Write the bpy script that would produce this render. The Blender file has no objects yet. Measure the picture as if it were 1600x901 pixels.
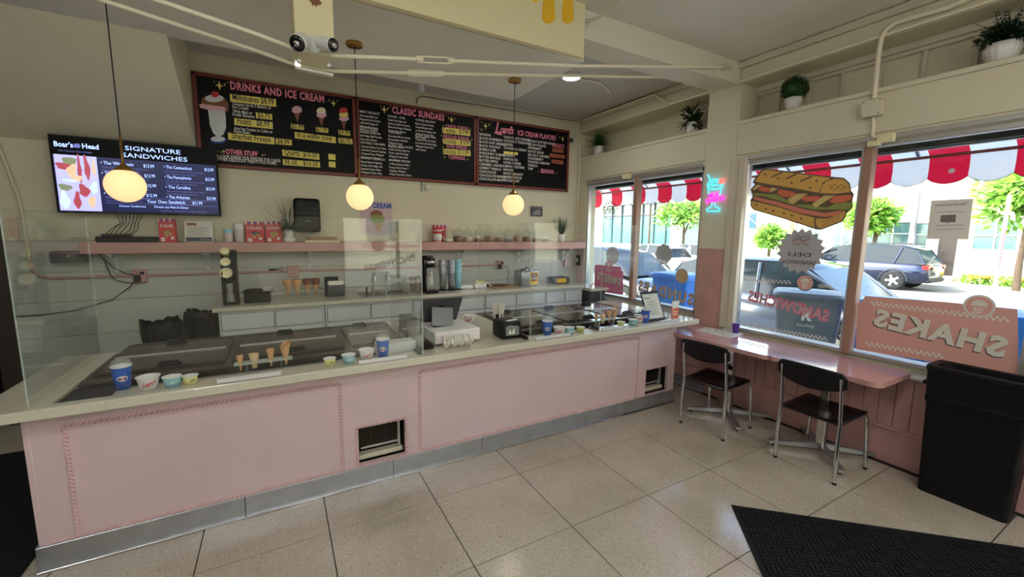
import bpy, bmesh, math, random
from mathutils import Vector, Matrix
random.seed(7)
C = bpy.context.scene.collection
PI = math.pi
sc = bpy.context.scene

# ---------------------------------------------------------------- camera
F_PX, YAW, PIT, ROL, CAMZ = 653.421, 0.510966563, 0.132946787, -0.0115214616, 1.7
_cy, _sy, _cp, _sp = math.cos(YAW), math.sin(YAW), math.cos(PIT), math.sin(PIT)
_f = Vector((_sy*_cp, _cy*_cp, -_sp)); _r = Vector((_cy, -_sy, 0)); _d = _f.cross(_r)
_c, _s = math.cos(ROL), math.sin(ROL)
AX_R = _c*_r + _s*_d; AX_D = -_s*_r + _c*_d; AX_F = _f
cd = bpy.data.cameras.new('camera'); cam = bpy.data.objects.new('camera', cd); C.objects.link(cam)
cd.sensor_width = 36; cd.lens = F_PX*36/1600; cd.clip_start = 0.05; cd.clip_end = 300
m = Matrix((AX_R, -AX_D, -AX_F)).transposed().to_4x4(); m.translation = Vector((0, 0, CAMZ))
cam.matrix_world = m
sc.camera = cam
# ---------------------------------------------------------------- world, sun, exposure
w = bpy.data.worlds.new('world'); sc.world = w; w.use_nodes = True
nt = w.node_tree; bg = nt.nodes['Background']
sky = nt.nodes.new('ShaderNodeTexSky'); sky.sky_type = 'NISHITA'; sky.sun_disc = False
sky.sun_elevation = math.radians(48); sky.sun_rotation = math.radians(-54); sky.air_density = 1.2; sky.dust_density = 2.5
nt.links.new(sky.outputs[0], bg.inputs[0]); bg.inputs[1].default_value = 0.55
sl = bpy.data.lights.new('sun', 'SUN'); so = bpy.data.objects.new('sun', sl); C.objects.link(so)
sl.energy = 3.8; sl.angle = math.radians(0.6); sl.color = (1, .95, .86)
so.rotation_euler = Vector((.58, -.42, -.70)).to_track_quat('-Z', 'Y').to_euler(); so.location = (-6, 2, 9)
sc.view_settings.view_transform = 'Standard'; sc.view_settings.look = 'None'
sc.view_settings.gamma = 1; sc.view_settings.use_curve_mapping = False
sc.view_settings.exposure = 1.22
sc.cycles.max_bounces = 10; sc.cycles.transparent_max_bounces = 24; sc.cycles.diffuse_bounces = 5
sc.cycles.sample_clamp_indirect = 6
for nm, loc, rot, sx, szz in (('window_daylight', (4.12, 2.4, 1.62), (0, -PI/2, 0), 1.7, 5.4), ('rear_daylight', (2.0, -4.56, 1.4), (-PI/2, 0, 0), 3.6, 2.1)):
    al = bpy.data.lights.new(nm, 'AREA'); ao = bpy.data.objects.new(nm, al); C.objects.link(ao)
    al.shape = 'RECTANGLE'; al.size = sx; al.size_y = szz; al.cycles.is_portal = True
    ao.location = loc
    ao.rotation_euler = Vector((-1, 0, 0) if nm[0] == 'w' else (0, 1, 0)).to_track_quat('-Z', 'Z' if nm[0] == 'r' else 'Y').to_euler()

# ---------------------------------------------------------------- helpers
def lin(c):
    return tuple(((x/255)/12.92 if x/255 <= .04045 else ((x/255+.055)/1.055)**2.4) for x in c)
def mat(name, rgb, rough=.6, metal=0., spec=.5, noise=None, bump=0., bscale=40., emit=0., coat=0., trans=0.):
    m = bpy.data.materials.new(name); m.use_nodes = True
    nt = m.node_tree; p = nt.nodes['Principled BSDF']
    col = lin(rgb) + (1,)
    p.inputs['Base Color'].default_value = col; p.inputs['Roughness'].default_value = rough
    p.inputs['Metallic'].default_value = metal; p.inputs['Specular IOR Level'].default_value = spec
    p.inputs['Coat Weight'].default_value = coat; p.inputs['Transmission Weight'].default_value = trans
    tc = nt.nodes.new('ShaderNodeTexCoord')
    if emit:
        p.inputs['Emission Color'].default_value = col; p.inputs['Emission Strength'].default_value = emit
    if noise:
        s, a = noise[:2]
        n = nt.nodes.new('ShaderNodeTexNoise'); n.inputs['Scale'].default_value = s; n.inputs['Detail'].default_value = 5
        nt.links.new(tc.outputs['Object'], n.inputs['Vector'])
        mx = nt.nodes.new('ShaderNodeMix'); mx.data_type = 'RGBA'
        d = tuple(x*(1-a) for x in col[:3]) + (1,); u = tuple(min(1, x*(1+a*.5)) for x in col[:3]) + (1,)
        mx.inputs[6].default_value = d; mx.inputs[7].default_value = u
        cr = nt.nodes.new('ShaderNodeMapRange'); cr.inputs[1].default_value = .3; cr.inputs[2].default_value = .7
        nt.links.new(n.outputs[0], cr.inputs[0]); nt.links.new(cr.outputs[0], mx.inputs[0])
        nt.links.new(mx.outputs[2], p.inputs['Base Color'])
    if bump:
        n2 = nt.nodes.new('ShaderNodeTexNoise'); n2.inputs['Scale'].default_value = bscale; n2.inputs['Detail'].default_value = 6
        nt.links.new(tc.outputs['Object'], n2.inputs['Vector'])
        b = nt.nodes.new('ShaderNodeBump'); b.inputs['Strength'].default_value = bump; b.inputs['Distance'].default_value = .01
        nt.links.new(n2.outputs[0], b.inputs['Height']); nt.links.new(b.outputs[0], p.inputs['Normal'])
    return m
def glassm(name, tint=(1, 1, 1), f0=.04, rough=0., haze=0., hcol=(1, 1, 1)):
    m = bpy.data.materials.new(name); m.use_nodes = True; nt = m.node_tree; nt.nodes.clear()
    N = nt.nodes.new; L = nt.links.new
    out = N('ShaderNodeOutputMaterial'); t = N('ShaderNodeBsdfTransparent'); g = N('ShaderNodeBsdfGlossy'); mx = N('ShaderNodeMixShader')
    t.inputs[0].default_value = tint + (1,); g.inputs['Roughness'].default_value = rough
    lw = N('ShaderNodeLayerWeight'); lw.inputs[0].default_value = .5
    pw = N('ShaderNodeMath'); pw.operation = 'POWER'; pw.inputs[1].default_value = 5; L(lw.outputs['Facing'], pw.inputs[0])
    mr = N('ShaderNodeMapRange'); mr.inputs[3].default_value = f0; mr.inputs[4].default_value = 1; L(pw.outputs[0], mr.inputs[0])
    L(mr.outputs[0], mx.inputs[0]); L(t.outputs[0], mx.inputs[1]); L(g.outputs[0], mx.inputs[2])
    if haze:
        df = N('ShaderNodeBsdfDiffuse'); df.inputs[0].default_value = hcol + (1,); m2 = N('ShaderNodeMixShader'); m2.inputs[0].default_value = haze
        L(mx.outputs[0], m2.inputs[1]); L(df.outputs[0], m2.inputs[2]); L(m2.outputs[0], out.inputs[0])
    else: L(mx.outputs[0], out.inputs[0])
    return m
_bev = {}
def _cboxgeo(sx, sy, sz, b, seg):
    k = (round(sx, 4), round(sy, 4), round(sz, 4), b, seg)
    if k not in _bev:
        bm = bmesh.new(); bmesh.ops.create_cube(bm, size=1)
        for v in bm.verts: v.co = Vector((v.co.x*sx, v.co.y*sy, v.co.z*sz))
        bmesh.ops.bevel(bm, geom=list(bm.edges), offset=min(b, sx*.45, sy*.45, sz*.45), segments=seg, affect='EDGES', profile=.5)
        bm.verts.index_update()
        _bev[k] = ([tuple(v.co) for v in bm.verts], [[v.index for v in f.verts] for f in bm.faces]); bm.free()
    return _bev[k]
class MB:
    def __init__(s): s.v = []; s.f = []; s.m = []; s.s = []
    def add(s, V, Fc, mi=0, sm=False, xf=None):
        o = len(s.v)
        s.v += [tuple(xf @ Vector(p)) for p in V] if xf else [tuple(p) for p in V]
        for f in Fc: s.f.append([i+o for i in f]); s.m.append(mi); s.s.append(sm)
        return s
    def box(s, a, b, mi=0, bev=0, seg=1, xf=None):
        x0, x1 = sorted((a[0], b[0])); y0, y1 = sorted((a[1], b[1])); z0, z1 = sorted((a[2], b[2]))
        if bev:
            V, Fc = _cboxgeo(x1-x0, y1-y0, z1-z0, bev, seg); c = ((x0+x1)/2, (y0+y1)/2, (z0+z1)/2)
            return s.add([(p[0]+c[0], p[1]+c[1], p[2]+c[2]) for p in V], Fc, mi, seg > 1, xf)
        V = [(x, y, z) for x in (x0, x1) for y in (y0, y1) for z in (z0, z1)]
        return s.add(V, [(0, 1, 3, 2), (4, 6, 7, 5), (0, 4, 5, 1), (2, 3, 7, 6), (0, 2, 6, 4), (1, 5, 7, 3)], mi, False, xf)
    def tube(s, path, r, n=10, mi=0, cap=True, closed=False, sm=True):
        P = [Vector(p) for p in path]; R = r if isinstance(r, (list, tuple)) else [r]*len(P)
        V = []; prev = None
        for i, p in enumerate(P):
            if closed: t = P[(i+1) % len(P)]-P[i-1]
            else: t = P[min(i+1, len(P)-1)]-P[max(i-1, 0)]
            t.normalize()
            if prev is None: a = t.orthogonal().normalized()
            else:
                a = prev - t*prev.dot(t)
                a = a.normalized() if a.length > 1e-6 else t.orthogonal().normalized()
            prev = a; b = t.cross(a)
            V += [tuple(p+R[i]*(a*math.cos(2*PI*k/n)+b*math.sin(2*PI*k/n))) for k in range(n)]
        Fc = []
        for i in range(len(P) if closed else len(P)-1):
            j = (i+1) % len(P)
            Fc += [(i*n+k, i*n+(k+1) % n, j*n+(k+1) % n, j*n+k) for k in range(n)]
        s.add(V, Fc, mi, sm)
        if cap and not closed: s.add(V[:n], [tuple(range(n))[::-1]], mi); s.add(V[-n:], [tuple(range(n))], mi)
        return s
    def cyl(s, p0, p1, r0, r1=None, n=20, mi=0, cap=True): return s.tube([p0, p1], [r0, r0 if r1 is None else r1], n, mi, cap)
    def lathe(s, prof, n=28, mi=0, c=(0, 0, 0), xf=None, sm=True):
        V = []; Fc = []
        for r, z in prof: V += [(c[0]+r*math.cos(2*PI*k/n), c[1]+r*math.sin(2*PI*k/n), c[2]+z) for k in range(n)]
        for i in range(len(prof)-1): Fc += [(i*n+k, i*n+(k+1) % n, (i+1)*n+(k+1) % n, (i+1)*n+k) for k in range(n)]
        return s.add(V, Fc, mi, sm, xf)
    def sphere(s, c, r, n=16, mi=0, sc_=(1, 1, 1), xf=None):
        V = []; m_ = max(6, n//2); Fc = []
        for i in range(m_+1):
            a = -PI/2+PI*i/m_; rr = math.cos(a)*r
            V += [(c[0]+rr*math.cos(2*PI*k/n)*sc_[0], c[1]+rr*math.sin(2*PI*k/n)*sc_[1], c[2]+r*math.sin(a)*sc_[2]) for k in range(n)]
        for i in range(m_): Fc += [(i*n+k, i*n+(k+1) % n, (i+1)*n+(k+1) % n, (i+1)*n+k) for k in range(n)]
        return s.add(V, Fc, mi, True, xf)
    def prism(s, poly, ax, a, b, mi=0):
        i = 'xyz'.index(ax); n = len(poly)
        def mk(p, t): q = list(p); q.insert(i, t); return tuple(q)
        V = [mk(p, a) for p in poly]+[mk(p, b) for p in poly]
        return s.add(V, [tuple(range(n))[::-1], tuple(range(n, 2*n))]+[(k, (k+1) % n, n+(k+1) % n, n+k) for k in range(n)], mi)
    def build(s, name, mats, parent=None, loc=None, world=False):
        me = bpy.data.meshes.new(name)
        L = Vector((0, 0, 0))
        if parent is not None and world: L = parent.matrix_basis.translation.copy()
        elif loc is not None: L = Vector(loc)
        me.from_pydata([(p[0]-L[0], p[1]-L[1], p[2]-L[2]) for p in s.v], [], s.f)
        if not isinstance(mats, (list, tuple)): mats = [mats]
        for m_ in mats: me.materials.append(m_)
        me.polygons.foreach_set('material_index', s.m); me.polygons.foreach_set('use_smooth', s.s)
        bm = bmesh.new(); bm.from_mesh(me)
        if len(bm.faces) < 60000: bmesh.ops.recalc_face_normals(bm, faces=bm.faces)
        bm.to_mesh(me); bm.free(); me.update()
        o = bpy.data.objects.new(name, me); C.objects.link(o)
        if parent is not None: o.parent = parent
        elif loc is not None: o.location = loc
        return o
def thing(name, label, cat, loc=(0, 0, 0), rz=0, group=None):
    o = bpy.data.objects.new(name, None); C.objects.link(o); o.location = loc; o.rotation_euler = (0, 0, rz); o.empty_display_size = .05
    o['label'] = label; o['category'] = cat
    if group: o['group'] = group
    return o
def tag(o, label, cat, group=None):
    o['label'] = label; o['category'] = cat
    if group: o['group'] = group
    return o
def struct(o, label=None, cat='structure'):
    o['kind'] = 'structure'
    if label: o['label'] = label; o['category'] = cat
    return o
def dup(o, loc, rz=None, label=None, group=None):
    def cp(x, par):
        c = x.copy(); C.objects.link(c)
        if par is not None: c.parent = par
        for ch in list(x.children): cp(ch, c)
        return c
    r = cp(o, None); r.location = loc
    if rz is not None: r.rotation_euler = (0, 0, rz)
    if label: r['label'] = label
    if group: r['group'] = group
    return r
def on(u, v, ax, val):
    d = AX_R*((u-800)/F_PX) + AX_D*((v-450.5)/F_PX) + AX_F
    i = 'xyz'.index(ax); o = Vector((0, 0, CAMZ)); t = (val-o[i])/d[i]
    return o + d*t
_tc = {}
def text_geo(t, bold=0., shear=0., sp=1.):
    k = (t, bold, shear, sp)
    if k in _tc: return _tc[k]
    cu = bpy.data.curves.new('t', 'FONT'); cu.body = t; cu.size = 1; cu.resolution_u = 2; cu.offset = bold; cu.shear = shear; cu.space_character = sp
    ob = bpy.data.objects.new('t', cu); C.objects.link(ob)
    me = bpy.data.meshes.new_from_object(ob)
    V = [(v.co.x, v.co.y) for v in me.vertices]; Fc = [tuple(p.vertices) for p in me.polygons]
    bpy.data.objects.remove(ob); bpy.data.curves.remove(cu); bpy.data.meshes.remove(me)
    _tc[k] = (V, Fc); return V, Fc
_cap = None
def cap_h():
    global _cap
    if _cap is None: V, F_ = text_geo('H'); _cap = max(p[1] for p in V)
    return _cap
def put_text(mb, t, O, U, N, width=None, h=.02, mi=0, bold=0., shear=0., xs=1., thick=.0012, V3=None, sp=1.):
    # O baseline start, U unit direction, N unit outwards; flat lettering with a hair of thickness
    V, Fc = text_geo(t, bold, shear, sp)
    if not V: return
    U = Vector(U).normalized(); N = Vector(N).normalized(); W = Vector(V3) if V3 else Vector((0, 0, 1))
    W = (W-U*W.dot(U)).normalized() if V3 is None else W
    x0 = min(p[0] for p in V); x1 = max(p[0] for p in V); k = h/cap_h()
    kx = width/(x1-x0) if width else k*xs
    mb.add([tuple(Vector(O)+U*((p[0]-x0)*kx)+W*(p[1]*k)+N*thick) for p in V], Fc, mi)
def text_px(mb, t, ax, val, p0, p1, h, mi=0, N=None, **kw):
    A = on(*p0, ax, val); B = on(*p1, ax, val)
    put_text(mb, t, A, B-A, N or ((0, -1, 0) if ax == 'y' else (-1, 0, 0)), width=(B-A).length, h=h, mi=mi, **kw)
def poly_px(mb, pts, ax, val, mi=0, t=.0006):
    i = 'xyz'.index(ax); P = [on(u, v, ax, val) for u, v in pts]
    q = [tuple(p[j] for j in range(3) if j != i) for p in P]
    mb.prism(q, ax, val, val-t, mi)
def ell(cx, cy, rx, ry, n=28): return [(cx+rx*math.cos(2*PI*k/n), cy+ry*math.sin(2*PI*k/n)) for k in range(n)]
def star4(mb, x, z, r, y, mi):
    mb.prism([(x+(r if k % 2 == 0 else r*.28)*math.cos(PI/4*k)*(.75 if k % 4 == 0 else 1), z+(r if k % 2 == 0 else r*.28)*math.sin(PI/4*k)) for k in range(8)], 'y', y, y-.0012, mi)

# ---------------------------------------------------------------- materials
M = {}
def D(k, *a, **kw): M[k] = mat(k, *a, **kw)
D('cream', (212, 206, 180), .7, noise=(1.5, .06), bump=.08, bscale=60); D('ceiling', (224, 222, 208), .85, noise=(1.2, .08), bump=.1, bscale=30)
D('cream_panel', (226, 216, 172), .55, noise=(2, .03)); D('grey_wall', (192, 194, 186), .6, noise=(2, .07), bump=.08)
D('pink', (208, 184, 187), .5, noise=(2.5, .05), bump=.06, bscale=25); D('pink_dark', (192, 148, 142), .5, noise=(6, .12)); D('pink_top', (206, 156, 156), .12, noise=(3, .03), coat=.7)
D('trim_cream', (206, 198, 178), .45, noise=(3, .06)); D('mullion', (160, 124, 106), .5, noise=(4, .08)); D('alu', (196, 196, 192), .35, .7)
D('slab', (204, 199, 182), .16, noise=(60, .08), coat=.2); D('white_cab', (208, 208, 208), .45, noise=(3, .03)); D('cab_gap', (120, 116, 110), .6)
D('brown_red', (120, 52, 40), .45, noise=(12, .2)); D('menu_black', (9, 8, 10), .5, spec=.2); D('yellow', (234, 218, 112), .6); D('orange_lab', (196, 108, 70), .6)
D('pink_ink', (240, 140, 160), .6); D('white_ink', (225, 222, 215), .6); D('black_ink', (24, 22, 22), .6); D('blue_ink', (40, 84, 170), .6); D('red_ink', (200, 44, 50), .5)
D('brown_ink', (132, 82, 60), .6); D('grey_ink', (120, 114, 108), .6); D('cream_ink', (236, 228, 190), .6); D('white_art', (212, 216, 220), .6); D('pale_pink', (226, 180, 190), .6)
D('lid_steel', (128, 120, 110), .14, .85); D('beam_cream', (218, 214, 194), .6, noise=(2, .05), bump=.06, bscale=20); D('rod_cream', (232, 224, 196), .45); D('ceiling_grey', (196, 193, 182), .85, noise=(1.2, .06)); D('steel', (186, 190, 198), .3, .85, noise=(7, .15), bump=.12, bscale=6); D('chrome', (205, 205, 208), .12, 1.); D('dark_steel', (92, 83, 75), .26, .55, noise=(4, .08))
D('black', (9, 9, 11), .45, spec=.3); D('black_gloss', (12, 12, 14), .18, coat=.3); D('bin_black', (8, 8, 12), .5, spec=.3, noise=(30, .2)); D('rubber', (22, 22, 25), .75, spec=.3, bump=.3, bscale=120); D('bag', (5, 5, 6), .45, spec=.3, bump=.5, bscale=8)
D('brass', (176, 138, 72), .28, .95); D('seat', (8, 8, 11), .2, spec=.45); D('dark_brown', (54, 44, 36), .6, noise=(3, .2)); D('dark_grey', (62, 62, 66), .5); D('tablet_grey', (126, 126, 128), .4)
D('white', (228, 228, 226), .4); D('white_pot', (222, 220, 214), .5, bump=.15, bscale=30); D('paper', (226, 222, 214), .7); D('cup_blue', (24, 88, 190), .45); D('cup_light', (146, 198, 214), .5); D('cup_yellow', (232, 226, 150), .5); D('cup_white', (234, 226, 224), .5)
D('waffle', (208, 160, 112), .7, noise=(90, .25), bump=.5, bscale=90); D('choc', (126, 70, 40), .6, noise=(60, .3)); D('cake_cone', (224, 190, 148), .7, noise=(70, .15))
D('leaf', (40, 84, 34), .5, noise=(20, .4)); D('leaf_dark', (24, 54, 30), .5, noise=(20, .4)); D('leaf_light', (120, 170, 50), .6, noise=(3, .45)); D('wood', (160, 120, 80), .5, noise=(20, .2)); D('bark', (92, 74, 56), .8, noise=(8, .3))
D('red_cloth', (206, 22, 56), .75); D('white_cloth', (226, 226, 230), .75); D('black_bar', (14, 14, 16), .5)
D('purple', (84, 40, 140), .4); D('blue_bin', (18, 110, 200), .4, noise=(3, .1)); D('grey_bin', (112, 124, 130), .5, noise=(3, .1)); D('bin_lid', (86, 98, 106), .5)
D('asphalt', (118, 116, 112), .85, noise=(30, .15), bump=.2, bscale=50); D('concrete', (190, 186, 176), .8, noise=(4, .12), bump=.15, bscale=30)
D('facade', (238, 228, 196), .8, noise=(1, .05)); D('facade_white', (232, 232, 228), .7); D('facade_dark', (110, 108, 100), .7); D('win_dark', (96, 128, 130), .12, .2, coat=.5); D('teal', (70, 160, 156), .15, .1, coat=.6, noise=(.4, .2)); D('door_dark', (60, 52, 46), .4)
D('car_grey', (96, 104, 116), .18, .55, coat=.8); D('car_navy', (34, 42, 66), .18, .5, coat=.8); D('car_black', (22, 26, 34), .16, .4, coat=1.); D('car_white', (218, 220, 222), .25, coat=.6); D('car_glass', (26, 36, 40), .08, spec=.35); D('tire', (24, 24, 25), .8); D('hub', (190, 178, 150), .35, .3); D('hub_silver', (190, 192, 196), .3, .8); D('tail', (210, 30, 26), .3, coat=.5); D('plastic_dark', (44, 46, 48), .6)
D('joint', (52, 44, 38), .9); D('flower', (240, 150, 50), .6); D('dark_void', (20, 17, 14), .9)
D('decal_pink', (214, 160, 150), .7); D('decal_rose', (226, 124, 168), .7); D('decal_grey', (176, 176, 180), .7); D('decal_tan', (196, 170, 142), .7); D('decal_shadow', (120, 108, 100), .7); D('decal_white', (216, 212, 202), .7); D('decal_brown', (104, 86, 66), .7); D('decal_bread', (214, 168, 88), .7); D('decal_green', (140, 150, 78), .7); D('decal_red', (214, 110, 80), .7); D('decal_ham', (212, 128, 104), .7); D('decal_cheese', (206, 184, 120), .7)
D('sun_yellow', (236, 186, 30), .6); D('peach', (240, 196, 160), .6); D('navy_ink', (34, 44, 84), .5); D('glove', (228, 226, 214), .35, bump=.5, bscale=40)
D('cyan_neon', (60, 210, 245), .5, emit=1.1); D('pink_neon', (255, 30, 200), .5, emit=1.0); D('red_neon', (255, 90, 80), .5, emit=1.0); D('disc_light', (255, 250, 240), .5, emit=9.)
M['globe'] = mat('globe', (255, 214, 158), .35, emit=.42)
for k_ in ('red_cloth', 'white_cloth'):
    nt = M[k_].node_tree; pb = nt.nodes['Principled BSDF']; tl = nt.nodes.new('ShaderNodeBsdfTranslucent'); ms = nt.nodes.new('ShaderNodeMixShader'); ms.inputs[0].default_value = .36
    tl.inputs[0].default_value = pb.inputs['Base Color'].default_value; out = nt.nodes['Material Output']; nt.links.new(pb.outputs[0], ms.inputs[1]); nt.links.new(tl.outputs[0], ms.inputs[2]); nt.links.new(ms.outputs[0], out.inputs[0])
M['glass'] = glassm('window_glass', (.97, 1, .99), .035)
M['acrylic'] = glassm('acrylic', (.985, 1, .99), .034, haze=.003)
M['acrylic_edge'] = glassm('acrylic_edge', (.8, .9, .87), .06, haze=.45, hcol=(.75, .85, .8))
M['clear'] = glassm('clear_plastic', (.97, .97, .97), .06, .02, haze=.14)
M['jar_glass'] = glassm('jar_glass', (.93, .95, .95), .06, .0, haze=.05)
# terrazzo tile: cream ground with small dark, brown and pale chips, polished
def terrazzo():
    m = mat('terrazzo', (190, 178, 156), .2); nt = m.node_tree; p = nt.nodes['Principled BSDF']; N = nt.nodes.new; L = nt.links.new
    g = N('ShaderNodeNewGeometry')
    def chips(scale, thr):
        v = N('ShaderNodeTexVoronoi'); v.inputs['Scale'].default_value = scale; L(g.outputs['Position'], v.inputs['Vector'])
        a = N('ShaderNodeMath'); a.operation = 'LESS_THAN'; a.inputs[1].default_value = thr; L(v.outputs['Distance'], a.inputs[0])
        return v, a
    base = N('ShaderNodeTexNoise'); base.inputs['Scale'].default_value = 1.3; base.inputs['Detail'].default_value = 6; L(g.outputs['Position'], base.inputs['Vector'])
    r = N('ShaderNodeValToRGB'); r.color_ramp.elements[0].position = .3; r.color_ramp.elements[1].position = .7
    r.color_ramp.elements[0].color = lin((172, 162, 146))+(1,); r.color_ramp.elements[1].color = lin((200, 192, 180))+(1,); L(base.outputs[0], r.inputs[0])
    cur = r.outputs[0]
    for sc_, thr, col in ((9, .035, (74, 56, 46)), (14, .03, (90, 74, 62)), (75, .22, (164, 146, 120)), (60, .13, (104, 84, 68)), (40, .13, (220, 212, 196)), (120, .18, (126, 110, 94))):
        v, a = chips(sc_, thr); mx = N('ShaderNodeMix'); mx.data_type = 'RGBA'; L(a.outputs[0], mx.inputs[0]); L(cur, mx.inputs[6]); mx.inputs[7].default_value = lin(col)+(1,); cur = mx.outputs[2]
    L(cur, p.inputs['Base Color'])
    rn = N('ShaderNodeTexNoise'); rn.inputs['Scale'].default_value = 3; L(g.outputs['Position'], rn.inputs['Vector'])
    mr = N('ShaderNodeMapRange'); mr.inputs[3].default_value = .05; mr.inputs[4].default_value = .24; p.inputs['Specular IOR Level'].default_value = .7; L(rn.outputs[0], mr.inputs[0]); L(mr.outputs[0], p.inputs['Roughness'])
    return m
M['terrazzo'] = terrazzo()

# ---------------------------------------------------------------- room shell
BY, XW, CH = 5.1, 3.97, 3.34
fl = struct(MB().box((-3.2, -4.7, -.12), (4.15, 5.3, -.006)).build('floor', M['joint']))
tile = None; rnd = random.Random(3)
for i in range(-6, 7):
    for j in range(-10, 7):
        x0 = .172+.6225*i; y0 = 1.162+.615*j
        x1, y1 = min(x0+.6225, 4.0), y0+.615
        if x0 < -3.2 or x0 > 3.9: continue
        full = abs(x1-x0-.6225) < .001
        if full and tile is not None:
            o = tile.copy(); C.objects.link(o); o.parent = fl; o.location = (x0, y0, 0)
        else:
            o = MB().box((.003, .003, -.012), (x1-x0-.003, .612, 0)).build('floor_tile', M['terrazzo'], parent=fl); o.location = (x0, y0, 0)
            if full: tile = o
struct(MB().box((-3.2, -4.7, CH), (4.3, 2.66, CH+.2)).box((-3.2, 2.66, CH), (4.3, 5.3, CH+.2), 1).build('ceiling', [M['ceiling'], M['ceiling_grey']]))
struct(MB().box((-3.2, 2.92, 3.1), (2.29, 4.13, CH)).build('ceiling_soffit', M['ceiling']))
# back wall with lap boards below, doorway to the left
wb = struct(MB().box((-1.98, BY, 0), (4.3, BY+.15, CH)).box((-3.2, BY, 2.62), (-1.98, BY+.15, CH)).build('wall_back', [M['cream']]))
zz = [.1, .42, .74, 1.05, 1.31, 1.585, 1.95]
for k in range(6):
    MB().box((-1.98, BY-.012, zz[k]+.002), (3.99, BY, zz[k+1]-.002), bev=.003).build('wall_board', M['grey_wall' if k < 5 else 'cream'], parent=wb)
MB().box((-2.1, BY-.02, 0), (-1.98, BY+.16, 2.62), bev=.004).build('door_casing', M['dark_brown'], parent=wb)
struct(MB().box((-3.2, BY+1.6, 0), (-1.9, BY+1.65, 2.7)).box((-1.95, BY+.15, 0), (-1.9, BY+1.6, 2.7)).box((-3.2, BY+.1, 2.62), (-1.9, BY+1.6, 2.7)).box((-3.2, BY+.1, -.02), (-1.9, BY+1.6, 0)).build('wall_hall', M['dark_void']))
struct(MB().box((-3.35, -4.7, 0), (-3.2, 6.9, CH)).build('wall_left', M['dark_brown']))
# sloped chase above the screen
ch = MB().prism([(BY, 2.42), (4.08, 3.1), (4.08, CH), (BY, CH)], 'x', -3.2, -.62); struct(ch.build('wall_slope', M['cream']))
# rear wall with shop window and the wall beside
rw = MB()
rw.box((-3.2, -4.7, 0), (1.25, -4.5, CH)).box((3.75, -4.7, 0), (4.3, -4.5, CH)).box((1.25, -4.7, 0), (3.75, -4.5, .4)).box((1.25, -4.7, 2.4), (3.75, -4.5, CH))
struct(rw.build('wall_rear', M['cream']))
wr3 = MB()
for a, b in ((1.25, 1.3), (2.45, 2.52), (3.7, 3.75)): wr3.box((a, -4.64, .4), (b, -4.56, 2.4))
for a, b in ((.4, .45), (2.35, 2.4)): wr3.box((1.25, -4.64, a), (3.75, -4.56, b))
w3 = struct(wr3.build('window_3', M['trim_cream']))
MB().box((1.3, -4.603, .45), (2.45, -4.597, 2.35)).build('pane', M['glass'], parent=w3); MB().box((2.52, -4.603, .45), (3.7, -4.597, 2.35)).build('pane', M['glass'], parent=w3)
# window wall (right)
R = MB()
TH = 4.15
R.box((XW, -4.5, .7), (TH, -1.15, CH)).box((XW, -.15, .7), (TH, .62, CH)).box((XW, -1.15, 2.3), (TH, -.15, CH))   # around the door
R.box((XW, -4.5, 0), (TH, -1.15, .7)).box((XW, -.15, 0), (TH, 5.1, .7))                                         # dado
R.box((XW, 2.62, .7), (TH, 2.97, CH)).box((XW, 4.9, .7), (TH, 5.1, 2.47))                                     # pillar, corner
R.box((4.02, .62, .7), (TH, 2.55, .78)).box((4.02, 2.97, .7), (TH, 4.9, .86))                                   # under the windows
R.box((4.26, .5, 2.44), (4.32, 5.1, CH)).box((XW, .62, 2.41), (4.26, 2.62, 2.47)).box((XW, 2.97, 2.41), (4.26, 4.9, 2.47))
R.box((TH, 2.62, 2.44), (4.26, 2.97, CH))
R.box((XW, .62, 3.14), (4.26, 2.62, CH)).box((XW, 2.97, 3.14), (4.26, 5.1, CH))
wr = struct(R.build('wall_right', M['cream']))
MB().box((XW-.012, -.15, 2.47), (XW+.02, 2.62, 2.755), bev=.004).box((XW-.022, -.15, 2.755), (4.26, 2.62, 2.79), bev=.004).build('shelf_fascia', M['cream'], parent=wr)
MB().box((XW-.012, 2.97, 2.47), (XW+.02, 5.09, 2.755), bev=.004).box((XW-.022, 2.97, 2.755), (4.26, 5.09, 2.79), bev=.004).build('shelf_fascia', M['cream'], parent=wr)
MB().box((XW-.012, .3, 3.14), (XW, 2.62, 3.27), bev=.003).box((XW-.012, 2.97, 3.14), (XW, 5.09, 3.27), bev=.003).build('cornice_board', M['cream'], parent=wr)
MB().box((XW-.03, .3, 3.275), (XW, 5.09, 3.335), bev=.008).build('cornice_moulding', M['trim_cream'], parent=wr)
MB().box((4.2, .3, 3.09), (4.26, 2.62, 3.14), bev=.005).box((4.225, .3, 3.06), (4.26, 2.62, 3.09), bev=.004).build('recess_moulding', M['trim_cream'], parent=wr)
b0 = None
for y in (.86, 1.118, 1.385, 1.644, 1.9, 2.16, 2.42):
    o = MB().box((4.235, -.014, 2.79), (4.26, .014, 3.09), bev=.003).build('batten', M['trim_cream'], parent=wr) if b0 is None else b0.copy()
    if b0 is not None: C.objects.link(o); o.parent = wr
    b0 = b0 or o; o.location = (0, y, 0)
MB().box((XW-.004, 2.66, .7), (XW, 2.968, 1.557)).build('painted_band', M['pink_dark'], parent=wr)
MB().box((XW-.004, 4.905, .8), (XW, 5.08, 1.62)).build('painted_band', M['pink'], parent=wr)
bb = None                                                       # tongue and groove dado
for k in range(44):
    y = -.13+.095*k
    if y > 4.0: break
    if bb is None: bb = o = MB().box((XW-.016, .0015, .285), (XW, .0935, .7), bev=.003).build('dado_board', M['pink_dark'], parent=wr)
    else: o = bb.copy(); C.objects.link(o); o.parent = wr
    o.location = (0, y, 0)
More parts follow.
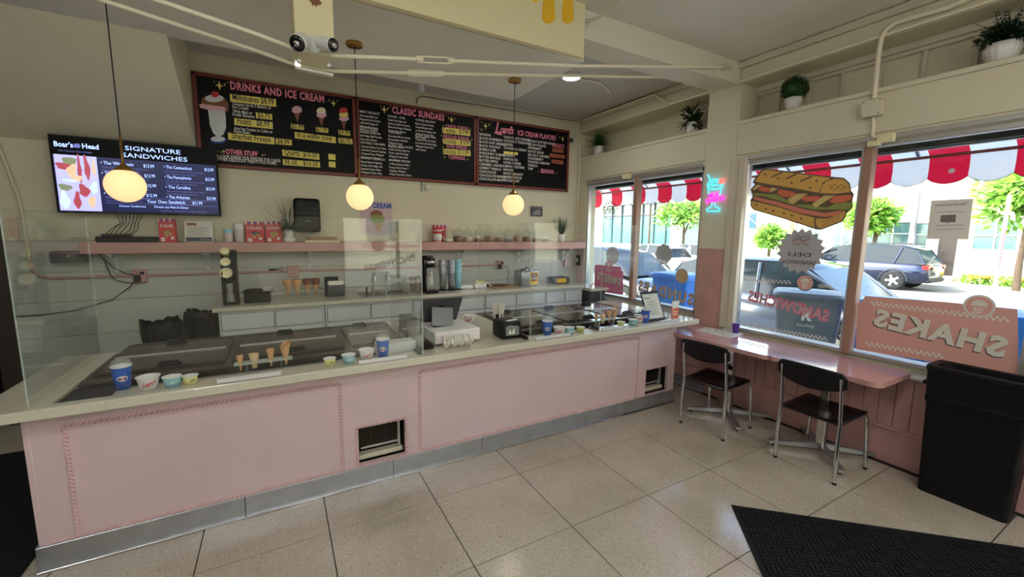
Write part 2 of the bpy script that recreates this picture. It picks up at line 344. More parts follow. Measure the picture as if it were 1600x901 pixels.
MB().box((XW-.028, -.15, .255), (XW, 4.4, .285), bev=.006).build('dado_rail', M['pink_dark'], parent=wr)
struct(MB().box((XW-.02, -.15, 0), (XW, 2.775, .255), bev=.004).build('baseboard_right', M['pink_dark']))
struct(MB().box((XW-.022, 2.78, .0), (XW, 4.4, .125), bev=.003).box((XW-.05, 2.78, 0), (XW-.02, 4.4, .012), bev=.003).build('baseboard_right', M['steel']))
struct(MB().box((XW-.02, 2.78, .125), (XW, 4.4, .255), bev=.004).build('trim_1', M['pink_dark']))
MB().box((3.9, .3, .69), (4.03, 1.5, .715), bev=.006).build('sill_board', M['white_cab'], parent=wr)
# windows
def window(n, y0, y1, z0, z1, mull, cols):
    f = MB(); fr = .035
    f.box((3.985, y0, z0), (4.045, y0+fr, z1), 0, .004).box((3.985, y1-fr, z0), (4.045, y1, z1), 0, .004).box((3.985, y0, z0), (4.045, y1, z0+.03), 0, .004).box((3.985, y0, z1-.05), (4.045, y1, z1), 0, .004)
    f.box((3.955, y0, z1-.005), (3.985, y1, z1+.03), 0, .004)
    o = struct(f.build('window_%d' % n, M['alu'] if cols else M['trim_cream']))
    MB().box((3.965, mull-.03, z0), (4.05, mull+.025, z1), 0, .004).build('mullion', M['mullion'], parent=o)
    MB().box((3.97, mull+.026, z0), (4.045, mull+.042, z1), 0, .002).build('mullion_edge', M['alu'], parent=o)
    for a, b in ((y0+fr, mull-.031), (mull+.043, y1-fr)): MB().box((4.012, a, z0+.03), (4.018, b, z1-.05)).build('pane', M['glass'], parent=o)
    return o
win2 = window(2, .62, 2.53, .76, 2.42, 1.555, 1)
win1 = window(1, 2.97, 4.9, .84, 2.42, 3.93, 1)
MB().box((3.93, 2.5, .76), (4.02, 2.56, 2.44), 0, .004).box((3.95, 2.56, .76), (4.0, 2.66, 2.44), 0, .006).build('jamb', M['trim_cream'], parent=wr)
d1 = MB().box((4.0, -.23, 0), (4.08, -.15, 2.3)).box((4.0, -1.15, 0), (4.08, -1.07, 2.3)).box((4.0, -1.07, 2.2), (4.08, -.23, 2.3)).box((4.0, -1.07, 0), (4.08, -.23, .25)); d1 = struct(d1.build('door_1', M['alu']))
MB().box((4.035, -1.07, .25), (4.043, -.23, 2.2)).build('door_pane', M['glass'], parent=d1); MB().tube([(3.99, -.3, .9), (3.94, -.3, .9), (3.94, -.3, 1.3), (3.99, -.3, 1.3)], .012, 8).build('door_handle', M['chrome'], parent=d1)
# cross beam with its boxed-in strut, sign panel and tie rods
bm_ = struct(MB().box((-3.2, 2.66, 3.14), (3.97, 2.92, CH+.01)).build('ceiling_beam', M['beam_cream']))
MB().box((3.6, 2.652, 3.145), (3.93, 2.66, 3.33), bev=.002).build('beam_plate', M['beam_cream'], parent=bm_)
struct(MB().box((.14, 2.58, 2.68), (.33, 2.94, 3.14), 0, .004).build('beam_strut', M['cream_panel']))

# ================================================================ beam furniture on the ceiling
t = thing('hanging_sign', 'large cream sign hanging from the ceiling beam with yellow drip shapes', 'sign', (1.2, 2.6, 2.97))
MB().box((.2, 2.6, 2.975), (2.04, 2.645, CH), bev=.003).build('panel', M['cream_panel'], t, world=True)
dr = MB()
for cx, bot, r_ in ((857, 37, 10.5), (887, 37, 9.5)):
    dr_p = [(cx-r_, -60), (cx-r_*.8, 0), (cx-r_, bot-r_)] + [(cx-r_*math.cos(a)*1.0, bot-r_+r_*math.sin(a)) for a in [PI*k/10 for k in range(1, 10)]] + [(cx+r_, bot-r_), (cx+r_*.8, 0), (cx+r_, -60)]
    poly_px(dr, dr_p, 'y', 2.6, 0, .003)
poly_px(dr, [(830, -30), (842, -30), (841, 0), (838, 4), (833, 3)], 'y', 2.6, 0, .003)
poly_px(dr, [(800, -60), (925, -60), (900, -28), (815, -28)], 'y', 2.6, 0, .002)
dr.build('yellow_drips', M['sun_yellow'], t, world=True)
def rod(pxs, y, name, label, coup, grp):
    P = [on(u, v, 'y', y) for u, v in pxs]
    A_ = on(*coup[0], 'y', y); B_ = on(*coup[1], 'y', y)
    t = thing(name, label, 'tie rod', tuple(P[-1]), group=grp)
    i_ = next(i for i in range(len(P)-1) if P[i].x <= A_.x <= P[i+1].x)
    MB().tube([tuple(p) for p in P[:i_+1]]+[tuple(A_)], .011, 10).tube([tuple(B_)]+[tuple(p) for p in P if p.x > B_.x], .011, 10).build('rod', M['rod_cream'], t, world=True)
    (a, b) = coup; A = on(*a, 'y', y); B = on(*b, 'y', y); U = (B-A).normalized(); c = MB()
    c.cyl(A-U*.02, A+U*.02, .021, n=6).cyl(B-U*.02, B+U*.02, .019, n=6)
    off = Vector((0, 0, .017)); c.tube([A+off, B+off], .005, 8).tube([A-off, B-off], .005, 8)
    if name == 'tie_rod' and y > 2.7: c.tube([A, B], .018, 10)
    c.build('turnbuckle', M['rod_cream'], t, world=True)
    return t
ra = rod([(160, -30), (245, 0), (400, 53), (455, 74), (520, 87), (700, 94), (905, 103), (1128, 105)], 2.63, 'tie_rod', 'upper cream tie rod with open turnbuckle in front of the beam', ((655, 92.5), (704, 95)), None)
MB().sphere(on(1133, 105, 'y', 2.64), .022, 12).cyl(on(1128, 105, 'y', 2.64), on(1140, 106, 'y', 2.655), .03, .03, 6).build('end_nut', M['trim_cream'], ra, world=True)
rod([(80, -26), (165, 2), (400, 79), (455, 99), (520, 111), (640, 114), (800, 117), (1048, 121)], 2.945, 'tie_rod', 'lower cream tie rod with closed sleeve passing behind the beam', ((641, 114), (688, 115)), None)
# clear plate and the two cameras at the strut
a = MB(); poly_px(a, [(484, -8), (497, -8), (500, 2), (503, 4), (500, 9), (497, 6), (495, 11), (491, 7), (489, 10), (486, 3), (482, 0)], 'y', 2.578, 0, .001); a.build('stain', M['brown_ink'], bpy.data.objects['beam_strut'])
pl = thing('clear_plate', 'clear plastic plate with two screws hanging under the beam strut', 'plate', (.2, 2.55, 2.5))
P = [on(461, 60, 'y', 2.56), on(522, 64, 'y', 2.56), on(520, 117, 'y', 2.56), on(461, 105, 'y', 2.56)]
MB().prism([(p.x, p.z) for p in P], 'y', 2.555, 2.561).build('plate', M['acrylic'], pl, world=True)
MB().prism([(P[3].x, P[3].z), (P[2].x, P[2].z), (P[2].x, P[2].z-.012), (P[3].x, P[3].z-.012)], 'y', 2.54, 2.575).build('lower_lip', M['trim_cream'], pl, world=True)
for u, v in ((467, 95), (514, 102)):
    q = on(u, v, 'y', 2.55); MB().lathe([(0, .008), (.008, .006), (.011, 0), (0, 0)], 12, xf=Matrix.Translation(q) @ Matrix.Rotation(PI/2, 4, 'X')).build('screw', M['white'], pl, world=True)
def camera_thing(name, label, px, y, dirv, r, ln, dome=False):
    c = on(*px, 'y', y); t = thing(name, label, 'security camera', tuple(c)); d = Vector(dirv).normalized()
    rot = d.to_track_quat('Z', 'Y').to_matrix().to_4x4()
    MB().lathe([(0, -ln), (r*.75, -ln), (r*.97, -ln*.8), (r, 0), (r*1.03, .002), (r*1.03, .012), (r*.9, .014)], 24, xf=rot).build('housing', M['white'], t)
    MB().lathe([(0, .024), (r*.6, .022), (r*.96, .015), (r*1.0, .008)], 24, xf=rot).build('lens', M['black_gloss'], t)
    if dome: MB().lathe([(0, .03), (r*.3, .028), (r*.45, .018)], 16, xf=rot).build('lens_ring', M['chrome'], t)
    back = -d*ln*.85; up = Vector(dome or (0, .05, .02))
    MB().tube([back, back+up*.6, back+up], [r*.45, r*.45, r*.55], 12).lathe([(0, 0), (r*1.0, 0), (r*1.0, .012), (0, .014)], 20, xf=Matrix.Translation(back+up) @ Matrix.Rotation(PI/2, 4, 'X')).build('mount', M['white'], t)
    return t
camera_thing('security_camera', 'left white bullet camera pointing down to the left on the beam strut', (466, 67), 2.5, (-.45, -.75, -.55), .04, .08, (.045, .03, .0))
camera_thing('security_camera', 'right silver and white bullet camera facing the shop on the beam strut', (518, 70), 2.5, (.55, -.8, -.3), .035, .085, (-.02, .03, .005))
camera_thing('security_camera', 'small black and white camera at the right end of the menu boards', (893, 219), 4.98, (-.7, -.7, -.2), .03, .07, (.04, .05, .0))
q = on(657, 129, 'y', 4.7); q.z = CH
t = thing('ceiling_sensor', 'small white cylindrical sensor hanging from the ceiling above the middle menu', 'sensor', (q.x, 4.7, CH))
MB().lathe([(0, 0), (.03, 0), (.04, -.01), (.04, -.02)], 20).build('base', M['white'], t)
MB().lathe([(.03, -.02), (.041, -.03), (.041, -.11), (.034, -.13), (0, -.13)], 24).build('housing', M['white'], t)
# disc downlights: one in view, the others added out of view as fill
def disc(x, y, z, label):
    t = thing('ceiling_light', label, 'light', (x, y, z))
    MB().lathe([(0, 0), (.1, 0), (.1, -.018), (.088, -.026)], 32).build('rim', M['white'], t)
    MB().lathe([(.088, -.024), (.07, -.03), (0, -.032)], 32).build('diffuser', M['disc_light'], t)
    l = bpy.data.lights.new('lamp', 'AREA'); l.shape = 'DISK'; l.size = .2; l.energy = LAMP_W; l.color = (1, .97, .93); l.cycles.cast_shadow = True
    lo = bpy.data.objects.new('lamp', l); C.objects.link(lo); lo.parent = t; lo.location = (0, 0, -.045)
LAMP_W = 3
q = on(893, 121, 'z', CH-.02)
disc(q.x, q.y, CH, 'lit round white ceiling light beyond the soffit, beside the thin conduit')
LAMP_W = 3
for x, y, d_ in ((.2, .3, 'above the middle of the floor, nearest the counter'), (2.4, .2, 'above the window tables side of the floor'), (-1.6, .3, 'at the left side of the front half of the shop'), (.2, -2.4, 'near the rear window, left one'), (2.4, -2.4, 'near the rear window, right one')): disc(x, y, CH, 'added round white ceiling light '+d_)
# ceiling conduits
def pipe(pts, r, label, m='rod_cream', name='conduit', cat='pipe'):
    o = MB().tube([tuple(p) for p in pts], r, 8).build(name, M[m], loc=tuple(pts[0])); return tag(o, label, cat)
pipe([on(905, 123, 'z', CH-.012), on(935, 128, 'z', CH-.012), on(948, 137, 'z', CH-.012), on(955, 149, 'z', CH-.012)], .012, 'short white bent conduit on the ceiling beside the round light')
q = on(955, 149, 'z', CH-.02); tag(MB().cyl((q.x, q.y, CH-.03), (q.x, q.y, CH), .035, n=14).build('junction_box', M['trim_cream'], loc=(q.x, q.y, CH)), 'small round junction box on the ceiling at the end of the bent conduit', 'junction box')
pipe([(3.925, 5.0, 3.31), (3.925, 3.72, 3.31), (3.925, 3.66, 3.3), (3.94, 3.45, 3.155), (3.945, 3.38, 3.15), (3.945, 2.4, 3.155), (3.945, 1.2, 3.155), (3.945, .3, 3.155)], .012, 'long cream conduit running along the cornice above the shop windows')
K = [(3.937, .3, 3.235), (3.937, .9, 3.235)] + [on(u, v, 'x', 3.937) for u, v in ((1480, 12), (1420, 29), (1398, 36), (1384, 47), (1377, 60), (1372, 90), (1366, 154))]
pipe(K, .017, 'thick cream conduit bending down from the cornice to the square box')
q = on(1366, 170, 'x', 3.95)
t = thing('junction_box', 'square cream junction box on the shelf front above the window mullion', 'junction box', (3.955, q.y, q.z))
MB().box((-.055, -.06, -.055), (0, .06, .055), bev=.004).build('box', M['trim_cream'], t); MB().box((-.06, -.064, -.06), (-.054, .064, .06), bev=.002).build('cover', M['cream'], t)
for a in (-1, 1):
    for b in (-1, 1): MB().cyl((-.063, a*.05, b*.048), (-.059, a*.05, b*.048), .004, n=8).build('screw', M['dark_grey'], t)
pipe([on(u, v, 'x', 3.95) for u, v in ((1364, 184), (1365, 196), (1363, 210), (1368, 216))], .012, 'short cream conduit below the square box above the mullion')
q = on(1385, 216, 'x', 3.94); tag(MB().box((3.91, q.y-.05, q.z-.03), (3.955, q.y+.05, q.z+.03), bev=.004).box((3.9, q.y+.03, q.z-.045), (3.955, q.y+.1, q.z-.01), bev=.003).build('wire_housing', M['cream_panel'], loc=(3.95, q.y, q.z)), 'yellowed cream wire housing at the top of the brown mullion', 'wire housing')
q = on(980, 275, 'x', 3.94); tag(MB().box((3.91, q.y-.06, q.z-.03), (3.955, q.y+.06, q.z+.02), bev=.004).build('wire_housing', M['cream_panel'], loc=(3.95, q.y, q.z)), 'small cream wire housing at the top of the left window mullion', 'wire housing')
pipe([(3.94, 5.06, 3.0), (3.94, 5.04, 2.6), (3.94, 5.06, 2.0), (3.95, 5.05, 1.5)], .008, 'thin cream cable running down the room corner beside the menus')
pipe([on(905, 31, 'y', 2.64), on(920, 32, 'y', 2.64), on(935, 28, 'y', 2.5), on(950, 16, 'y', 2.3), on(965, 0, 'y', 2.0), on(975, -14, 'y', 1.8)], .01, 'curved cream cable sagging from the ceiling beside the sign panel')
pipe([(1.53, BY-.01, 3.2), (1.54, BY-.01, 3.26), (1.6, BY-.01, 3.29), (2.6, BY-.01, 3.305), (3.9, BY-.01, 3.31)], .004, 'thin dark wire along the wall top above the menu boards', 'dark_grey', 'wire', 'wire')

# ================================================================ pendants
def pendant(x, y, zg, label, first=None):
    if first:
        o = dup(first, (x, y, 3.1), label=label); return o
    t = thing('pendant_lamp', label, 'lamp', (x, y, 3.1), group='globe pendants over the counter')
    MB().lathe([(0, 0), (.06, 0), (.06, -.018), (.056, -.022), (.0, -.022)], 32).build('canopy', M['brass'], t)
    zg -= 3.1
    MB().tube([(0, 0, -.02), (0, 0, zg+.29)], .0035, 8).build('cord', M['black'], t)
    MB().lathe([(0, zg+.3), (.007, zg+.3), (.0075, zg+.15), (.01, zg+.14), (.017, zg+.125), (.034, zg+.112), (.05, zg+.096), (.05, zg+.088), (0, zg+.088)], 28).build('cap', M['brass'], t)
    MB().sphere((0, 0, zg), .103, 32).build('globe', M['globe'], t)
    l = bpy.data.lights.new('bulb', 'POINT'); l.energy = 13; l.color = (1, .92, .8); l.shadow_soft_size = .108; lo = bpy.data.objects.new('bulb', l); C.objects.link(lo); lo.parent = t; lo.location = (0, 0, zg)
    return t
p1_ = pendant(-.815, 3.55, 1.965, 'leftmost glowing globe pendant, in front of the menu screen')
pendant(.592, 3.53, 0, 'middle glowing globe pendant, hanging below the first two menu boards', p1_)
pendant(2.0, 3.56, 0, 'rightmost glowing globe pendant, in front of the flavours menu board', p1_)
# larger globe pendants added out of view as fill light
f1 = None
for x, y, d_ in ((-.9, -1.2, 'on the left, nearest the camera side'), (1.5, -1.7, 'on the window side, nearest the door'), (.4, -3.2, 'in the middle, nearest the rear window'), (-2.2, .6, 'by the left wall')):
    if f1 is None:
        f1 = o = thing('pendant_lamp', 'added large opal globe pendant '+d_, 'lamp', (x, y, CH), group='added fill globe pendants')
        MB().lathe([(0, 0), (.07, 0), (.07, -.02), (0, -.02)], 24).build('canopy', M['brass'], o); MB().cyl((0, 0, -.02), (0, 0, -.3), .005, n=8).build('cord', M['black'], o); MB().sphere((0, 0, -.44), .15, 24).build('globe', M['globe'], o)
        l = bpy.data.lights.new('bulb', 'POINT'); l.energy = 64; l.color = (.95, .98, 1); l.shadow_soft_size = .17; lo = bpy.data.objects.new('bulb', l); C.objects.link(lo); lo.parent = o; lo.location = (0, 0, -.44)
    else: o = dup(f1, (x, y, CH), label='added large opal globe pendant '+d_)

# ================================================================ menu boards
MY = 5.07
def board(px_l, px_r, name, label, x0, x1, z0=2.3, z1=3.158):
    t = thing(name, label, 'menu board', ((x0+x1)/2, BY-.02, z0))
    MB().box((x0, MY, z0), (x1, BY-.001, z1)).build('panel', M['menu_black'], t, world=True)
    f = MB(); w_ = .032
    f.box((x0, MY-.012, z0), (x1, MY+.01, z0+w_), 0, .004).box((x0, MY-.012, z1-w_), (x1, MY+.01, z1), 0, .004).box((x0, MY-.012, z0), (x0+w_, MY+.01, z1), 0, .004).box((x1-w_, MY-.012, z0), (x1, MY+.01, z1), 0, .004)
    f.build('frame', M['brown_red'], t, world=True); return t
Z1 = lambda X, Y: (290+.2108*X, 90+.2109*Y)
Z2 = lambda X, Y: (550+.21875*X, 140+.2188*Y)
Z3 = lambda X, Y: (740+.1553*X, 170+.1554*Y)
def heading(tx, ax, val, a, b, h, **kw):
    mb = MB(); text_px(mb, tx, ax, val, a, b, h, **kw); return mb.build('heading', M['pink_ink'], t, world=True)
def line_(tx, a, b, h):
    mb = MB(); text_px(mb, tx, 'y', MY, a, b, h, bold=.02); return mb.build('text_line', M['white_ink'], t, world=True)
def lab(mb, mt, pts, txt, h, Zf, tp0, tp1, mi=0):
    mb = MB(); poly_px(mb, [Zf(*p) for p in pts], 'y', MY, 0, .003)
    if txt: A = on(*Zf(*tp0), 'y', MY-.003); B = on(*Zf(*tp1), 'y', MY-.003); put_text(mb, txt, A, B-A, (0, -1, 0), width=(B-A).length, h=h, bold=.012, mi=1)
    mb.build('price_label', [M[mt], M['black_ink']], t, world=True)
def qd(x0, y0, x1, y1, h, h2=None): return [(x0, y0), (x1, y1), (x1+2, y1+(h2 or h)), (x0+2, y0+h)]
t = board(0, 0, 'menu_board', 'leftmost black menu board headed drinks and ice cream', -.61, .835)
pk = MB(); wt = MB(); yl = MB(); bk = MB(); art = MB()
heading('DRINKS AND ICE CREAM', 'y', MY, Z1(333, 232), Z1(1028, 333), .07, bold=.035, sp=1.12)
heading('OTHER STUFF', 'y', MY, Z1(298, 712), Z1(535, 732), .045, bold=.03)
for (pts, tx, h, a, b) in ((qd(328, 268, 670, 308, 57), 'Milkshakes $8.99', .055, (350, 312), (655, 348)), (qd(520, 405, 641, 418, 43), '$0.75', .045, (534, 442), (628, 452)), (qd(360, 447, 645, 478, 52), 'Floats   $8.99', .055, (384, 487), (622, 514)),
        (qd(314, 555, 658, 592, 52), 'Sherbet Freeze', .055, (344, 598), (632, 628)), (qd(668, 597, 786, 608, 43), '$8.99', .045, (682, 634), (770, 643)), (qd(780, 488, 876, 500, 36), '$5.99', .045, (786, 520), (872, 530)),
        (qd(965, 512, 1056, 522, 36), '$7.99', .045, (970, 543), (1050, 552)), (qd(1132, 533, 1218, 543, 36), '$9.99', .045, (1138, 564), (1214, 572)), (qd(808, 550, 1112, 588, 47), 'In a waffle cone', .05, (830, 587), (1084, 615)), (qd(1132, 592, 1236, 603, 40), '$0.75', .045, (1145, 627), (1222, 636)),
        (qd(716, 680, 990, 712, 46), 'Quarts  $10.50', .055, (735, 718), (975, 740)), (qd(720, 752, 995, 772, 42), '56 oz    $15.50', .055, (735, 785), (980, 803))):
    lab(None, 'yellow', pts, tx, h, Z1, a, b)
for p in (qd(1057, 712, 1110, 717, 42), qd(1060, 768, 1110, 772, 42)): lab(None, 'yellow', p, '', .05, Z1, 0, 0)
for tx, a, b, h in (('Choose up to 2 flavors of', (348, 350), (634, 382), .028), ('Ice Cream', (348, 374), (466, 388), .028), ('With Malt or', (350, 406), (496, 422), .028), ('Fresh Banana:', (350, 430), (512, 448), .028), ('Any Ice Cream in Coke or', (360, 532), (646, 560), .028), ('Root Beer.', (360, 554), (485, 568), .028),
        ('A LOOK INSIDE OUR FREEZER FOR CAKES', (228, 738), (704, 774), .028), ('OTHER DELICIOUS TREATS FOR HOME!', (228, 760), (675, 794), .028)): line_(tx, Z1(*a), Z1(*b), h)
for X, Y, r in ((250, 207, .045), (289, 200, .016), (213, 177, .01), (313, 184, .01), (1096, 338, .04), (1064, 318, .014), (1124, 320, .012), (265, 700, .012), (283, 695, .02), (570, 722, .014), (590, 718, .01), (240, 690, .01)):
    q = on(*Z1(X, Y), 'y', MY); star4(yl, q.x, q.z, r, MY, 0)
# plain sundae in a tall footed glass
gl = [(165, 385), (290, 385), (298, 440), (300, 520), (280, 570), (240, 590), (205, 560), (180, 500), (172, 430)]
poly_px(art, [Z1(*p) for p in gl], 'y', MY, 0); poly_px(art, [Z1(*p) for p in ell(243, 612, 60, 22)], 'y', MY, 1); poly_px(art, [Z1(*p) for p in ell(240, 602, 52, 20)], 'y', MY-.0007, 0)
poly_px(art, [Z1(*p) for p in ((120, 300), (150, 285), (290, 300), (318, 340), (320, 385), (300, 410), (285, 380), (140, 355), (118, 335))], 'y', MY-.0012, 2)
poly_px(art, [Z1(*p) for p in ((100, 350), (115, 342), (290, 365), (300, 385), (285, 392), (200, 392), (110, 372))], 'y', MY-.0018, 3)
poly_px(art, [Z1(*p) for p in ell(213, 302, 70, 28)], 'y', MY-.0024, 0); poly_px(art, [Z1(*p) for p in ell(218, 272, 30, 22)], 'y', MY-.003, 4)
AM = [M['white_art'], M['blue_ink'], M['brown_ink'], M['pale_pink'], M['red_ink'], M['cream_ink'], M['yellow']]
art.build('sundae_picture', AM, t, world=True)
for cx, cy, cols in ((825, 385, (3,)), (1005, 392, (5, 3)), (1170, 390, (4, 6, 3))):
    n = len(cols); cb = cy+25+(n-1)*22; art = MB()
    poly_px(art, [Z1(cx-22, cb-5), Z1(cx+24, cb), Z1(cx+3, cb+62+6*n)], 'y', MY, 2)
    for k, c_ in enumerate(cols): poly_px(art, [Z1(*p) for p in ell(cx+k*2, cy+k*30, 36-3*(n-1)+k*3, 27-3*(n-1))], 'y', MY-.0006*(3-k)-.0006, c_); poly_px(art, [Z1(*p) for p in ell(cx+k*2, cy+18+k*30-4*n, 38-3*(n-1)+k*2, 10)], 'y', MY-.0006*(3-k)-.0008, c_)
    art.build('cone_picture', AM, t, world=True)
yl.build('printed_stars', M['yellow'], t, world=True)
# middle board
t = board(0, 0, 'menu_board', 'middle black menu board headed classic sundaes', .84, 2.29)
pk = MB(); wt = MB(); yl = MB(); bk = MB()
heading('CLASSIC SUNDAES', 'y', MY, Z2(286, 165), Z2(660, 222), .07, bold=.035, sp=1.12)
for tx, a, b in (('JUNIOR SUNDAE', (668, 272), (832, 292)), ('REGULAR SUNDAE', (655, 345), (836, 365)), ('SUPER SUNDAE', (675, 412), (820, 428)), ('TOPPINGS', (688, 494), (808, 503))): heading(tx, 'y', MY, Z2(*a), Z2(*b), .042, bold=.02)
for pts, tx, a, b in ((qd(645, 268, 843, 290, 42), '1 scoop    $ 7.99', (655, 302), (832, 320)), (qd(648, 348, 845, 366, 38), '2 scoop    $ 9.99', (658, 378), (838, 394)), (qd(650, 420, 845, 435, 40), '3 scoop  $ 11.99', (658, 452), (834, 465))): lab(None, 'yellow', pts, tx, .05, Z2, a, b)
for X, Y, r in ((230, 142, .045), (257, 135, .018), (205, 120, .012), (274, 122, .01), (711, 215, .045), (690, 200, .016), (675, 185, .01), (733, 204, .012), (652, 258, .012), (846, 283, .012), (640, 328, .014), (855, 357, .014), (650, 408, .012), (840, 424, .014), (662, 482, .014), (826, 498, .016)):
    q = on(*Z2(X, Y), 'y', MY); star4(yl, q.x, q.z, r, MY, 0)
def block(mb, Zf, X, Y, head, lines, h=.021, dz=.0385, xs=.95):
    mb = MB(); q = on(*Zf(X, Y), 'y', MY); z = q.z-h*.5
    put_text(mb, head, (q.x, MY, z), (1, 0, 0), (0, -1, 0), h=h*1.1, xs=xs, bold=.015); z -= dz*1.05
    for l in lines: put_text(mb, l, (q.x, MY, z), (1, 0, 0), (0, -1, 0), h=h, xs=xs*.82, bold=.022); z -= dz
    mb.build('text_block', M['white_ink'], t, world=True)
for X, Y, hd, ls in ((55, 155, 'MINT DELIGHT', ('Chocolate Mint and', 'Peppermint Ice Cream', 'with Hot Fudge and', 'Marshmallow Sauce,', 'Nuts and a Cherry')), (55, 272, 'DUSTY ROAD', ('Chocolate Sundae with', 'Hot Fudge, Malt Powder,', 'Nuts and a Cherry')), (63, 376, 'DOUBLE CARAMEL', ('Caramel Cashew Ice Cream,', 'with Rich Caramel Topping,', 'Chopped Nuts, Whipped', 'Cream, and a Cherry')), (63, 486, 'PEANUT CRUNCH', ('Peanut Butter Fudge Ice', 'Cream, Hot Fudge, with', 'Spanish Peanuts, Nuts,', 'Whipped Cream, Nuts,', 'and a Cherry')),
        (257, 188, 'FUDGE - ANA', ('Fresh Hot Fudge over', 'Banana, Vanilla Ice Cream,', 'More Hot Fudge, Whipped', 'Cream and a Cherry')), (257, 302, 'THIN MINT', ('Chocolate Mint Ice Cream', 'Marshmallow with Mint', 'Whipped Cream', 'Nuts and a Cherry')), (260, 398, 'BLACK AND WHITE', ('Vanilla and Chocolate Ice', 'Cream, with Hot Fudge', 'Whipped Cream, Nuts', 'and a Cherry')), (264, 502, 'BANANA SPECIAL', ('A Whole Banana With 3', 'Scoops of Ice Cream, 3', 'Toppings, Whipped', 'Cream, Nuts and a Cherry')),
        (452, 215, 'TOFFEE DELIGHT', ('Mocha Chip Ice Cream,', 'Toasted Butterscotch', 'or Caramel Topping, with', 'Whipped Cream, Nuts', 'and a Cherry')), (452, 328, 'BLACK AND TAN', ('Toasted Almond Caramel', 'Ice Cream with Hot Fudge,', 'Whipped Cream, Nuts', 'and a Cherry'))): block(wt, Z2, X, Y, hd, ls)
yl.build('printed_stars', M['yellow'], t, world=True)
# right board
t = board(0, 0, 'menu_board', 'rightmost black menu board listing ice cream flavors', 2.295, 3.76)
pk = MB(); wt = MB(); yl = MB(); bk = MB(); og = MB()
def script_logo(mb, ax, val, p0, p1, h, N=None, mi=0, tail=True):
    text_px(mb, 'Loard\u2019s', ax, val, p0, p1, h, N=N, shear=.35, bold=.012, sp=.86, mi=mi)
heading('L', 'y', MY, Z3(215, 246), Z3(275, 252), .17, shear=.35, bold=.02); heading('oard\u2019s', 'y', MY, Z3(268, 240), Z3(405, 257), .095, shear=.35, bold=.03, sp=.85)
pk = MB(); poly_px(pk, [Z3(*p) for p in ((205, 238), (225, 228), (262, 240), (300, 262), (260, 262), (225, 250))], 'y', MY); pk.build('script_flourish', M['pink_ink'], t, world=True)
heading('ICE CREAM FLAVORS', 'y', MY, Z3(443, 262), Z3(826, 318), .062, bold=.03, sp=1.08); heading('SHERBETS', 'y', MY, Z3(790, 383), Z3(915, 398), .05, bold=.01); heading('SEASONAL', 'y', MY, Z3(676, 640), Z3(812, 652), .05, bold=.03)
for pts, tx, a, b in ((qd(790, 392, 900, 405, 38), 'Rainbow', (796, 422), (895, 432)), (qd(765, 448, 917, 465, 35), 'Champagne', (770, 476), (912, 490)), (qd(784, 508, 900, 522, 36), 'Raspberry', (790, 537), (895, 548))): lab(None, 'orange_lab', pts, tx, .045, Z3, a, b)
lab(None, 'yellow', ((302, 424), (444, 438), (444, 466), (302, 455)), '', .05, Z3, 0, 0)
for X, Y, r in ((120, 173, .045), (82, 135, .015), (158, 158, .022), (80, 208, .018), (182, 138, .008), (896, 303, .04), (864, 284, .015), (845, 252, .012), (925, 278, .01), (655, 628, .014), (838, 644, .012)):
    q = on(*Z3(X, Y), 'y', MY); star4(yl, q.x, q.z, r, MY, 0)
def col(Zf, X, Y0, Y1, names, wpx):
    A = on(*Zf(X, Y0), 'y', MY); B = on(*Zf(X, Y1), 'y', MY)
    wt = MB()
    for k, nme in enumerate(names):
        z = A.z+(B.z-A.z)*k/(len(names)-1)
        if nme: put_text(wt, nme, (A.x, MY, z), (1, 0, 0), (0, -1, 0), h=.03, xs=.92, bold=.02)
    wt.build('text_column', M['white_ink'], t, world=True)
col(Z3, 58, 263, 712, ('BANANA', 'BLACK RASPBERRY', 'BLACK RASP. MARBLE', 'BLACK WALNUT', 'BUBBLE GUM', 'BURGUNDY CHERRY', 'BUTTER BRICKLE', 'BUTTER RIPPLE', 'CARAMEL CASHEW', 'CHERRY VANILLA', 'CHOCOLATE', 'CHOCOLATE MARBLE', 'CHOCOLATE MINT'), 0)
col(Z3, 303, 292, 728, ('CHOCOLATE SHERBET', 'COCONUT PINEAPPLE', 'COFFEE', 'COOKIES & CREAM', '', 'EGGNOG', 'HORCHATA', 'KONA COFFEE', 'LEMON CUSTARD', 'MANGO', 'MAPLE WALNUT', 'MARBLE FUDGE', 'MOCHA CHIP'), 0)
col(Z3, 548, 330, 610, ('PEANUT BUTTER FUDGE', 'PECAN PRALINE', 'PEPPERMINT', 'ROCKY ROAD', 'SEA SALT CARAMEL', 'STRAWBERRY', 'TOASTED ALMOND', 'VANILLA', 'YAM'), 0)
yl.build('printed_stars', M['yellow'], t, world=True)

# ================================================================ menu screen
SY = 4.93
t = thing('wall_screen', 'wide lit screen showing sandwich menu on the left of the back wall', 'screen', (-1.0, SY, 1.82))
P = [on(72, 201, 'y', SY), on(338, 238, 'y', SY), on(340, 341, 'y', SY), on(82, 328, 'y', SY)]
x0, x1 = P[0].x, P[1].x; z1 = (P[0].z+P[1].z)/2; z0 = (P[2].z+P[3].z)/2
MB().box((x0, SY+.002, z0), (x1, SY+.045, z1), 0, .006).box((x0+.25, SY+.045, z0+.12), (x1-.25, BY-.012, z1-.15)).build('case', M['black'], t, world=True)
D('scr_blue', (26, 30, 66), .3, spec=.3, emit=.45); D('scr_black', (7, 7, 10), .45, spec=.15); D('scr_text', (150, 175, 245), .3, emit=1.0); D('scr_dim', (84, 92, 150), .3, emit=.7); D('scr_red', (150, 60, 70), .3, emit=.6); D('scr_lil', (150, 150, 225), .3, emit=.8); D('scr_green', (110, 120, 90), .3, emit=.6); D('scr_tan', (186, 160, 130), .3, emit=.7)
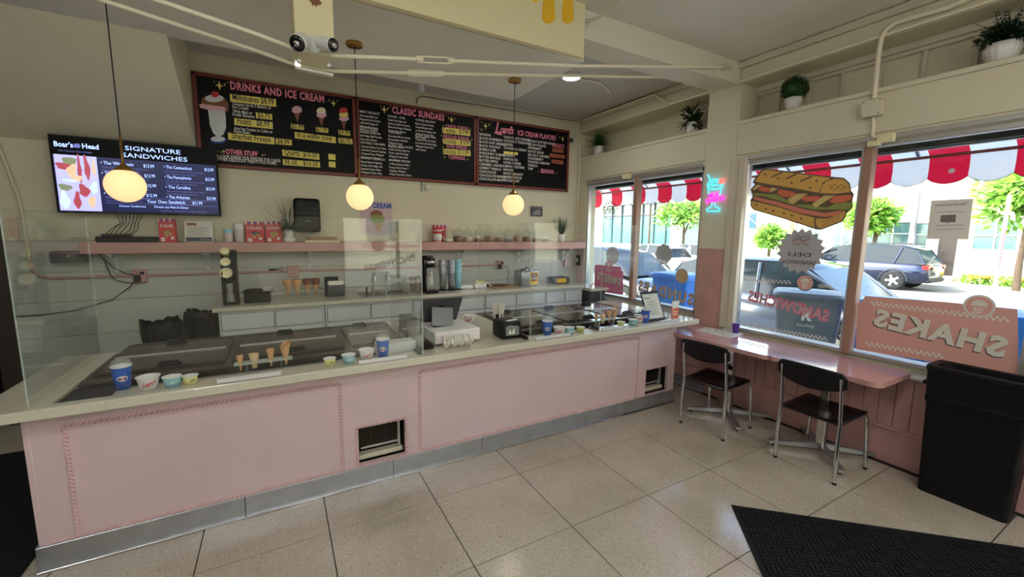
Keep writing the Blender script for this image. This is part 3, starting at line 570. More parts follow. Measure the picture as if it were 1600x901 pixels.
W_ = x1-x0; H_ = z1-z0
def SP(a, b): return (x0+a*W_, z0+b*H_)
s_ = MB()
s_.box((x0+.01, SY, z0+.012), (x1-.01, SY+.003, z1-.01), 0)
s_.prism([SP(.015, .03), SP(.985, .03), SP(.985, .75), SP(.015, .75)], 'y', SY, SY-.0006, 1)
s_.prism([SP(.02, .03), SP(.25, .03), SP(.25, .75), SP(.02, .75)], 'y', SY-.0006, SY-.0012, 5)
rr = random.Random(11)
for k, (a, b, w__, h__, mi) in enumerate(((.1, .66, .035, .08, 6), (.07, .6, .05, .05, 4), (.19, .6, .016, .15, 4), (.15, .58, .012, .16, 4), (.23, .6, .01, .1, 7), (.11, .55, .028, .09, 7), (.13, .45, .03, .05, 7), (.06, .33, .035, .05, 6), (.16, .3, .03, .08, 4), (.05, .17, .025, .1, 2), (.12, .17, .02, .1, 4), (.22, .34, .02, .08, 2), (.2, .15, .02, .09, 7), (.09, .42, .04, .02, 2), (.17, .48, .012, .06, 5))):
    s_.prism([(SP(a+w__*math.cos(q)*(1+.3*math.sin(3*q+k)), b+h__*math.sin(q)*(1+.25*math.cos(2*q+k)))) for q in [2*PI*j/14 for j in range(14)]], 'y', SY-.0012-.0001*k, SY-.0014-.0001*k, mi)
def st(tx, a, b, w, h, mi=2, bold=0.): put_text(s_, tx, (x0+a*W_, SY-.001, z0+b*H_), (1, 0, 0), (0, -1, 0), width=w*W_, h=h*H_, mi=mi, bold=bold)
st('Boar\u2019s', .03, .85, .1, .062, bold=.02); st('Head', .18, .85, .09, .06, bold=.02); st('FINE CHICAGO DELICATESSEN', .05, .79, .18, .018, 3)
s_.prism([SP(.135, .85), SP(.165, .85), (SP(.172, .88)), SP(.16, .905), SP(.14, .9), SP(.13, .875)], 'y', SY-.001, SY-.0016, 3)
st('SIGNATURE', .42, .87, .34, .058, bold=.0); st('SANDWICHES', .4, .775, .4, .058, bold=.0)
for k, nme in enumerate(('The Wisconsin', 'The Missouri', 'The Michigan', 'The Texas')):
    b = .66-k*.135; st('\u2022 '+nme, .27, b, .17 if k else .19, .042); st('$12.99', .52, b-.005, .065, .042)
    for j in range(2): st('lorem'[:0]+'Turkey breast, cheese, lettuce, tomato, onion'[:44-8*j], .275, b-.045-.038*j, .27-.05*j, .018, 3)
for k, nme in enumerate(('The Connecticut', 'The Pennsylvania', 'The Carolina', 'The Arkansas')):
    b = .66-k*.14; st('\u2022 '+nme, .645, b, .18-.01*k, .042); st('$12.99', .91, b, .06, .042)
    for j in range(2): st('Ham, roast beef, cheese, pickles and mustard'[:44-8*j], .65, b-.045-.038*j, .25-.05*j, .018, 3)
st('Your Own Sandwich', .52, .165, .24, .045); st('$11.99', .81, .165, .065, .045); st('Choose any Meat & Cheese', .56, .1, .22, .03); st('Choose Condiments', .35, .1, .16, .025); st('Lettuce, tomato, onion, pickle', .6, .05, .3, .018, 3)
for b in (.225, .145): s_.prism([SP(.27, b), SP(.98, b), SP(.98, b+.004), SP(.27, b+.004)], 'y', SY-.001, SY-.0014, 3)
s_.build('display', [M['scr_black'], M['scr_blue'], M['scr_text'], M['scr_dim'], M['scr_red'], M['scr_lil'], M['scr_green'], M['scr_tan']], t, world=True)

# ================================================================ back shelf
t = thing('wall_shelf', 'long pink wooden shelf along the back wall on metal brackets', 'shelf', (1, BY-.05, 1.55))
MB().box((-1.45, 4.84, 1.555), (3.94, BY-.012, 1.575), bev=.003).build('shelf_board', M['pink_dark'], t, world=True)
MB().box((-1.45, 4.835, 1.48), (3.94, 4.855, 1.572), bev=.003).build('front_rail', M['pink_dark'], t, world=True)
MB().box((-1.45, 5.06, 1.46), (3.94, BY-.013, 1.554), bev=.003).build('back_cleat', M['pink_dark'], t, world=True)
br = None
for x in (-1.28, -.6, .3, 1.17, 2.05, 2.93, 3.7):
    if br is None:
        b_ = MB().box((-.016, 4.86, 1.464), (.016, 5.06, 1.476)).box((-.016, 5.05, 1.3), (.016, 5.062, 1.476)).box((-.004, 4.9, 1.44), (.004, 5.055, 1.472)).add([(-.005, 4.89, 1.47), (.005, 4.89, 1.47), (.005, 5.055, 1.335), (-.005, 5.055, 1.335), (-.005, 4.915, 1.47), (.005, 4.915, 1.47), (.005, 5.055, 1.36), (-.005, 5.055, 1.36)], [(0, 1, 2, 3), (4, 7, 6, 5), (0, 3, 7, 4), (1, 5, 6, 2), (0, 4, 5, 1), (3, 2, 6, 7)])
        br = o = b_.build('bracket', M['white_cab'], t); o.location = (x-1, -(BY-.05), -1.55)
    else: o = br.copy(); C.objects.link(o); o.parent = t; o.location = (x-1, -(BY-.05), -1.55)
S = 1.575
def shelf_x(u, y=4.97): return on(u, 370, 'y', y).x
# ---- items on the shelf
t = thing('cable_box', 'black cable tray with loose black wires under the screen', 'cable box', (-1.16, 4.98, S))
MB().box((-.2, -.09, 0), (.2, .09, .05), 0, .008).build('tray', M['black'], t); MB().box((-.17, -.07, .05), (.02, .06, .075), 0, .01).build('set_top_box', M['dark_grey'], t)
wv = MB()
for k in range(7): wv.tube([(-.15+.03*k, .0, .07), (-.12+.03*k, .05, .12+.02*math.sin(k)), (-.06+.02*k, .07, .17), (-.08+.03*k, .075, .25)], .003, 6)
wv.build('wires', M['black'], t)
t = thing('wedge', 'orange wooden wedge lying flat at the left end of the shelf', 'block', (-1.37, 4.95, S)); MB().prism([(-.05, 0), (.06, 0), (.06, .006), (-.05, .014)], 'y', -.05, .05).build('block', M['decal_tan'], t)
def carton(u0, u1, v0, label, title, w_y=.07, kind='sugar', yy=4.97):
    x0 = shelf_x(u0, yy-.03); x1 = shelf_x(u1, yy-.03); h = on(u0, v0, 'y', yy-.03).z-S
    t = thing('cone_carton', label, 'carton', ((x0+x1)/2, yy, S), group='red cone cartons on the shelf'); w = x1-x0
    MB().box((-w/2, -.035, 0), (w/2, .035, h), 0, .002).build('box', M['red_ink'], t)
    a = MB(); y = -.035
    for k in range(6): a.prism([(-w/2+w*k/6+.002, h), (-w/2+w*(k+.55)/6, h), (-w/2+w*(k+.55)/6, h*.88), (-w/2+w*(k+.28)/6, h*.85), (-w/2+w*k/6+.002, h*.88)], 'y', y, y-.001, 1 if k % 2 else 2)
    put_text(a, title, (-w*.4, y, h*.63), (1, 0, 0), (0, -1, 0), width=w*.8, h=h*.13, mi=0, bold=.02)
    for j, (cx, cz) in enumerate(((-.12, .42), (.05, .46), (.2, .4), (-.02, .34))):
        a.prism([(w*(cx-.1), h*cz), (w*(cx+.1), h*cz), (w*cx, h*(cz-.2))], 'y', y, y-.001-.0002*j, 3); a.prism([(w*(cx+.11*math.cos(q)), h*cz+w*.1*math.sin(q)) for q in [PI*i/6 for i in range(7)]], 'y', y, y-.0012-.0002*j, 4)
    a.prism([(-w*.4, h*.04), (-w*.16, h*.04), (-w*.16, h*.2), (-w*.4, h*.2)], 'y', y, y-.001, 0); a.prism([(w*.2, h*.12), (w*.38, h*.12), (w*.38, h*.24), (w*.2, h*.24)], 'y', y, y-.001, 0)
    a.build('printed_front', [M['white_ink'], M['blue_ink'], M['white'], M['waffle'], M['decal_green' if kind == 'sugar' else 'navy_ink']], t)
carton(249, 275, 341, 'narrow red sugar cone carton standing alone under the screen', 'SUGAR'); carton(384, 413, 346, 'wide red color cups carton beside the white vase cartons', 'COLOR', kind='c'); carton(415.5, 440, 346, 'narrow red sugar cone carton next to the white vase', 'SUGAR')
q = shelf_x(310)
t = thing('notice_stand', 'white printed notice with small photos leaning on the shelf', 'notice', (q, 5.0, S)); xf = Matrix.Rotation(-.22, 4, 'X')
MB().box((-.11, -.004, 0), (.11, .004, .2), 0, .001, xf=xf).build('sheet', M['paper'], t)
a = MB(); a.box((-.09, -.0055, .16), (-.015, -.004, .185), 0, xf=xf).box((-.1, -.0055, .006), (.1, -.004, .045), 1, xf=xf).box((.005, -.006, .015), (.09, -.005, .032), 2, xf=xf)
for k in range(8): a.box((-.09, -.0055, .06+.012*k), (.09-.02*(k % 3), -.004, .063+.012*k), 2, xf=xf)
a.build('print', [M['brown_ink'], M['navy_ink'], M['grey_ink']], t)
def cupstack(u, h, r, mt, label, rim, n=8):
    t = thing('cup_stack', label, 'cup stack', (shelf_x(u), 4.97, S)); pr = [(0, 0), (r*.85, 0)]
    pr += [(r*.86, h*.5), (r*.88, h*.8)]
    a = MB(); a.lathe([(0, 0), (r*.86, 0), (r, h*.72), (r*1.05, h*.73)], 24)
    a.build('cup', M[mt], t); b = MB()
    for k in range(n): z = h*.73+k*(h*.27/n); b.lathe([(r*1.02, z), (r*1.07, z+h*.01), (r*1.02, z+h*.02)], 24)
    b.lathe([(r*1.03, h*.73), (r*1.03, h), (0, h)], 24)
    b.build('nested_rims', M[rim], t)
cupstack(357, .125, .04, 'cup_white', 'short stack of pale cups with a light blue upper cup', 'cup_light'); cupstack(374.5, .18, .043, 'cup_white', 'taller stack of cream paper cups beside the red cartons', 'cup_white')
def leafblade(mb, base, d, L, wd, bend, mi=0, seg=4):
    base = Vector(base); d = Vector(d).normalized(); sd = d.cross(Vector((0, 0, 1)))
    sd = sd.normalized() if sd.length > .01 else Vector((1, 0, 0)); V = []; p = base.copy(); dd = d.copy()
    for k in range(seg+1):
        ww = wd*(1-(k/seg)**1.5)*.5+.0003; V += [tuple(p-sd*ww), tuple(p+sd*ww)]; dd = (dd+Vector((d.x*.4, d.y*.4, -bend))/seg*1.2).normalized(); p = p+dd*(L/seg)
    mb.add(V, [(2*k, 2*k+1, 2*k+3, 2*k+2) for k in range(seg)], mi, True)
def grass(mb, c, n, L, spread, wd=.006, bend=.8, seed=1):
    r = random.Random(seed)
    for k in range(n):
        a = r.random()*2*PI; e = r.random()**.7*spread; leafblade(mb, (c[0]+.012*math.cos(a), c[1]+.012*math.sin(a), c[2]), (math.cos(a)*e, math.sin(a)*e, 1), L*(.6+.5*r.random()), wd, bend*r.random())
x = shelf_x(452)
t = thing('grass_plant', 'arching green grass plant in a stacked round white vase', 'plant', (x, 4.96, S))
MB().lathe([(0, 0), (.045, 0), (.056, .015), (.056, .04), (.04, .058), (.036, .075), (.045, .085), (.045, .115), (.036, .13), (.034, .14), (.03, .13), (0, .12)], 28).build('vase', M['white_pot'], t)
g = MB(); grass(g, (0, 0, .12), 120, .36, 2.0, .008, 1.7, 3); g.v = [(max(-.3, min(.24, q[0])), min(q[1], -.04 if q[0] > .08 else .12), max(q[2], .1)) for q in g.v]; g.build('leaves', M['leaf_dark'], t)['kind'] = 'stuff'
x = shelf_x(876)
t = thing('grass_plant', 'upright dense green grass plant in a small white pot by the corner', 'plant', (x, 4.96, S))
MB().lathe([(0, 0), (.045, 0), (.055, .11), (.05, .11), (.045, .09), (0, .09)], 24).build('pot', M['white_pot'], t)
g = MB(); grass(g, (0, 0, .09), 130, .3, .55, .008, .35, 9); g.v = [(q[0], min(q[1], .12), q[2]) for q in g.v]; g.build('leaves', M['leaf'], t)['kind'] = 'stuff'
t = thing('towel_dispenser', 'large black paper towel dispenser mounted above the shelf', 'dispenser', (.295, 5.0, 1.68))
MB().box((-.125, -.08, 0), (.125, .085, .35), 0, .03, 3).build('case', M['black'], t); MB().box((-.12, -.084, .19), (.12, -.078, .195)).build('seam', M['dark_grey'], t)
a = MB(); put_text(a, 'tork', (-.03, -.081, .11), (1, 0, 0), (0, -1, 0), width=.05, h=.014); a.build('badge', M['white_ink'], t)
x = shelf_x(502)
t = thing('serving_tray', 'cream tray with a flat brown box and clear lids on the shelf', 'tray', (x, 4.93, S))
MB().box((-.17, -.08, 0), (.17, .09, .02), 0, .006).build('tray', M['cream_ink'], t); MB().box((-.13, -.06, .02), (.15, .07, .055), 0, .004).build('flat_box', M['wood'], t)
MB().box((-.15, -.05, .056), (.05, .06, .085), 0, .012, 2).build('clear_lids', M['clear'], t)
t = tag(MB().box((.845, BY-.016, 1.72), (1.21, BY-.012, 2.04)).build('w', M['paper']), 'pale poster with ice cream cone and blue heading on the back wall', 'poster'); bpy.data.objects.remove(t)
D('poster_pink', (196, 172, 172), .6)
t = thing('poster', 'pale pink ice cream poster with blue heading behind the middle globe', 'poster', (1.03, BY-.013, 1.72))
MB().box((.85, BY-.018, 1.66), (1.21, BY-.012, 2.04)).build('sheet', M['poster_pink'], t, world=True)
a = MB(); put_text(a, 'ICE CREAM', (.87, BY-.018, 1.965), (1, 0, 0), (0, -1, 0), width=.33, h=.055, bold=.04)
a.prism([(1.03+.07*math.cos(q), 1.89+.05*math.sin(q)) for q in [2*PI*i/20 for i in range(20)]], 'y', BY-.018, BY-.019, 1); a.prism([(1.04+.085*math.cos(q), 1.84+.05*math.sin(q)) for q in [2*PI*i/20 for i in range(20)]], 'y', BY-.018, BY-.0192, 2); a.prism([(.97, 1.81), (1.12, 1.81), (1.05, 1.68)], 'y', BY-.018, BY-.0188, 3)
a.build('print', [M['blue_ink'], M['brown_ink'], M['decal_green'], M['waffle']], t, world=True)
x = shelf_x(682)
t = thing('malt_canister', 'white canister with red label bands and red lid on the shelf', 'canister', (x, 4.93, S))
MB().lathe([(0, 0), (.05, 0), (.05, .145), (0, .145)], 28).build('body', M['white'], t); MB().lathe([(.051, .1), (.0515, .1), (.0515, .13), (.051, .13)], 28).lathe([(.0515, .01), (.0515, .02)], 28).lathe([(.052, .148), (.052, .158), (0, .158)], 28).lathe([(.052, .148), (0, .148)], 28).build('red_bands', M['red_ink'], t)
carton(679, 697, 351, 'red and blue striped carton standing behind the white canister', 'CUPS', kind='c', yy=5.04)
jr = None
cols = ['cream_ink', 'choc', 'decal_tan', 'brown_ink', 'choc', 'brown_ink', 'tablet_grey', 'wood', 'choc', 'wood', 'choc']
for k, u in enumerate((700, 716, 731, 748, 763.5, 779.5, 794.5, 809, 823, 838, 852)):
    x = shelf_x(u, 4.95)
    nm = ('leftmost of the glass jars, pale filling, next to the white canister', 'second glass jar from the canister, dark brown filling', 'third glass jar from the canister, orange brown filling', 'fourth glass jar from the canister, brown filling', 'fifth glass jar from the canister, dark brown chips', 'sixth glass jar from the canister, low brown filling', 'seventh glass jar from the canister, grey cookies', 'eighth glass jar from the canister, tan crumbs', 'ninth glass jar from the canister, chocolate pieces', 'tenth glass jar from the canister, tan filling', 'glass jar nearest the grass plant, dark filling')[k]
    if jr is None:
        jr = t = thing('glass_jar', nm, 'jar', (x, 4.95, S), group='glass topping jars on the shelf')
        MB().lathe([(0, 0), (.056, 0), (.06, .01), (.06, .115), (.045, .135), (.045, .14)], 24).build('jar', M['jar_glass'], t)
        MB().lathe([(.05, .14), (.05, .15), (.022, .16), (.008, .165), (.016, .18), (.014, .19), (0, .192)], 20).build('lid', M['jar_glass'], t)
    else: t = dup(jr, (x, 4.95, S), label=nm); [bpy.data.objects.remove(c) for c in list(t.children) if c.name.startswith('filling')]
    hf = .03+.05*((k*37 % 10)/10)
    MB().lathe([(0, .003), (.052, .003), (.056, .01), (.056, hf), (.03, hf+.012), (0, hf+.004)], 18).build('filling', M[cols[k]], t)
t = thing('photo_card', 'small dark photo card on the wall left of the corner plant', 'picture', (3.235, BY-.013, 1.93))
MB().box((-.1, -.006, 0), (.1, .0, .14), 0, .001).build('card', M['dark_grey'], t); MB().prism([(-.07, .02), (.06, .02), (.07, .08), (.02, .1), (-.05, .07)], 'y', -.006, -.0068).prism([(-.09, .115), (.09, .115), (.09, .125), (-.09, .125)], 'y', -.006, -.0068).build('picture', M['tablet_grey'], t)
t = thing('thermostat', 'round cream thermostat under the middle menu board', 'thermostat', (1.63, BY-.01, 2.24))
MB().box((-.05, -.025, -.055), (-.03, .01, .055), 0, .003).build('bracket', M['steel'], t); MB().lathe([(0, .03), (.035, .028), (.042, .015), (.042, -.01)], 28, xf=Matrix.Translation((.01, 0, 0)) @ Matrix.Rotation(PI/2, 4, 'X')).build('dial', M['cream'], t)
pipe([(-1.93, BY-.03, 2.4), (-1.89, BY-.03, 2.2), (-1.84, BY-.03, 1.9), (-1.83, BY-.03, 1.42)], .013, 'wall-coloured conduit coming down the left end of the back wall', 'cream')
pipe([(-1.83, BY-.03, 1.42), (-1.825, BY-.03, 1.34), (-1.79, BY-.03, 1.285), (-1.72, BY-.03, 1.264), (-1.2, BY-.03, 1.262), (2.6, BY-.03, 1.262)], .011, 'pink conduit running low along the back wall under the shelf', 'pink_dark')
def outlet(x, label, m='pink_dark', plug=False):
    t = thing('wall_outlet', label, 'outlet', (x, BY-.012, 1.262)); MB().box((-.05, -.045, -.06), (.05, 0, .06), 0, .006).build('box', M[m], t)
    a = MB()
    for s in (-1, 1):
        for d in (-1, 1): a.box((d*.012-.003, -.048, s*.025-.008), (d*.012+.003, -.044, s*.025+.008))
    a.build('sockets', M['dark_brown'], t)
    if plug: MB().box((-.035, -.075, -.05), (.01, -.046, .01), 0, .004).box((.01, -.07, .015), (.04, -.046, .04), 0, .004).build('plug', M['black'], t)
outlet(-1.13, 'pink outlet with black plugs on the left of the back wall', plug=True); outlet(.135, 'pink outlet on the back wall above the cones'); outlet(2.64, 'pink outlet on the back wall beside the fudge warmer', plug=True); outlet(3.78, 'pink outlet near the room corner', 'pink')
def wire(pts, label, r=.004, m='black'): return pipe(pts, r, label, m, 'power_cord', 'cord')
wire([(-1.4, 5.06, 1.5), (-1.36, 5.05, 1.42), (-1.3, 5.05, 1.34), (-1.22, 5.04, 1.29), (-1.16, 5.03, 1.275)], 'black cord looping from the shelf bracket to the left outlet')
wire([(-1.15, 5.03, 1.24), (-1.2, 5.05, 1.17), (-1.34, 5.07, 1.05), (-1.6, 5.07, .97), (-1.8, 5.07, .95), (-1.96, 5.07, .95)], 'long thin black cord sagging left from the left outlet')
o = wire([(-1.36, 5.06, 1.4), (-1.33, 5.06, 1.27), (-1.3, 5.06, 1.23), (-1.22, 5.06, 1.2), (-1.14, 5.03, 1.2)], 'black adapter cord with a switch left of the left outlet')
t = thing('wall_bracket_box', 'dark grey box hanging under the left end of the shelf', 'box', (-1.55, 5.0, 1.4)); MB().box((-.12, -.06, 0), (.1, .08, .1), 0, .008).build('case', M['dark_grey'], t); MB().lathe([(0, .002), (.01, 0)], 12, xf=Matrix.Translation((0, -.062, .06)) @ Matrix.Rotation(PI/2, 4, 'X')).build('badge', M['alu'], t)
o = tag(MB().tube([(-.09, BY-.05, 1.285), (-.02, BY-.05, 1.285)], .01, 10).tube([(-.02, BY-.05, 1.285), (.0, BY-.05, 1.288)], .005, 8).tube([(.02+.018*math.cos(a), BY-.05, 1.285+.018*math.sin(a)) for a in [2*PI*k/12 for k in range(12)]], .003, 6, closed=True).build('peeler', M['black'], loc=(-.05, BY-.05, 1.285)), 'black handled peeler resting on the pink conduit', 'peeler')

# ================================================================ front service counter
FY = 2.77
t = thing('service_counter', 'long pink service counter with rope moulding panels and steel kick plate', 'counter', (1.2, 2.9, 0))
b = MB(); yb = FY
def face(x0, x1, z0, z1): b.box((x0, FY, z0), (x1, FY+.03, z1))
face(-1.1, .40, .13, .81); face(.40, .71, .13, .15); face(.40, .71, .405, .81); face(.71, 3.05, .13, .81); face(3.05, 3.36, .395, .81); face(3.05, 3.36, .13, .136); face(3.36, 3.45, .13, .81)
b.build('front_panel', M['pink'], t, world=True)
MB().box((-1.1, FY+.0301, .0), (-1.06, 3.7, .81), 0, .003).build('end_panel', M['pink'], t, world=True)
MB().box((-1.108, FY-.004, .13), (-1.085, FY+.03, .81), 0, .003).build('corner_strip', M['pink'], t, world=True)
MB().box((3.41, FY+.0301, 0), (3.45, 4.0, .81), 0, .003).build('end_panel', M['pink'], t, world=True)
xs_ = [-1.12, -.25, .62, 1.3, 2.2, 2.75, 3.46]
for k in range(6):
    MB().box((xs_[k]+.001, FY-.014, .0), (xs_[k+1]-.001, FY, .135), 0, .003).build('kick_plate', M['steel'], t, world=True)
MB().box((-1.12, FY-.03, 0), (3.46, FY-.014, .014), 0, .003).build('kick_lip', M['chrome'], t, world=True)
MB().box((-1.12, FY, 0), (-1.105, 3.6, .135)).build('kick_plate', M['steel'], t, world=True)
def rope(pts, closed, r, nm='rope_moulding'):
    mb = MB(); n = 8
    P = [Vector(p) for p in pts]+([Vector(pts[0])] if closed else [])
    for a, c in zip(P[:-1], P[1:]):
        L = (c-a).length; U = (c-a)/L; N1 = Vector((0, -1, 0)); N2 = U.cross(N1); st = max(2, int(L/.003)); V = []
        for i in range(st+1):
            p = a+U*(L*i/st); tw = 2*PI*(L*i/st)/.022
            for k in range(n):
                an = PI*(k/(n-1))                     # half round, two-start twist
                rr = r*(1+.42*math.cos(2*(an)-tw*1.0)); V.append(tuple(p+(N1*math.sin(an)+N2*math.cos(an))*rr))
        mb.add(V, [(i*n+k, i*n+k+1, (i+1)*n+k+1, (i+1)*n+k) for i in range(st) for k in range(n-1)], 0, False)
    return mb.build(nm, M['pink_rope'], t, world=True)
D('pink_rope', (206, 172, 174), .5)
def rect(x0, x1, z0, z1): return [(x0, FY, z0), (x0, FY, z1), (x1, FY, z1), (x1, FY, z0)]
rope(rect(-.962, .3, .142, .735), True, .0098); rope(rect(.82, 2.93, .142, .735), True, .0098); rope(rect(.39, .72, .14, .415), True, .0085); rope(rect(3.045, 3.365, .139, .4), True, .005)
rope([(-1.1, FY, .138), (3.45, FY, .138)], False, .006)
MB().box((3.36, FY-.004, .13), (3.45, FY+.001, .81), 0, .002).build('end_stile', M['pink'], t, world=True)
for i, (x0, x1, z0, z1) in enumerate(((.405, .705, .155, .402), (3.06, 3.355, .15, .39))):
    MB().box((x0-.02, FY+.22, z0-.04), (x1+.02, FY+.23, z1+.03)).box((x0-.015, FY+.03, z0-.02), (x0-.005, FY+.22, z1+.02)).box((x1+.005, FY+.03, z0-.02), (x1+.015, FY+.22, z1+.02)).box((x0-.02, FY+.03, z1+.005), (x1+.02, FY+.22, z1+.02)).build('vent_recess', M['dark_void'], t, world=True)
    MB().box((x0, FY+.05, z0-.003), (x1, FY+.12, z0+.03), 0, .006).build('vent_sill', M['trim_cream'], t, world=True)
    MB().box((x0+.02, FY+.085, z0+.055), (x1-.02, FY+.1, z0+.07), 0, .003).build('grille_rail', M['alu'], t, world=True)
    MB().box((x1-.03, FY+.07, z0+.03), (x1-.012, FY+.1, z1), 0, .003).build('grille_post', M['alu'], t, world=True)
    sl0 = None
    for k in range(12):
        if sl0 is None: sl0 = o = MB().box((x0, 0, 0), (x1-.03, .012, .003)).build('slat', M['dark_steel'], t)
        else: o = sl0.copy(); C.objects.link(o); o.parent = t
        o.location = (-1.2, FY+.09-2.9, z0+.08+.0145*k)
    for f_ in (.3, .62): MB().box((x0+(x1-x0)*f_, FY+.086, z0+.07), (x0+(x1-x0)*f_+.005, FY+.09, z1)).build('upright', M['dark_steel'], t, world=True)
# countertop slab: front ledge, till area and end strips
TZ0, TZ = .815, .866
t = thing('countertop', 'cream stone slab countertop wrapping around the dipping freezers', 'countertop', (1.2, 2.9, TZ0))
poly = [(-1.26, 2.66), (3.64, 2.66), (3.64, 3.95), (3.42, 3.95), (3.42, 2.83), (1.75, 2.83), (1.75, 3.95), (.84, 3.95), (.84, 2.83), (-.77, 2.83), (-.77, 2.735), (-.985, 2.735), (-.985, 3.72), (-1.26, 3.72)]
sb = MB(); sb.prism(poly, 'z', TZ0, TZ)
o = sb.build('slab', M['slab'], t, world=True); bv = o.modifiers.new('b', 'BEVEL'); bv.width = .006; bv.segments = 2; bv.limit_method = 'ANGLE'
# dipping freezers
def freezer(x0, x1, y0, y1, label, lids, gap_side=None):
    t = thing('dipping_freezer', label, 'freezer', ((x0+x1)/2, (y0+y1)/2, 0), group='dipping freezers behind the counter')
    MB().box((x0, y0, .06), (x1, y1, .8), 0, .01).build('body', M['steel'], t, world=True)
    MB().box((x0, y0, .8), (x1, y1, .862), 0, .006).build('top', M['dark_steel'], t, world=True)
    MB().box((x0+.05, y0+.05, 0), (x1-.05, y1-.05, .06)).build('plinth', M['black'], t, world=True)
    MB().box((x0, y0+.0, .79), (x1, y0+.03, .874), 0, .006).build('front_rim', M['dark_steel'], t, world=True)
    MB().box((max(x0, -.76), y0-.165, .79), (x1, y0-.002, .825), 0, .004).build('front_ledge', M['tablet_grey'], t, world=True)
    for a, c in lids:
        h = (y0+y1)/2
        for s in (-1, 1):
            l = MB().box((a, h+(.008 if s > 0 else -.34), .864), (c, h+(.34 if s > 0 else -.008), .878), 0, .005).build('lid', M['lid_steel' if x0 > 1 else 'dark_steel'], t, world=True)
            mx = (a+c)/2+s*(-.03); yy = h+s*.3
            MB().box((mx-.06, yy-.022, .878), (mx+.06, yy+.022, .892), 0, .005).box((mx-.05, yy-.014, .892), (mx+.05, yy+.014, .905), 0, .005).build('handle', M['black'], l, world=False)
            l.children[0].matrix_basis.translation = -Vector(t.location)
            MB().box((a+.004, h-s*0+s*.332, .8785), (c-.004, h+s*.338, .881)).build('edge_seal', M['black'], l).matrix_basis.translation = -Vector(t.location)
        MB().box((a+.02, h-.009, .868), (c-.02, h+.009, .888), 0, .003).build('hinge', M['alu'], t, world=True)
    return t
freezer(-.97, .83, 3.0, 3.93, 'left dipping freezer with three pairs of dark steel lids', ((-.955, -.33), (-.29, .385), (.435, .79)))
freezer(1.76, 3.4, 3.0, 3.93, 'right dipping freezer with steel lids shining by the window', ((1.8, 2.32), (2.36, 2.86), (2.9, 3.36)))
tag(MB().box((.56, 2.862, TZ0+.03), (.828, 2.985, .93), 0, .006).build('white_block', M['white_cab'], loc=(.7, 2.9, TZ0+.03)), 'white painted block at the right front corner of the left freezer', 'block')
tag(MB().box((-.975, 2.745, .818), (-.78, 2.985, .84), 0, .006).box((-.983, 2.74, .838), (-.775, 2.99, .85), 0, .004).build('black_tray', M['black'], loc=(-.8, 2.92, .818)), 'black tray sunk behind the ledge at the left end', 'tray')
# acrylic sneeze guards
GY = 2.70
def guard(name, label, pa, pb, z1=1.775, notch=None):
    # upright sheet between two floor points
    a = Vector((pa[0], pa[1], 0)); c = Vector((pb[0], pb[1], 0)); U = (c-a).normalized(); Nn = Vector((-U.y, U.x, 0))*.003; L = (c-a).length
    t = thing(name, label, 'sneeze guard', (a.x, a.y, TZ)); mb = MB()
    def col_(p): return [tuple(p+Nn-a), tuple(p-Nn-a)]
    V = []
    for p in (a, c):
        for z in (0.001, z1-TZ):
            for sg in (1, -1): q = p-a+Nn*sg; V.append((q.x, q.y, z))
    mb.add(V, [(0, 2, 6, 4), (1, 5, 7, 3)])
    mb.build('sheet', M['acrylic'], t)
    e = MB(); e.add(V, [(0, 1, 3, 2), (4, 6, 7, 5), (2, 3, 7, 6), (0, 4, 5, 1)]); e.build('polished_edge', M['acrylic_edge'], t)
    return t, U
def bracket(t, p, d=(0, 1)):
    d = Vector((d[0], d[1], 0)); x = Vector((-d.y, d.x, 0)); mb = MB(); rot = Matrix(((x.x, d.x, 0), (x.y, d.y, 0), (0, 0, 1))).to_4x4(); rot.translation = Vector((p[0], p[1], TZ))-Vector(t.location)
    mb.box((-.012, 0, .001), (.012, .13, .012), 0, .002, xf=rot).box((-.012, 0, .001), (-.006, .12, .03), 0, .002, xf=rot); mb.build('foot_bracket', M['dark_steel'], t)
g, U = guard('sneeze_guard', 'clear acrylic guard along the left freezer, left sheet', (-1.045, GY), (-.105, GY))
g, U = guard('sneeze_guard', 'clear acrylic guard along the left freezer, right sheet', (-.1, GY), (.825, GY)); bracket(g, (.812, GY+.02))
g, U = guard('sneeze_guard', 'clear acrylic end guard at the far left end of the counter', (-1.05, GY+.01), (-1.05, 3.66))
g, U = guard('sneeze_guard', 'clear acrylic return guard left of the till', (.83, GY+.01), (.83, 3.62))
g, U = guard('sneeze_guard', 'clear acrylic return guard right of the till, by the straws', (1.685, GY+.01), (1.685, 3.68)); bracket(g, (1.665, GY+.02))
g, U = guard('sneeze_guard', 'clear acrylic guard along the right freezer, left sheet', (1.69, GY), (2.38, GY))
g, U = guard('sneeze_guard', 'clear acrylic guard along the right freezer, right sheet', (2.385, GY), (3.3, GY)); bracket(g, (2.39, GY+.02))
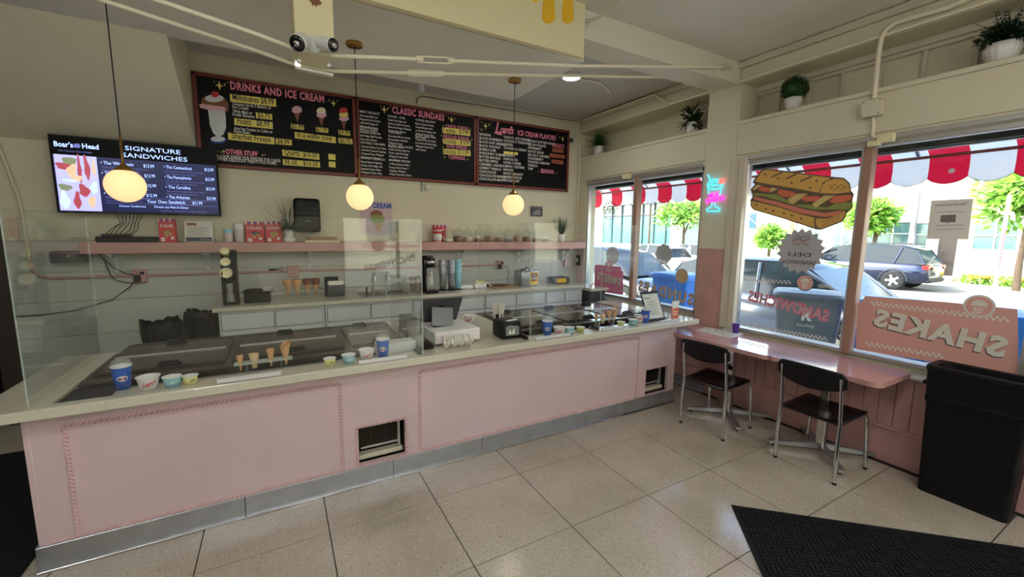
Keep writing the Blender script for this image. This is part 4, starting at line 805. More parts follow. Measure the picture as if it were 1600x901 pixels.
# ---- sample cups along the ledge
def taper_cup(t, r0, r1, h, m, rimm='cup_white', inner='white', ring=True, logo=None):
    MB().lathe([(0, 0), (r0, 0), (r0+(r1-r0)*.25, h*.25), (r0+(r1-r0)*.27+.0012, h*.26), (r0+(r1-r0)*.5, h*.5), (r1-.001, h*.95)], 32).build('cup', M[m], t)
    MB().lathe([(r1-.001, h*.95), (r1+.0025, h*.965), (r1+.003, h*.985), (r1, h), (r1-.003, h*.985), (r0*.96, .006), (0, .006)], 32).build('rim', M[rimm], t)
def wrap_text(t, txt, r0, r1, h, zc, hh, ww, m, ang=-PI/2, shear=0., name='logo'):
    V, Fc = text_geo(txt, .02, shear, .9); x0 = min(p[0] for p in V); x1 = max(p[0] for p in V); mb = MB(); k = hh/.73; kx = ww/(x1-x0); out = []
    for p in V:
        z = zc+p[1]*k; rr = r0+(r1-r0)*z/h+.0012; a = ang+((p[0]-x0)*kx-ww/2)/rr; out.append((rr*math.cos(a), rr*math.sin(a), z+(.18*((p[0]-x0)*kx-ww/2) if shear else 0)))
    mb.add(out, Fc); mb.build(name, M[m], t)
def patch(t, r0, r1, h, zc, hh, ww, m, ang, name='badge'):
    mb = MB(); V = [(0, 0)]+[(ww/2*math.cos(q), hh/2*math.sin(q)) for q in [2*PI*i/24 for i in range(24)]]; out = []
    for p in V: z = zc+p[1]; rr = r0+(r1-r0)*z/h+.0008; a = ang+p[0]/rr; out.append((rr*math.cos(a), rr*math.sin(a), z))
    mb.add(out, [(0, i+1, (i+1) % 24+1) for i in range(24)]); mb.build(name, M[m], t)
def cup_at(u, v, kind, label, y=None, dz=0):
    q = on(u, v, 'z', TZ); ang = math.atan2(-q.y, -q.x)
    if y: q.y = y
    q.y = max(q.y, GY+.052+.0)
    t = thing('sample_cup', label, 'cup', (q.x, q.y, TZ+dz+.001), group='empty sample cups on the ledge')
    if kind == 'tall':
        r0, r1, h = .029, .042, .125; taper_cup(t, r0, r1, h, 'cup_blue', 'white')
        patch(t, r0, r1, h, .062, .03, .045, 'white_ink', ang); wrap_text(t, 'Loard\u2019s', r0+.0005, r1+.0005, h, .056, .012, .034, 'red_ink', ang, .3)
        st_ = MB(); r_ = random.Random(5)
        for k in range(16):
            a = ang+(r_.random()-.5)*3; z = .01+.1*r_.random()
            if abs(z-.062) < .02 and abs(a-ang) < .6: continue
            rr = r0+(r1-r0)*z/h+.0008; e = .0035
            st_.add([(rr*math.cos(a+dx/rr), rr*math.sin(a+dx/rr), z+dz_) for dx, dz_ in ((0, e), (-e*.3, 0), (0, -e), (e*.3, 0), (e, 0), (-e, 0))], [(0, 1, 2, 3), (4, 1, 5)])
        st_.build('printed_stars', M['white_ink'], t)
        MB().lathe([(.045, h-.002), (.044, h+.006), (.041, h+.015), (.035, h+.026), (.026, h+.034), (.012, h+.038), (.01, h+.036)], 28).build('dome_lid', M['clear'], t)
    elif kind == 'white': r0, r1, h = .034, .049, .068; taper_cup(t, r0, r1, h, 'cup_white', 'white'); wrap_text(t, 'Loard\u2019s', r0, r1, h, .024, .028, .06, 'red_ink', ang+.1, .35)
    elif kind == 'light': r0, r1, h = .031, .042, .055; taper_cup(t, r0, r1, h, 'cup_light', 'white'); patch(t, r0, r1, h, .026, .01, .05, 'white_ink', ang, 'band')
    else: r0, r1, h = .026, .036, .046; taper_cup(t, r0, r1, h, 'cup_yellow', 'white'); wrap_text(t, 'Loard\u2019s', r0, r1, h, .02, .012, .026, 'black_ink', ang+.3, .35)
    return t
cup_at(193, 607, 'tall', 'tall blue starred cup with dome lid at the left end'); cup_at(233, 607, 'white', 'white red-lettered tub beside the leftmost blue cup'); cup_at(270, 603, 'light', 'light blue tub, second from the cones on the left'); cup_at(298, 599, 'y', 'yellow tub just left of the left cone holder')
cup_at(517, 574, 'y', 'yellow tub right of the left cone holder', 2.755); cup_at(547, 570, 'light', 'light blue tub between yellow and white tubs left of the till', 2.755); cup_at(574, 562, 'white', 'white red-lettered tub left of the till', 2.78); cup_at(600, 559, 'tall', 'tall blue starred cup with dome lid left of the till', 2.78)
cup_at(855, 524, 'tall', 'tall blue cup with dome lid beside the return guard right of the till'); cup_at(874, 523, 'white', 'white tub right of the till, beside the blue cup'); cup_at(893, 522, 'light', 'light blue tub in the middle of the right freezer ledge'); cup_at(911, 520, 'y', 'yellow tub left of the right cone holder')
cup_at(970, 510, 'y', 'yellow tub right of the right cone holder'); cup_at(990, 508, 'light', 'light blue tub at the right end of the ledge'); cup_at(1004, 504, 'white', 'white tub behind the light blue one at the right end', 2.83); cup_at(1019, 506, 'tall', 'tall blue cup at the right end beside the menu stand', 2.79)
# ---- cones in acrylic holders
def cone_geo(kind, z0=0.):
    mb = MB()
    if kind == 'cake': mb.lathe([(0, 0), (.014, 0), (.016, .04), (.016, .045), (.022, .05), (.026, .085), (.024, .086), (.018, .05), (0, .045)], 24); return mb, 'cake_cone'
    if kind == 'sugar': mb.lathe([(0, 0), (.003, .002), (.022, .11), (.0205, .11), (0, .02)], 24); return mb, 'waffle'
    if kind == 'small': mb.lathe([(0, 0), (.004, .002), (.017, .08), (.018, .095), (.0155, .095), (0, .02)], 20); return mb, 'waffle'
    n = 32; V = []; k_ = 12
    for i in range(k_+1):
        for k in range(n+6):
            a = 2*PI*k/n; rr = (.003+.027*i/k_)*(1+.04*(k/n)); top = .13+.018*math.sin(a+1); V.append((rr*math.cos(a), rr*math.sin(a), top*i/k_))
    mb.add(V, [(i*(n+6)+k, i*(n+6)+k+1, (i+1)*(n+6)+k+1, (i+1)*(n+6)+k) for i in range(k_) for k in range(n+5)], 0, True); return mb, 'waffle'
def cone_thing(x, y, z, kind, label, grp, tilt=None):
    mb, mt = cone_geo(kind); o = tag(mb.build('ice_cream_cone', M[mt]), label, 'cone', grp); o.location = (x, y, z)
    if tilt: o.rotation_euler = tilt
    return o
def holder(xc, y, w, label):
    t = thing('cone_holder', label, 'cone holder', (xc, y, TZ)); zt = .058
    MB().box((-w/2, -.04, zt), (w/2, .04, zt+.004)).build('shelf', M['acrylic_edge'], t)
    MB().box((-w*.3, -.035, .001), (-w*.3+.004, .035, zt)).box((w*.3-.004, -.035, .001), (w*.3, .035, zt)).build('legs', M['clear'], t); return t
q = on(410, 590, 'z', TZ); holder(-.105, 2.83, .3, 'clear acrylic cone holder on the left ledge')
for x, k, l in ((-.225, 'small', 'small sugar cone at the left of the left holder'), (-.155, 'cake', 'pale flat bottomed cake cone in the left holder'), (-.07, 'sugar', 'ribbed sugar cone in the left holder'), (.01, 'waffle', 'large waffle cone at the right of the left holder')):
    z = TZ+.063-{'small': .05, 'cake': .04, 'sugar': .045, 'waffle': .045}[k]; cone_thing(x, 2.83, z, k, l, 'sample cones in the left holder')
holder(2.58, 2.86, .3, 'clear acrylic cone holder on the right ledge')
for x, k, l in ((2.48, 'small', 'small brown cone at the left of the right holder'), (2.555, 'cake', 'cake cone in the right holder'), (2.63, 'sugar', 'sugar cone in the right holder'), (2.695, 'waffle', 'waffle cone at the right of the right holder')): cone_thing(x, 2.86, TZ+.02, k, l, 'sample cones in the right holder')
for x0, x1, lb in ((-.326, -.019, 'long clear sign channel in front of the left cones'), (.404, .709, 'long clear sign channel in front of the blue cup left of the till'), (1.715, 2.053, 'long clear sign channel by the blue cup right of the till'), (2.389, 2.678, 'long clear sign channel in front of the right cones'), (3.09, 3.38, 'clear sign channel at the right end of the ledge')):
    t = thing('sign_channel', lb, 'sign holder', ((x0+x1)/2, 2.677, TZ)); w = x1-x0
    MB().box((-w/2, -.012, .0005), (w/2, .012, .006)).box((-w/2, -.012, .006), (w/2, -.009, .03)).box((-w/2, .009, .006), (w/2, .012, .03)).build('channel', M['clear'], t); MB().box((-w/2+.002, -.007, .007), (w/2-.002, .007, .026)).build('insert', M['white'], t)
# menu stand at right
t = thing('menu_stand', 'black framed slanted menu stand with white sheet at the right end', 'menu stand', (3.185, 2.83, TZ)); xf = Matrix.Translation((0, -.03, .008)) @ Matrix.Rotation(-.42, 4, 'X')
MB().box((-.12, -.004, 0), (.12, .004, .29), 0, .003, xf=xf).build('frame', M['black'], t); a = MB().box((-.105, -.0055, .015), (.105, -.0045, .262), 0, xf=xf)
a.build('sheet', M['paper'], t); a = MB().box((-.09, -.0065, .215), (-.01, -.0055, .225), 0, xf=xf)
for k in range(9): a.box((-.06+.01*(k % 2), -.0065, .05+.017*k), (.08-.015*(k % 3), -.0055, .054+.017*k), 0, xf=xf)
a.build('print', M['grey_ink'], t); MB().box((-.12, -.055, .001), (.12, .07, .008), 0, .002).build('foot', M['black'], t)
t = thing('leaflet', 'orange and white leaflet standing behind the menu stand', 'leaflet', (3.42, 2.78, TZ)); MB().box((-.05, -.002, 0.001), (.05, .002, .18)).build('sheet', M['decal_red'], t)
a = MB().box((-.05, -.003, .11), (.05, -.002, .18)).box((-.035, -.003, .04), (.035, -.002, .05)).box((-.025, -.003, .065), (.025, -.002, .075)); a.build('print', M['white_ink'], t)
# ---- till area
t = thing('cash_drawer', 'white cash drawer box on the counter under the grey tablet', 'cash drawer', (1.145, 3.06, TZ), rz=.02)
MB().box((-.18, -.19, .012), (.185, .19, .105), 0, .006).build('case', M['white'], t); MB().box((-.17, -.195, .02), (.175, -.188, .09), 0, .003).build('drawer', M['cup_white'], t)
for x in (-.14, .14): MB().box((x-.02, -.16, .001), (x+.02, .16, .013)).build('foot', M['black'], t)
t = thing('tablet', 'grey customer tablet leaning on the cash drawer', 'tablet', (1.085, 3.03, TZ+.106)); xf = Matrix.Rotation(-.35, 4, 'X') @ Matrix.Rotation(.12, 4, 'Y')
MB().box((-.085, -.008, .003), (.085, .0, .15), 0, .006, 2, xf=xf).build('back_shell', M['tablet_grey'], t); MB().box((-.07, .0, .0), (.07, .07, .008), 0, .004).build('stand', M['black'], t)
t = thing('till_screen', 'large black till screen seen from behind on the counter', 'screen', (1.1, 3.17, TZ+.106))
xf = Matrix.Translation((.01, .0, .02)) @ Matrix.Rotation(.28, 4, 'X') @ Matrix.Rotation(.0, 4, 'Y')
MB().prism([(-.16, 0), (.115, .02), (.175, .185), (-.15, .175)], 'y', -.012, .012).v and None
a = MB().prism([(-.165, 0), (.14, .0), (.175, .19), (-.155, .19)], 'y', -.012, .012); V_ = [tuple(xf @ Vector(p)) for p in a.v]; a.v = V_; a.build('back_shell', M['dark_grey'], t)
a = MB().box((-.02, -.016, .1), (.02, -.012, .14), 0, .004, xf=xf).build('badge', M['black'], t); MB().box((-.04, .0, 0), (.08, .08, .03), 0, .006).build('base', M['black'], t)
tag(MB().box((-.06, -.09, 0.001), (.05, .07, .03), 0, .01).build('card_reader', M['black'], loc=(0, 0, 0)), 'black card reader in front of the left return guard beside the till', 'card reader').location = (.895, 2.9, TZ)
t = thing('plastic_gloves', 'crumpled heap of clear plastic gloves in front of the cash drawer', 'gloves', (1.11, 2.79, TZ))
r_ = random.Random(4)
for k in range(4):
    mb = MB(); cx = -.1+.07*k; pts = []
    mb.sphere((cx, 0, .03), .038, 16, 0, (1, .8, .75))
    for f_ in range(4): a0 = .5+f_*.55+r_.random()*.3; mb.tube([(cx+.02*math.cos(a0), .01-.01*f_, .03), (cx+.045*math.cos(a0), -.02*math.sin(a0), .05), (cx+.06*math.cos(a0), -.045*math.sin(a0), .02+.02*r_.random())], [.012, .011, .008], 8)
    mb.v = [(p[0]+.006*math.sin(p[1]*140+k), p[1]+.006*math.sin(p[2]*160), max(.002, p[2]+.007*math.sin(p[0]*130))) for p in mb.v]
    mb.v = [(p[0]*.8, p[1]*.9, p[2]*1.45) for p in mb.v]; mb.build('glove', M['glove'], t)
# small cup behind the till
q = on(738, 504, 'z', TZ); t = thing('sample_cup', 'white red-lettered tub standing alone right of the cash drawer', 'cup', (q.x-.03, q.y-.0, TZ+.001)); taper_cup(t, .036, .05, .075, 'cup_white', 'white'); wrap_text(t, 'Loard\u2019s', .036, .05, .075, .026, .03, .06, 'red_ink', -2.0, .35)
# boxes left of till behind guard
t = thing('storage_bin', 'stack of dark grey bins beside the left return guard', 'bin', (.893, 3.3, TZ)); MB().box((-.05, -.14, .001), (.045, .12, .07), 0, .01).build('lower_bin', M['black'], t); MB().box((-.052, -.13, .072), (.048, .11, .16), 0, .012).build('upper_bin', M['dark_grey'], t)
MB().box((-.045, -.25, .001), (.045, -.15, .15), 0, .008).build('clear_box', M['clear'], t)
# napkin dispenser with straws
t = thing('napkin_dispenser', 'black napkin dispenser with clear front beside the right return guard', 'dispenser', (1.585, 2.91, TZ), rz=-.08)
MB().box((-.085, -.1, .001), (.085, .1, .135), 0, .016, 3).build('case', M['black'], t)
MB().prism([(-.05, .03), (.065, .03), (.065, .1), (-.02, .112), (-.05, .1)], 'y', -.1005, -.102).build('window', M['tablet_grey'], t); MB().prism([(-.03, .04), (-.015, .08), (.0, .05), (.02, .09), (.03, .045)], 'y', -.102, -.103).build('napkin', M['white_ink'], t); MB().box((-.03, -.06, .136), (.07, -.02, .139), xf=Matrix.Rotation(.3, 4, 'Z')).build('paper_slip', M['paper'], t)
t = thing('straw_cup', 'black cup of white paper straws behind the napkin dispenser', 'straw holder', (1.6, 3.09, TZ)); MB().lathe([(0, .001), (.032, .001), (.04, .155), (.037, .155), (.03, .01), (0, .01)], 24).build('cup', M['black'], t)
r_ = random.Random(2); s0 = None
for k in range(34):
    a = r_.random()*2*PI; e = r_.random()**.5; o = MB().tube([(0, 0, 0), (0, 0, .235)], .0046, 6).build('straw', M['paper'], t) if s0 is None else s0.copy()
    if s0 is not None: C.objects.link(o); o.parent = t
    s0 = s0 or o; o.location = (e*.016*math.cos(a), e*.016*math.sin(a), .012); o.rotation_euler = (-e*.2*math.sin(a), e*.2*math.cos(a), 0)
# ================================================================ back counter
CZ = 1.008
tag(MB().box((-.53, 4.42, .97), (3.6, BY-.014, CZ), 0, .005).build('back_countertop', M['slab'], loc=(1.5, 4.7, .97)), 'long cream stone worktop along the back wall', 'countertop')
tag(MB().box((3.62, 4.3, .93), (3.93, BY-.014, .97), 0, .005).build('corner_counter', M['slab'], loc=(3.8, 4.7, .93)), 'small lower worktop piece in the room corner', 'countertop')
tag(MB().box((3.64, 4.36, 0), (3.92, 5.0, .928), 0, .004).build('corner_cabinet', M['dark_grey'], loc=(3.8, 4.7, 0)), 'dark cabinet under the small corner worktop', 'cabinet')
def cabinet(x0, x1, label):
    t = thing('base_cabinet', label, 'cabinet', ((x0+x1)/2, 4.75, 0), group='white base cabinets behind the counter')
    MB().box((x0, 4.46, .08), (x1, BY-.015, .968), 0, .003).build('body', M['white_cab'], t, world=True); MB().box((x0+.01, 4.52, 0), (x1-.01, 5.05, .08)).build('plinth', M['dark_grey'], t, world=True)
    h = (x0+x1)/2
    for a, c in ((x0+.02, h-.008), (h+.008, x1-.02)):
        MB().box((a, 4.44, .8), (c, 4.461, .94), 0, .004).build('drawer', M['white_cab'], t, world=True); MB().box((a, 4.44, .12), (c, 4.461, .775), 0, .004).build('door', M['white_cab'], t, world=True)
        MB().box((a-.004, 4.4585, .796), (c+.004, 4.4598, .944)).build('shadow_gap', M['cab_gap'], t, world=True)
for k, l in enumerate(('leftmost white base cabinet, ending by the black bags', 'second white base cabinet from the left, in front of the sink', 'third white base cabinet from the left, behind the till', 'fourth white base cabinet from the left, under the fudge warmer', 'rightmost white base cabinet, behind the right freezer')):
    x0 = -.49+.87*k; cabinet(x0, min(x0+.865, 3.6), l)
# trash bags in bins
def bagbin(x, y, h, label, sd):
    t = thing('bag_bin', label, 'trash bin', (x, y, 0), group='bagged bins left of the cabinets'); r = random.Random(sd)
    MB().lathe([(0, 0), (.11, 0), (.135, h-.25), (0, h-.25)], 24).build('bin', M['dark_grey'], t)
    n = 40; V = []; prof = [(.138, h-.27), (.142, h-.15), (.15, h-.06), (.14, h), (.12, h+.0), (.11, h-.08), (.02, h-.12)]
    ph = [r.random()*6 for _ in range(6)]
    for i, (rr, z) in enumerate(prof):
        for k in range(n): a = 2*PI*k/n; w_ = 1+.06*math.sin(5*a+ph[0]+i)+.05*math.sin(9*a+ph[1])+.03*math.sin(17*a+i*2); V.append((rr*w_*math.cos(a), rr*w_*.9*math.sin(a), z+.018*math.sin(3*a+ph[2])+.012*math.sin(11*a+ph[3]+i)))
    MB().add(V, [(i*n+k, i*n+(k+1) % n, (i+1)*n+(k+1) % n, (i+1)*n+k) for i in range(len(prof)-1) for k in range(n)], 0, True).build('bag', M['bag'], t)
bagbin(-.915, 4.62, .9, 'left bin lined with a crumpled black bag by the back wall', 1); bagbin(-.655, 4.83, .93, 'right bin lined with a black bag against the white cabinet', 2)
# items on the back counter
t = thing('cup_rack', 'tall black rack holding yellow, blue and white cups on their sides', 'cup rack', (-.4, 4.66, CZ))
MB().prism([(-.08, 0), (.1, 0), (.1, .5), (.04, .5), (-.08, .25)], 'x', -.06, -.052).prism([(-.08, 0), (.1, 0), (.1, .5), (.04, .5), (-.08, .25)], 'x', .052, .06).box((-.06, .09, 0.001), (.06, .1, .5)).box((-.06, -.08, 0.001), (.06, .1, .01)).box((-.052, -.08, .01), (-.03, -.07, .22)).box((.03, -.08, .01), (.052, -.07, .22)).build('frame', M['black'], t)
for k, (z, c_, r_) in enumerate(((.5, 'cup_yellow', .036), (.4, 'cup_light', .04), (.3, 'cup_white', .048))):
    xf = Matrix.Translation((-.02, -.06-.01*k, z)) @ Matrix.Rotation(PI/2-.5, 4, 'X'); mb = MB().lathe([(r_, 0), (r_+.003, -.002), (r_-.002, -.01), (r_*.75, -.1), (0, -.1)], 24, xf=Matrix.Translation((-.02, -.06-.01*k, z)) @ Matrix.Rotation(PI/2-.45, 4, 'X'))
    mb.build('cup', M[c_], t); MB().lathe([(r_-.001, -.001), (r_*.73, -.05), (0, -.05)], 24, xf=Matrix.Translation((-.02, -.061-.01*k, z)) @ Matrix.Rotation(PI/2-.45, 4, 'X')).build('cup_inside', M['cream_ink'], t)
MB().lathe([(.028, .03), (.03, .1), (.02, .11), (.028, .2)], 20, c=(0, -.08, 0)).build('sleeve_cups', M['clear'], t)
t = thing('food_pan', 'black lidded pan with clear dome and serving spoon', 'pan', (-.18, 4.7, CZ)); MB().box((-.12, -.09, .001), (.1, .09, .1), 0, .012).build('pan', M['black'], t); MB().box((-.14, -.1, .1), (.13, .1, .108), 0, .003).build('flange', M['black_gloss'], t)
MB().lathe([(.06, .108), (.055, .13), (.03, .15), (.01, .155)], 24, c=(.06, .02, 0)).build('dome', M['clear'], t); MB().lathe([(.09, .108), (.07, .128), (0, .132)], 24, c=(-.04, 0, 0)).build('lid', M['black_gloss'], t)
t = thing('cone_stand', 'clear acrylic stand holding four scoop-topped waffle cones', 'cone holder', (.2, 4.8, CZ)); MB().box((-.17, -.04, .07), (.17, .04, .074)).build('shelf', M['acrylic_edge'], t); MB().box((-.165, -.03, .001), (-.16, .03, .07)).box((.16, -.03, .001), (.165, .03, .07)).build('legs', M['clear'], t)
for k, (x, m_, l) in enumerate(((-.13, 'waffle', 'leftmost plain waffle cone on the back counter'), (-.045, 'waffle', 'second plain waffle cone on the back counter'), (.05, 'choc', 'third waffle cone, chocolate dipped, on the back counter'), (.13, 'choc', 'rightmost waffle cone, chocolate dipped stack, on the back counter'))):
    t = thing('waffle_cone', l, 'cone', (.2+x, 4.8, CZ+.022), group='waffle cones on the back counter'); MB().lathe([(0, 0), (.005, .004), (.034, .115)], 20).build('cone', M['waffle'], t)
    MB().lathe([(.033, .11), (.041, .125), (.044, .16), (.038, .172), (.028, .14), (0, .12)], 20).build('flared_top', M[m_], t)
t = thing('napkin_box', 'black box dispenser with white paper block near the sink', 'dispenser', (.52, 4.78, CZ)); MB().box((-.085, -.06, .001), (.085, .07, .13), 0, .012, 2).build('case', M['dark_grey'], t); MB().box((-.075, -.07, .1), (.075, .04, .16), 0, .006, xf=Matrix.Rotation(-.1, 4, 'X')).build('paper_block', M['paper'], t); MB().box((-.1, .071, .001), (.04, .085, .2), 0, .004).build('back_plate', M['black'], t)
t = thing('kitchen_sink', 'steel sink with two gooseneck taps in the back counter', 'sink', (.98, 4.72, CZ)); MB().box((-.24, -.18, .0), (.3, .2, .004), 0, .002).build('rim', M['steel'], t); MB().box((-.22, -.16, .004), (.02, .17, .006)).box((.05, -.16, .004), (.28, .17, .006)).build('basin', M['dark_steel'], t)
for x in (-.05, .1):
    MB().tube([(x, .19, 0), (x, .19, .16)]+[(x, .19-.07*(1-math.cos(a)), .16+.07*math.sin(a)) for a in [PI*k/8 for k in range(1, 9)]]+[(x, .05, .12)], .011, 12).build('tap', M['chrome'], t)
MB().tube([(-.12, .19, 0), (-.12, .19, .05), (-.12, .14, .06)], .009, 8).build('tap_handle', M['black'], t)
for k, (x, y) in enumerate(((1.33, 4.7), (1.41, 4.74), (1.37, 4.62))):
    tag(MB().lathe([(0, .001), (.027, .001), (.036, .17), (.0375, .172), (.034, .165), (.025, .004), (0, .004)], 24).build('steel_beaker', M['chrome']), ('left steel beaker by the sink', 'right steel beaker by the sink', 'front steel beaker by the sink')[k], 'beaker', 'steel beakers by the sink').location = (x, y, CZ)
t = thing('shake_mixer', 'tall black and steel milkshake mixer behind the till screen', 'mixer', (1.5, 4.6, CZ))
MB().box((-.075, -.1, .001), (.075, .09, .03), 0, .01).build('base', M['black'], t); MB().box((-.07, .02, .03), (-.02, .08, .42), 0, .01).build('column', M['black'], t); MB().lathe([(0, .4), (.055, .4), (.062, .36), (.062, .31), (.05, .29), (0, .29)], 28, c=(0, -.01, 0)).build('motor_head', M['black_gloss'], t)
MB().lathe([(.063, .33), (.0635, .33), (.0635, .37), (.063, .37)], 28, c=(0, -.01, 0)).build('head_band', M['chrome'], t); MB().cyl((.0, -.01, .08), (0, -.01, .29), .005).lathe([(0, 0), (.03, .01), (0, .02)], 20, c=(0, -.01, .08)).build('spindle', M['chrome'], t)
MB().lathe([(0, .032), (.04, .032), (.05, .19), (.046, .19), (0, .04)], 28, c=(0, -.01, 0)).build('shake_cup', M['clear'], t)
a = MB()
for k in range(5): a.box((-.018, -.065, .1+.03*k), (.018, -.06, .118+.03*k))
a.build('scale_marks', M['white_ink'], t)
for x in (-.03, 0, .03): MB().cyl((x, 0, .4), (x, 0, .425), .01, n=10).build('top_knob', M['black'], t)
for k, (x, y, m_, l) in enumerate(((1.69, 4.7, 'steel', 'tall stack of steel cups right of the mixer'), (1.792, 4.68, 'steel', 'second tall stack of steel cups right of the mixer'), (1.895, 4.72, 'cup_light', 'stack of clear blue plastic cups right of the steel cups'))):
    t = thing('cup_stack', l, 'cup stack', (x, y, CZ)); a = MB().lathe([(0, .01), (.035, .01), (.042, .16)], 24)
    for j in range(9): z = .16+j*.014; a.lathe([(.042, z), (.046, z+.003), (.046, z+.008), (.042, z+.014)], 24)
    a.lathe([(.042, .286), (0, .286)], 24); a.v = [(p[0], p[1], p[2]*1.28) for p in a.v]; a.build('cups', M[m_], t); MB().lathe([(0, .001), (.05, .001), (.05, .01), (0, .01)], 24).build('base', M['black'], t)
t = thing('lidded_tub', 'flat white tubs with pale lids in the middle of the back counter', 'tub', (2.0, 4.76, CZ)); MB().box((-.09, -.07, .001), (.09, .07, .05), 0, .015, 2).build('tub', M['white'], t); MB().box((-.1, -.08, .05), (.1, .08, .06), 0, .004).build('lid', M['clear'], t)
t = thing('scale', 'white box with a yellow cloth on top in the middle of the back counter', 'box', (2.2, 4.75, CZ)); MB().box((-.1, -.07, .001), (.1, .07, .06), 0, .008).build('box', M['white'], t); MB().box((.06, -.073, .01), (.09, -.069, .05)).build('dark_end', M['black'], t)
mb = MB().sphere((0, 0, .07), .06, 18, 0, (1.2, .8, .35)); mb.v = [(p[0]+.01*math.sin(p[1]*90), p[1], p[2]+.008*math.sin(p[0]*80)) for p in mb.v]; mb.build('yellow_cloth', M['cup_yellow'], t)
tag(MB().box((2.32, 4.6, CZ), (2.66, 4.86, CZ+.018), 0, .005).build('cutting_board', M['wood'], loc=(2.5, 4.7, CZ)), 'brown wooden cutting board left of the fudge warmer', 'cutting board'); tag(MB().lathe([(0, 0), (.08, 0), (.1, .008), (.08, .006), (0, .003)], 28).build('plate', M['choc']), 'flat brown plate on the cutting board', 'plate').location = (2.47, 4.73, CZ+.019)
t = thing('fudge_warmer', 'steel hot fudge warmer with yellow and brown sign', 'warmer', (2.86, 4.72, CZ)); MB().box((-.13, -.1, .001), (.13, .11, .2), 0, .012, 2).build('body', M['steel'], t)
MB().lathe([(0, .2), (.09, .2), (.085, .22), (.02, .228), (.012, .245), (0, .248)], 28).build('lid', M['chrome'], t); MB().tube([(.05, 0, .22), (.08, -.03, .27), (.1, -.04, .3)], .004, 8).build('ladle', M['chrome'], t)
MB().prism([(-.005, .02), (.12, .02), (.12, .185), (-.005, .185)], 'y', -.1005, -.102).build('sign', M['sun_yellow'], t); MB().prism([(.01, .065), (.108, .065), (.108, .17), (.01, .17)], 'y', -.1022, -.1028).build('sign_field', M['choc'], t)
a = MB(); put_text(a, 'HOT', (.04, -.103, .128), (1, 0, 0), (0, -1, 0), width=.04, h=.026, bold=.03); put_text(a, 'FUDGE', (.016, -.103, .085), (1, 0, 0), (0, -1, 0), width=.086, h=.03, bold=.03); a.build('sign_lettering', M['white_ink'], t)
wire([(2.68, 5.03, 1.255), (2.72, 5.0, 1.24), (2.73, 4.97, 1.16), (2.69, 4.93, 1.08), (2.7, 4.9, 1.02)], 'black cord curling from the right outlet to the fudge warmer')
t = thing('small_appliance', 'low white appliance with an orange front in the back corner', 'appliance', (3.4, 4.75, CZ)); MB().box((-.13, -.1, .001), (.13, .1, .09), 0, .01).build('case', M['dark_grey'], t); MB().box((-.09, -.105, .02), (.06, -.1, .075)).build('front', M['sun_yellow'], t)
t = thing('wall_phone', 'black phone handset hanging on the pink corner wall', 'phone', (3.95, 4.99, 1.3)); MB().box((-.04, -.03, -.08), (0.0, .03, .08), 0, .008).build('handset', M['black'], t); MB().box((-.043, -.018, -.02), (-.04, .018, .03)).build('label', M['white_ink'], t)

# ================================================================ tables, chairs, bin, mat
def table(y0, y1, z, cxy, label, ang=0.):
    x0, x1 = 3.405, 3.94; t = thing('pink_table', label, 'table', (cxy[0], cxy[1], 0)); r = .06
    pts = []
    for (cx, cy, a0) in ((x1-.008, y1-.008, 0), (x0+r, y1-r, PI/2), (x0+r, y0+r, PI), (x1-r, y0+r, 1.5*PI)):
        rr = r if cx != x1-.008 else .008
        pts += [(cx+rr*math.cos(a0+PI/2*k/6), cy+rr*math.sin(a0+PI/2*k/6)) for k in range(7)]
    if y1 > 2.9: pts = [p_ for p_ in pts if not (p_[1] > y1-.1 and p_[0] < x0+.2)]; i_ = 7; pts = pts[:i_]+[(3.465, y1), (3.465, 2.765), (x0, 2.765)]+pts[i_:]
    MB().prism(pts, 'z', z-.004, z).build('laminate', M['pink_top'], t, world=True); MB().prism(pts, 'z', z-.036, z-.004).build('edge_band', M['pink_dark'], t, world=True)
    MB().box((-.03, -.03, .05), (.03, .03, z-.04), 0, .006).build('post', M['chrome'], t); MB().box((-.16, -.16, z-.05), (.16, .16, z-.037), 0, .004).build('mounting_plate', M['black'], t)
    cs = []
    for k in range(4):
        a = ang+PI/2*k; L = .36 if k != 9 else .3; xf = Matrix.Rotation(a, 4, 'Z')
        if (cxy[0]+L*math.cos(a)) > 3.945: L = (3.94-cxy[0])/math.cos(a)
        MB().add([(.02, -.022, .03), (.02, .022, .03), (.02, -.022, .075), (.02, .022, .075), (L, -.02, .022), (L, .02, .022), (L, -.02, .045), (L, .02, .045)], [(0, 1, 3, 2), (4, 6, 7, 5), (0, 4, 5, 1), (2, 3, 7, 6), (0, 2, 6, 4), (1, 5, 7, 3)], xf=xf).build('foot', M['steel'], t)
        MB().cyl((L-.03, 0, .001), (L-.03, 0, .024), .014, n=10).build('glide', M['black'], t).rotation_euler = (0, 0, a)
    return t
table(1.84, 3.0, .735, (3.66, 2.30), 'longer pink table joined to the counter end, newspaper on it', math.radians(-43))
table(1.115, 1.85, .742, (3.69, 1.53), 'nearer pink table with rounded corners next to the bin', math.radians(-45))
